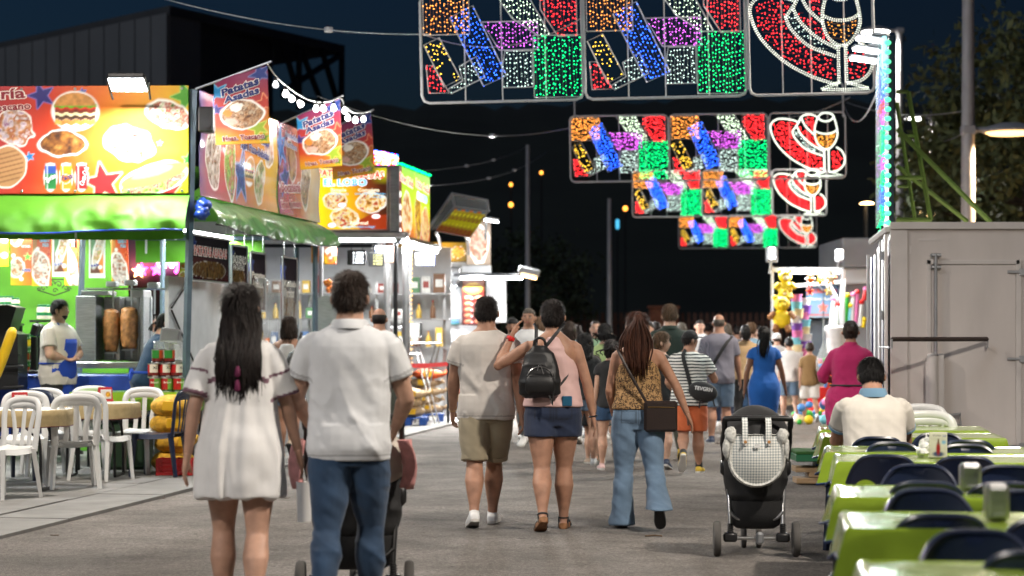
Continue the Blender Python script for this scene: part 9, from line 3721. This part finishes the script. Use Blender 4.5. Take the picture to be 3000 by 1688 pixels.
p = Person('man in white polo shirt with light blue collar seated at a lime table',xy(2568,13.05),1.68,'m',1.10,R(-4),((84,80,0,6),(84,84,0,6)),(((34,9),(96,-14)),((34,9),(96,-14))),lean=.40,skin='skin_b',voxel=.007,sit=.43,shoulders=1.06,head=(4,-24))
fab('c_polo_blue',(.16,.30,.44))
p.top('polo_shirt',M_('c_cream'),z0=.50,sleeve=.30,off=.02,loose=.6,fold=.007,collar=(M_('c_polo_blue'),.045),cuff=M_('c_polo_blue'),seed=39,seams=True)
p.bottom('trousers',M_('c_navy'),to=.98,off=.014)
p.shoes(M_('shoe_navy'),M_('sole_dark'))
p.hair('short',M_('hair_black'),vol=.055,top=.06,seed=16,back=-.58)
# ------------------------------------------------------------------ left of the lane
p = Person('woman in white strappy top and denim shorts carrying a black bag past the stall',xy(846,24),1.69,'f',1.04,R(-6),((8,6,0,2),(-14,34,40,2)),(((-4,8),(10,4)),((4,12),(40,-10))),skin='skin_b',voxel=.010)
p.top('top',M_('c_white'),z0=.53,sleeve=0,off=.014,loose=.4,straps=True,fn=cami,zt=.80,seed=41)
p.bottom('denim_shorts',M_('c_denim_mid'),to=.24,off=.014,flare=.01,hem=M_('c_denim_light'))
p.shoes(M_('shoe_beige'),M_('sole_dark'))
p.hair('bob',M_('hair_brown'),vol=.05,length=.055,locks=90,seed=18)
kb = thing('sling_bag','black drawstring bag on the shoulder of the woman passing the stall','bag',(p.root.location.x+.11,p.root.location.y-.2,.92))
mb = MB()
loft(mb,[(0,0,0),(0,0,.04),(0,0,.2),(0,0,.32),(0,0,.36)],[.08,.12,.13,.09,.03],[.05,.08,.085,.06,.02],np.array((1.,0,0)),np.array((0,1.,0)),20,2.6)
mb.build('sack',M_('leather_black'),kb,smooth=60)
mb = MB()
mb.tube(smooth_path([(0,0,.34),(.03,.04,.46),(.05,.12,.56)],5),.018,6,ry=.006)
mb.build('strap',M_('leather_black'),kb,smooth=60)
p = Person('balding man in dark shirt standing before the potato counter',xy(1111,22.5),1.765,'m',1.05,R(-10),None,None,skin='skin_b',voxel=.011)
p.top('shirt',M_('c_black'),z0=.46,sleeve=.35,off=.02,loose=.7,seed=43)
p.bottom('trousers',M_('c_olive_light'),to=.98,off=.016)
p.shoes(M_('c_black'),M_('sole_dark'))
p.hair('bald',M_('hair_dark'),vol=.03)
p = Person('stall keeper in cream t-shirt and blue apron with folded arms',(at(172,990,22.85).x,22.85),1.74,'m',1.30,R(-112),((2,2,0,4),(2,2,0,4)),(((18,20),(60,-66)),((16,20),(56,-70))),skin='skin_d',voxel=.009,z=.12,feat=True,head=(18,0),curl=20)
tp = p.top('t_shirt',M_('c_cream'),z0=.45,sleeve=.36,off=.022,loose=.7,seed=45,slv_flare=.012)
for k in range(3):
 for a in p.arm:
  T,c,r = p.arm_pts(a,0,.34,8)
  mb = MB()
  mb.tube([c[i]+np.array((a['side']*(r[i]+.017),-.02+.018*k,.014-.0*i)) for i in range(8)],.004,5)
  mb.build('sleeve_stripe',M_('c_white'),tp)
p.bottom('trousers',M_('c_black'),to=.98,off=.016)
p.shoes(M_('c_black'),M_('sole_dark'))
# apron on his front
g_ = []
for z in np.linspace(.30,.74,14):
 w,d,y = p.tprof(max(z,.47))
 hw = np.interp(z,[.30,.58,.62,.74],[1.15,1.15,.62,.45])
 g_.append([p.sh((math.sin(u)*(w+.03),math.cos(u)*(d+.032)+y,z*p.H)) for u in np.linspace(-hw,hw,16)])
mb = MB()
mb.grid(np.array(g_))
ap = mb.build('apron',M_('apron_blue'),p.root,smooth=180)
ap.modifiers.new('thick','SOLIDIFY').thickness = .006
mb = MB()
for sx in (-1,1):
 mb.tube(smooth_path([p.sh((sx*.045*p.H,.075*p.H,.735*p.H)),p.sh((sx*.05*p.H,.03*p.H,.835*p.H)),p.sh((sx*.02*p.H,-.045*p.H,.85*p.H))],4),.010,6)
w,d,y = p.tprof(.585)
mb.tube([p.sh(((w+.036)*math.cos(a),(d+.036)*math.sin(a)+y,.585*p.H)) for a in np.arange(30)*2*PI/30],.010,6,closed=True)
mb.build('apron_tie',M_('apron_blue'),p.root,smooth=60)
p.hair('short',M_('hair_dark'),vol=.035,top=.03,back=-.5,front=.5)
p.beard()
p = Person('woman in black bandana and dark blue t-shirt bending over the till',(at(425,990,22.75).x,22.75),1.62,'f',1.12,R(-72),((4,2,0,3),(4,2,0,3)),(((30,12),(55,0)),((26,12),(60,0))),lean=.34,skin='skin_d',voxel=.009,z=.12,feat=True,head=(0,-14))
fab('c_blue_tee',(.008,.035,.085))
tp = p.top('t_shirt',M_('c_blue_tee'),z0=.45,sleeve=.22,off=.02,loose=.7,seed=47)
p.bottom('trousers',M_('c_navy'),to=.98,off=.016)
p.shoes(M_('c_black'),M_('sole_dark'))
mb = MB()
w,d,y = p.tprof(.56)
mb.tube([p.sh(((w+.034)*math.cos(a),(d+.034)*math.sin(a)+y,.57*p.H)) for a in np.arange(30)*2*PI/30],.016,6,closed=True)
for k in range(4):
 mb.ell(p.sh((.03*(k-1.5),-d-.05,.56*p.H-.04*(k % 2))),(.035,.025,.05),8,6,jitter=.4,seed=k)
mb.build('apron_bow',M_('apron_blue'),p.root,smooth=60)
p.hair('pony',M_('hair_dark'),vol=.03,length=.06,ponyz=-.1,locks=20)
cp = MB()
v,f = p.skull(36,26,lambda d: np.where(d[:,2] > .10,.05,-.04))
cp.add(v,f)
cp.build('bandana',M_('c_black'),p.root,smooth=60)
p = Person('man in white cap worn backwards and white t-shirt behind the kebab stall',(at(484,990,27.6).x,27.6),1.80,'m',1.1,R(12),None,None,skin='skin_d',voxel=.011)
p.top('t_shirt',M_('c_white'),z0=.46,sleeve=.32,off=.02,loose=.7,seed=49)
p.bottom('trousers',M_('c_black'),to=.98,off=.016)
cp = MB()
v,f = p.skull(36,26,lambda d: np.where(d[:,2] > .05,.05,-.04))
cp.add(v,f)
cp.ell(p.hp(0,-.52,.05),(p.hh*.22,p.hh*.2,p.hh*.04),14,7,rot=p.head_rot)
cp.build('cap',M_('c_white'),p.root,smooth=60)
p.hair('short',M_('hair_light'),vol=.015,back=-.4)
p = Person('dark haired man half hidden by the kebab spit',(at(437,990,27.9).x,27.9),1.78,'m',1.0,R(-40),None,None,skin='skin_b',voxel=.012)
p.top('t_shirt',M_('c_grey'),z0=.46,sleeve=.32,off=.02,loose=.7,seed=50)
p.bottom('trousers',M_('c_black'),to=.98,off=.016)
p.hair('short',M_('hair_black'),vol=.04)
p = Person('worker in light blue shirt inside the white trailer',(at(1218,990,41).x,41),1.70,'m',1.0,R(150),None,None,skin='skin_b',voxel=.014,z=.45)
p.top('shirt',M_('c_skyblue'),z0=.46,sleeve=.4,off=.02,loose=.7,seed=51)
p.bottom('trousers',M_('c_navy'),to=.98,off=.016)
p.hair('short',M_('hair_black'),vol=.04)
# ------------------------------------------------------------------ children and women between the three walkers
p = Person('girl in black t-shirt with shoulder length dark hair walking ahead of the pink halter woman',xy(1712,22.8),1.485,'f',1.0,R(-12),((12,10,0,2),(-12,40,42,2))[::-1],None,skin='skin_d',voxel=.010,head=(-35,0),headk=1.05)
p.top('t_shirt',M_('c_black'),z0=.50,sleeve=.22,off=.018,loose=.6,seed=53)
p.bottom('denim_shorts',M_('c_denim_light'),to=.18,off=.016,flare=.01)
p.shoes(M_('shoe_white'),M_('sole_white'))
p.hair('bob',M_('hair_black'),vol=.05,length=.10,locks=70,seed=19)
p = Person('woman in pale green top and black shorts with a dark ponytail',xy(1772,23.6),1.60,'f',1.06,0,((6,6,0,2),(-12,40,50,2)),None,skin='skin_d',voxel=.010)
p.top('top',M_('c_mint'),z0=.50,sleeve=.2,off=.018,loose=.6,seed=55)
p.bottom('shorts',M_('c_black'),to=.28,off=.016)
p.sandals(M_('shoe_beige'),M_('shoe_beige'),.03)
p.hair('pony',M_('hair_black'),vol=.045,length=.10,ponyz=.2,locks=50,seed=20,width=2.0)
p = Person('small child in blue shirt and patterned skirt walking between the women',xy(1742,23.1),1.20,'c',1.0,0,((8,6,0,2),(-10,20,20,2)),None,skin='skin_d',voxel=.010,headk=1.2)
p.top('shirt',M_('c_teal'),z0=.46,sleeve=.28,off=.018,loose=.7,seed=57)
p.bottom('skirt',M_('c_black'),to=.3,off=.03,flare=.04)
p.shoes(M_('shoe_beige'),M_('sole_white'))
p.hair('short',M_('hair_brown'),vol=.09,back=-.65,seed=22)
p = Person('girl with a wavy dark ponytail beside the leopard top woman',xy(1790,22.0),1.40,'c',1.0,0,None,None,skin='skin_d',voxel=.010,headk=1.1)
p.top('t_shirt',M_('c_black'),z0=.48,sleeve=.2,off=.018,loose=.6,seed=58)
p.bottom('shorts',M_('c_denim'),to=.25,off=.016)
p.shoes(M_('c_pink'),M_('sole_white'))
p.hair('pony',M_('hair_dark'),vol=.05,length=.12,ponyz=.3,locks=50,seed=26,width=2.2)
# ------------------------------------------------------------------ people coming the other way and the far crowd
def simple(label,px,Y,Hh,sex,face,top,bot,hair,skin='skin_b',to=.98,vox=.013,sleeve=.32,girth=1.05,**kw):
 p = Person(label,xy(px,Y),Hh,sex,girth,R(face),kw.get('legs'),kw.get('arms'),skin=skin,voxel=vox,feat=abs(face) > 90,head=kw.get('head',(0,0)))
 p.top('shirt',M_(top),z0=.47,sleeve=sleeve,off=.02,loose=.7,seed=int(px) % 97)
 p.bottom('trousers' if to > .6 else 'shorts',M_(bot),to=to,off=.016,flare=.0 if to > .6 else .012)
 p.shoes(M_('shoe_white'),M_('sole_white'))
 p.hair(hair[0],M_(hair[1]),**hair[2])
 return p
q = simple('young man with a backwards cap in white t-shirt coming towards the viewer',1502,29,1.72,'m',176,'c_white','c_skyblue',('short','hair_black',dict(vol=.04)),'skin_b',.45,.011)
q.beard()
cp = MB()
v,f = q.skull(32,22,lambda d: np.where(d[:,2] > .35,.055,-.04))
cp.add(v,f)
cp.build('cap',M_('c_black'),q.root,smooth=60)
simple('tall grey haired man in white t-shirt coming towards the viewer',1550,26.5,1.82,'m',168,'c_white','c_grey',('short','hair_grey',dict(vol=.035)),'skin_b',.98,.011)
simple('man in pale green t-shirt facing the viewer beyond the pale green woman',1745,29,1.68,'m',182,'c_green_tee','c_navy',('short','hair_dark',dict(vol=.03,front=.6)),'skin_d',.98,.011).beard(M_('hair_brown'))
simple('person in teal shirt behind the raised arm of the pink halter woman',1668,27.5,1.66,'f',0,'c_teal','c_denim',('long','hair_brown',dict(vol=.04,length=.06,locks=60)),'skin_d')
simple('woman with long light brown hair beside the raised arm',1578,27.8,1.72,'f',0,'c_white','c_denim',('long','hair_light',dict(vol=.05,length=.16,locks=80)),'skin_d')
simple('man with glasses in an open white shirt facing the viewer far back',2050,38,1.77,'m',180,'c_white','c_grey',('short','hair_dark',dict(vol=.03)),'skin_d')
simple('grey haired person just behind the check shirt man',2128,33,1.67,'f',0,'p_stripes','c_navy',('bob','hair_grey',dict(vol=.06,length=.03,locks=40)),'skin_d')
simple('person with curly blond hair behind the beige knit top',2200,33,1.68,'f',0,'c_skyblue','c_denim',('short','hair_light',dict(vol=.09,back=-.7)),'skin_d')
simple('man with sunglasses pushed up facing the viewer near the toy stall',2224,38.5,1.66,'m',178,'c_skyblue','c_grey',('short','hair_dark',dict(vol=.03)),'skin_d')
q = simple('child in white cap and white t-shirt before the yellow plush toys',2276,37,1.52,'c',0,'c_white','c_denim_light',('short','hair_brown',dict(vol=.03)),'skin_d',.45)
cp = MB()
v,f = q.skull(32,22,lambda d: np.where(d[:,2] > .05,.06,-.04))
cp.add(v,f)
cp.build('cap',M_('c_white'),q.root,smooth=60)
simple('dark haired young man left of the tall green shirt man',1900,31,1.69,'m',150,'c_grey','c_navy',('short','hair_dark',dict(vol=.04)),'skin_d')
simple('dark haired person close behind the tall green shirt man',1922,33,1.70,'m',0,'c_navy','c_navy',('short','hair_dark',dict(vol=.04)),'skin_d')
simple('grey haired person right of the tall green shirt man',1997,33,1.68,'f',0,'c_teal','c_navy',('bob','hair_grey',dict(vol=.05,length=.03,locks=40)),'skin_d')
simple('person with a dark bob between the green t-shirt man and the mauve pole',1690,34,1.66,'f',0,'c_navy','c_navy',('bob','hair_dark',dict(vol=.05,length=.05,locks=40)),'skin_d')
simple('man in grey shirt far back beside the curly blond head',2160,40,1.66,'m',0,'c_grey','c_navy',('short','hair_dark',dict(vol=.04)),'skin_b')
simple('person in dark top far back left of the blue dress',2262,42,1.62,'f',0,'c_black','c_denim',('long','hair_brown',dict(vol=.04,length=.08,locks=40)),'skin_b')
simple('man in dark shirt walking far back near the brick pier',2075,42,1.74,'m',0,'c_black','c_navy',('short','hair_dark',dict(vol=.04)),'skin_b')
bpy.data.scenes.remove(SCRATCH)
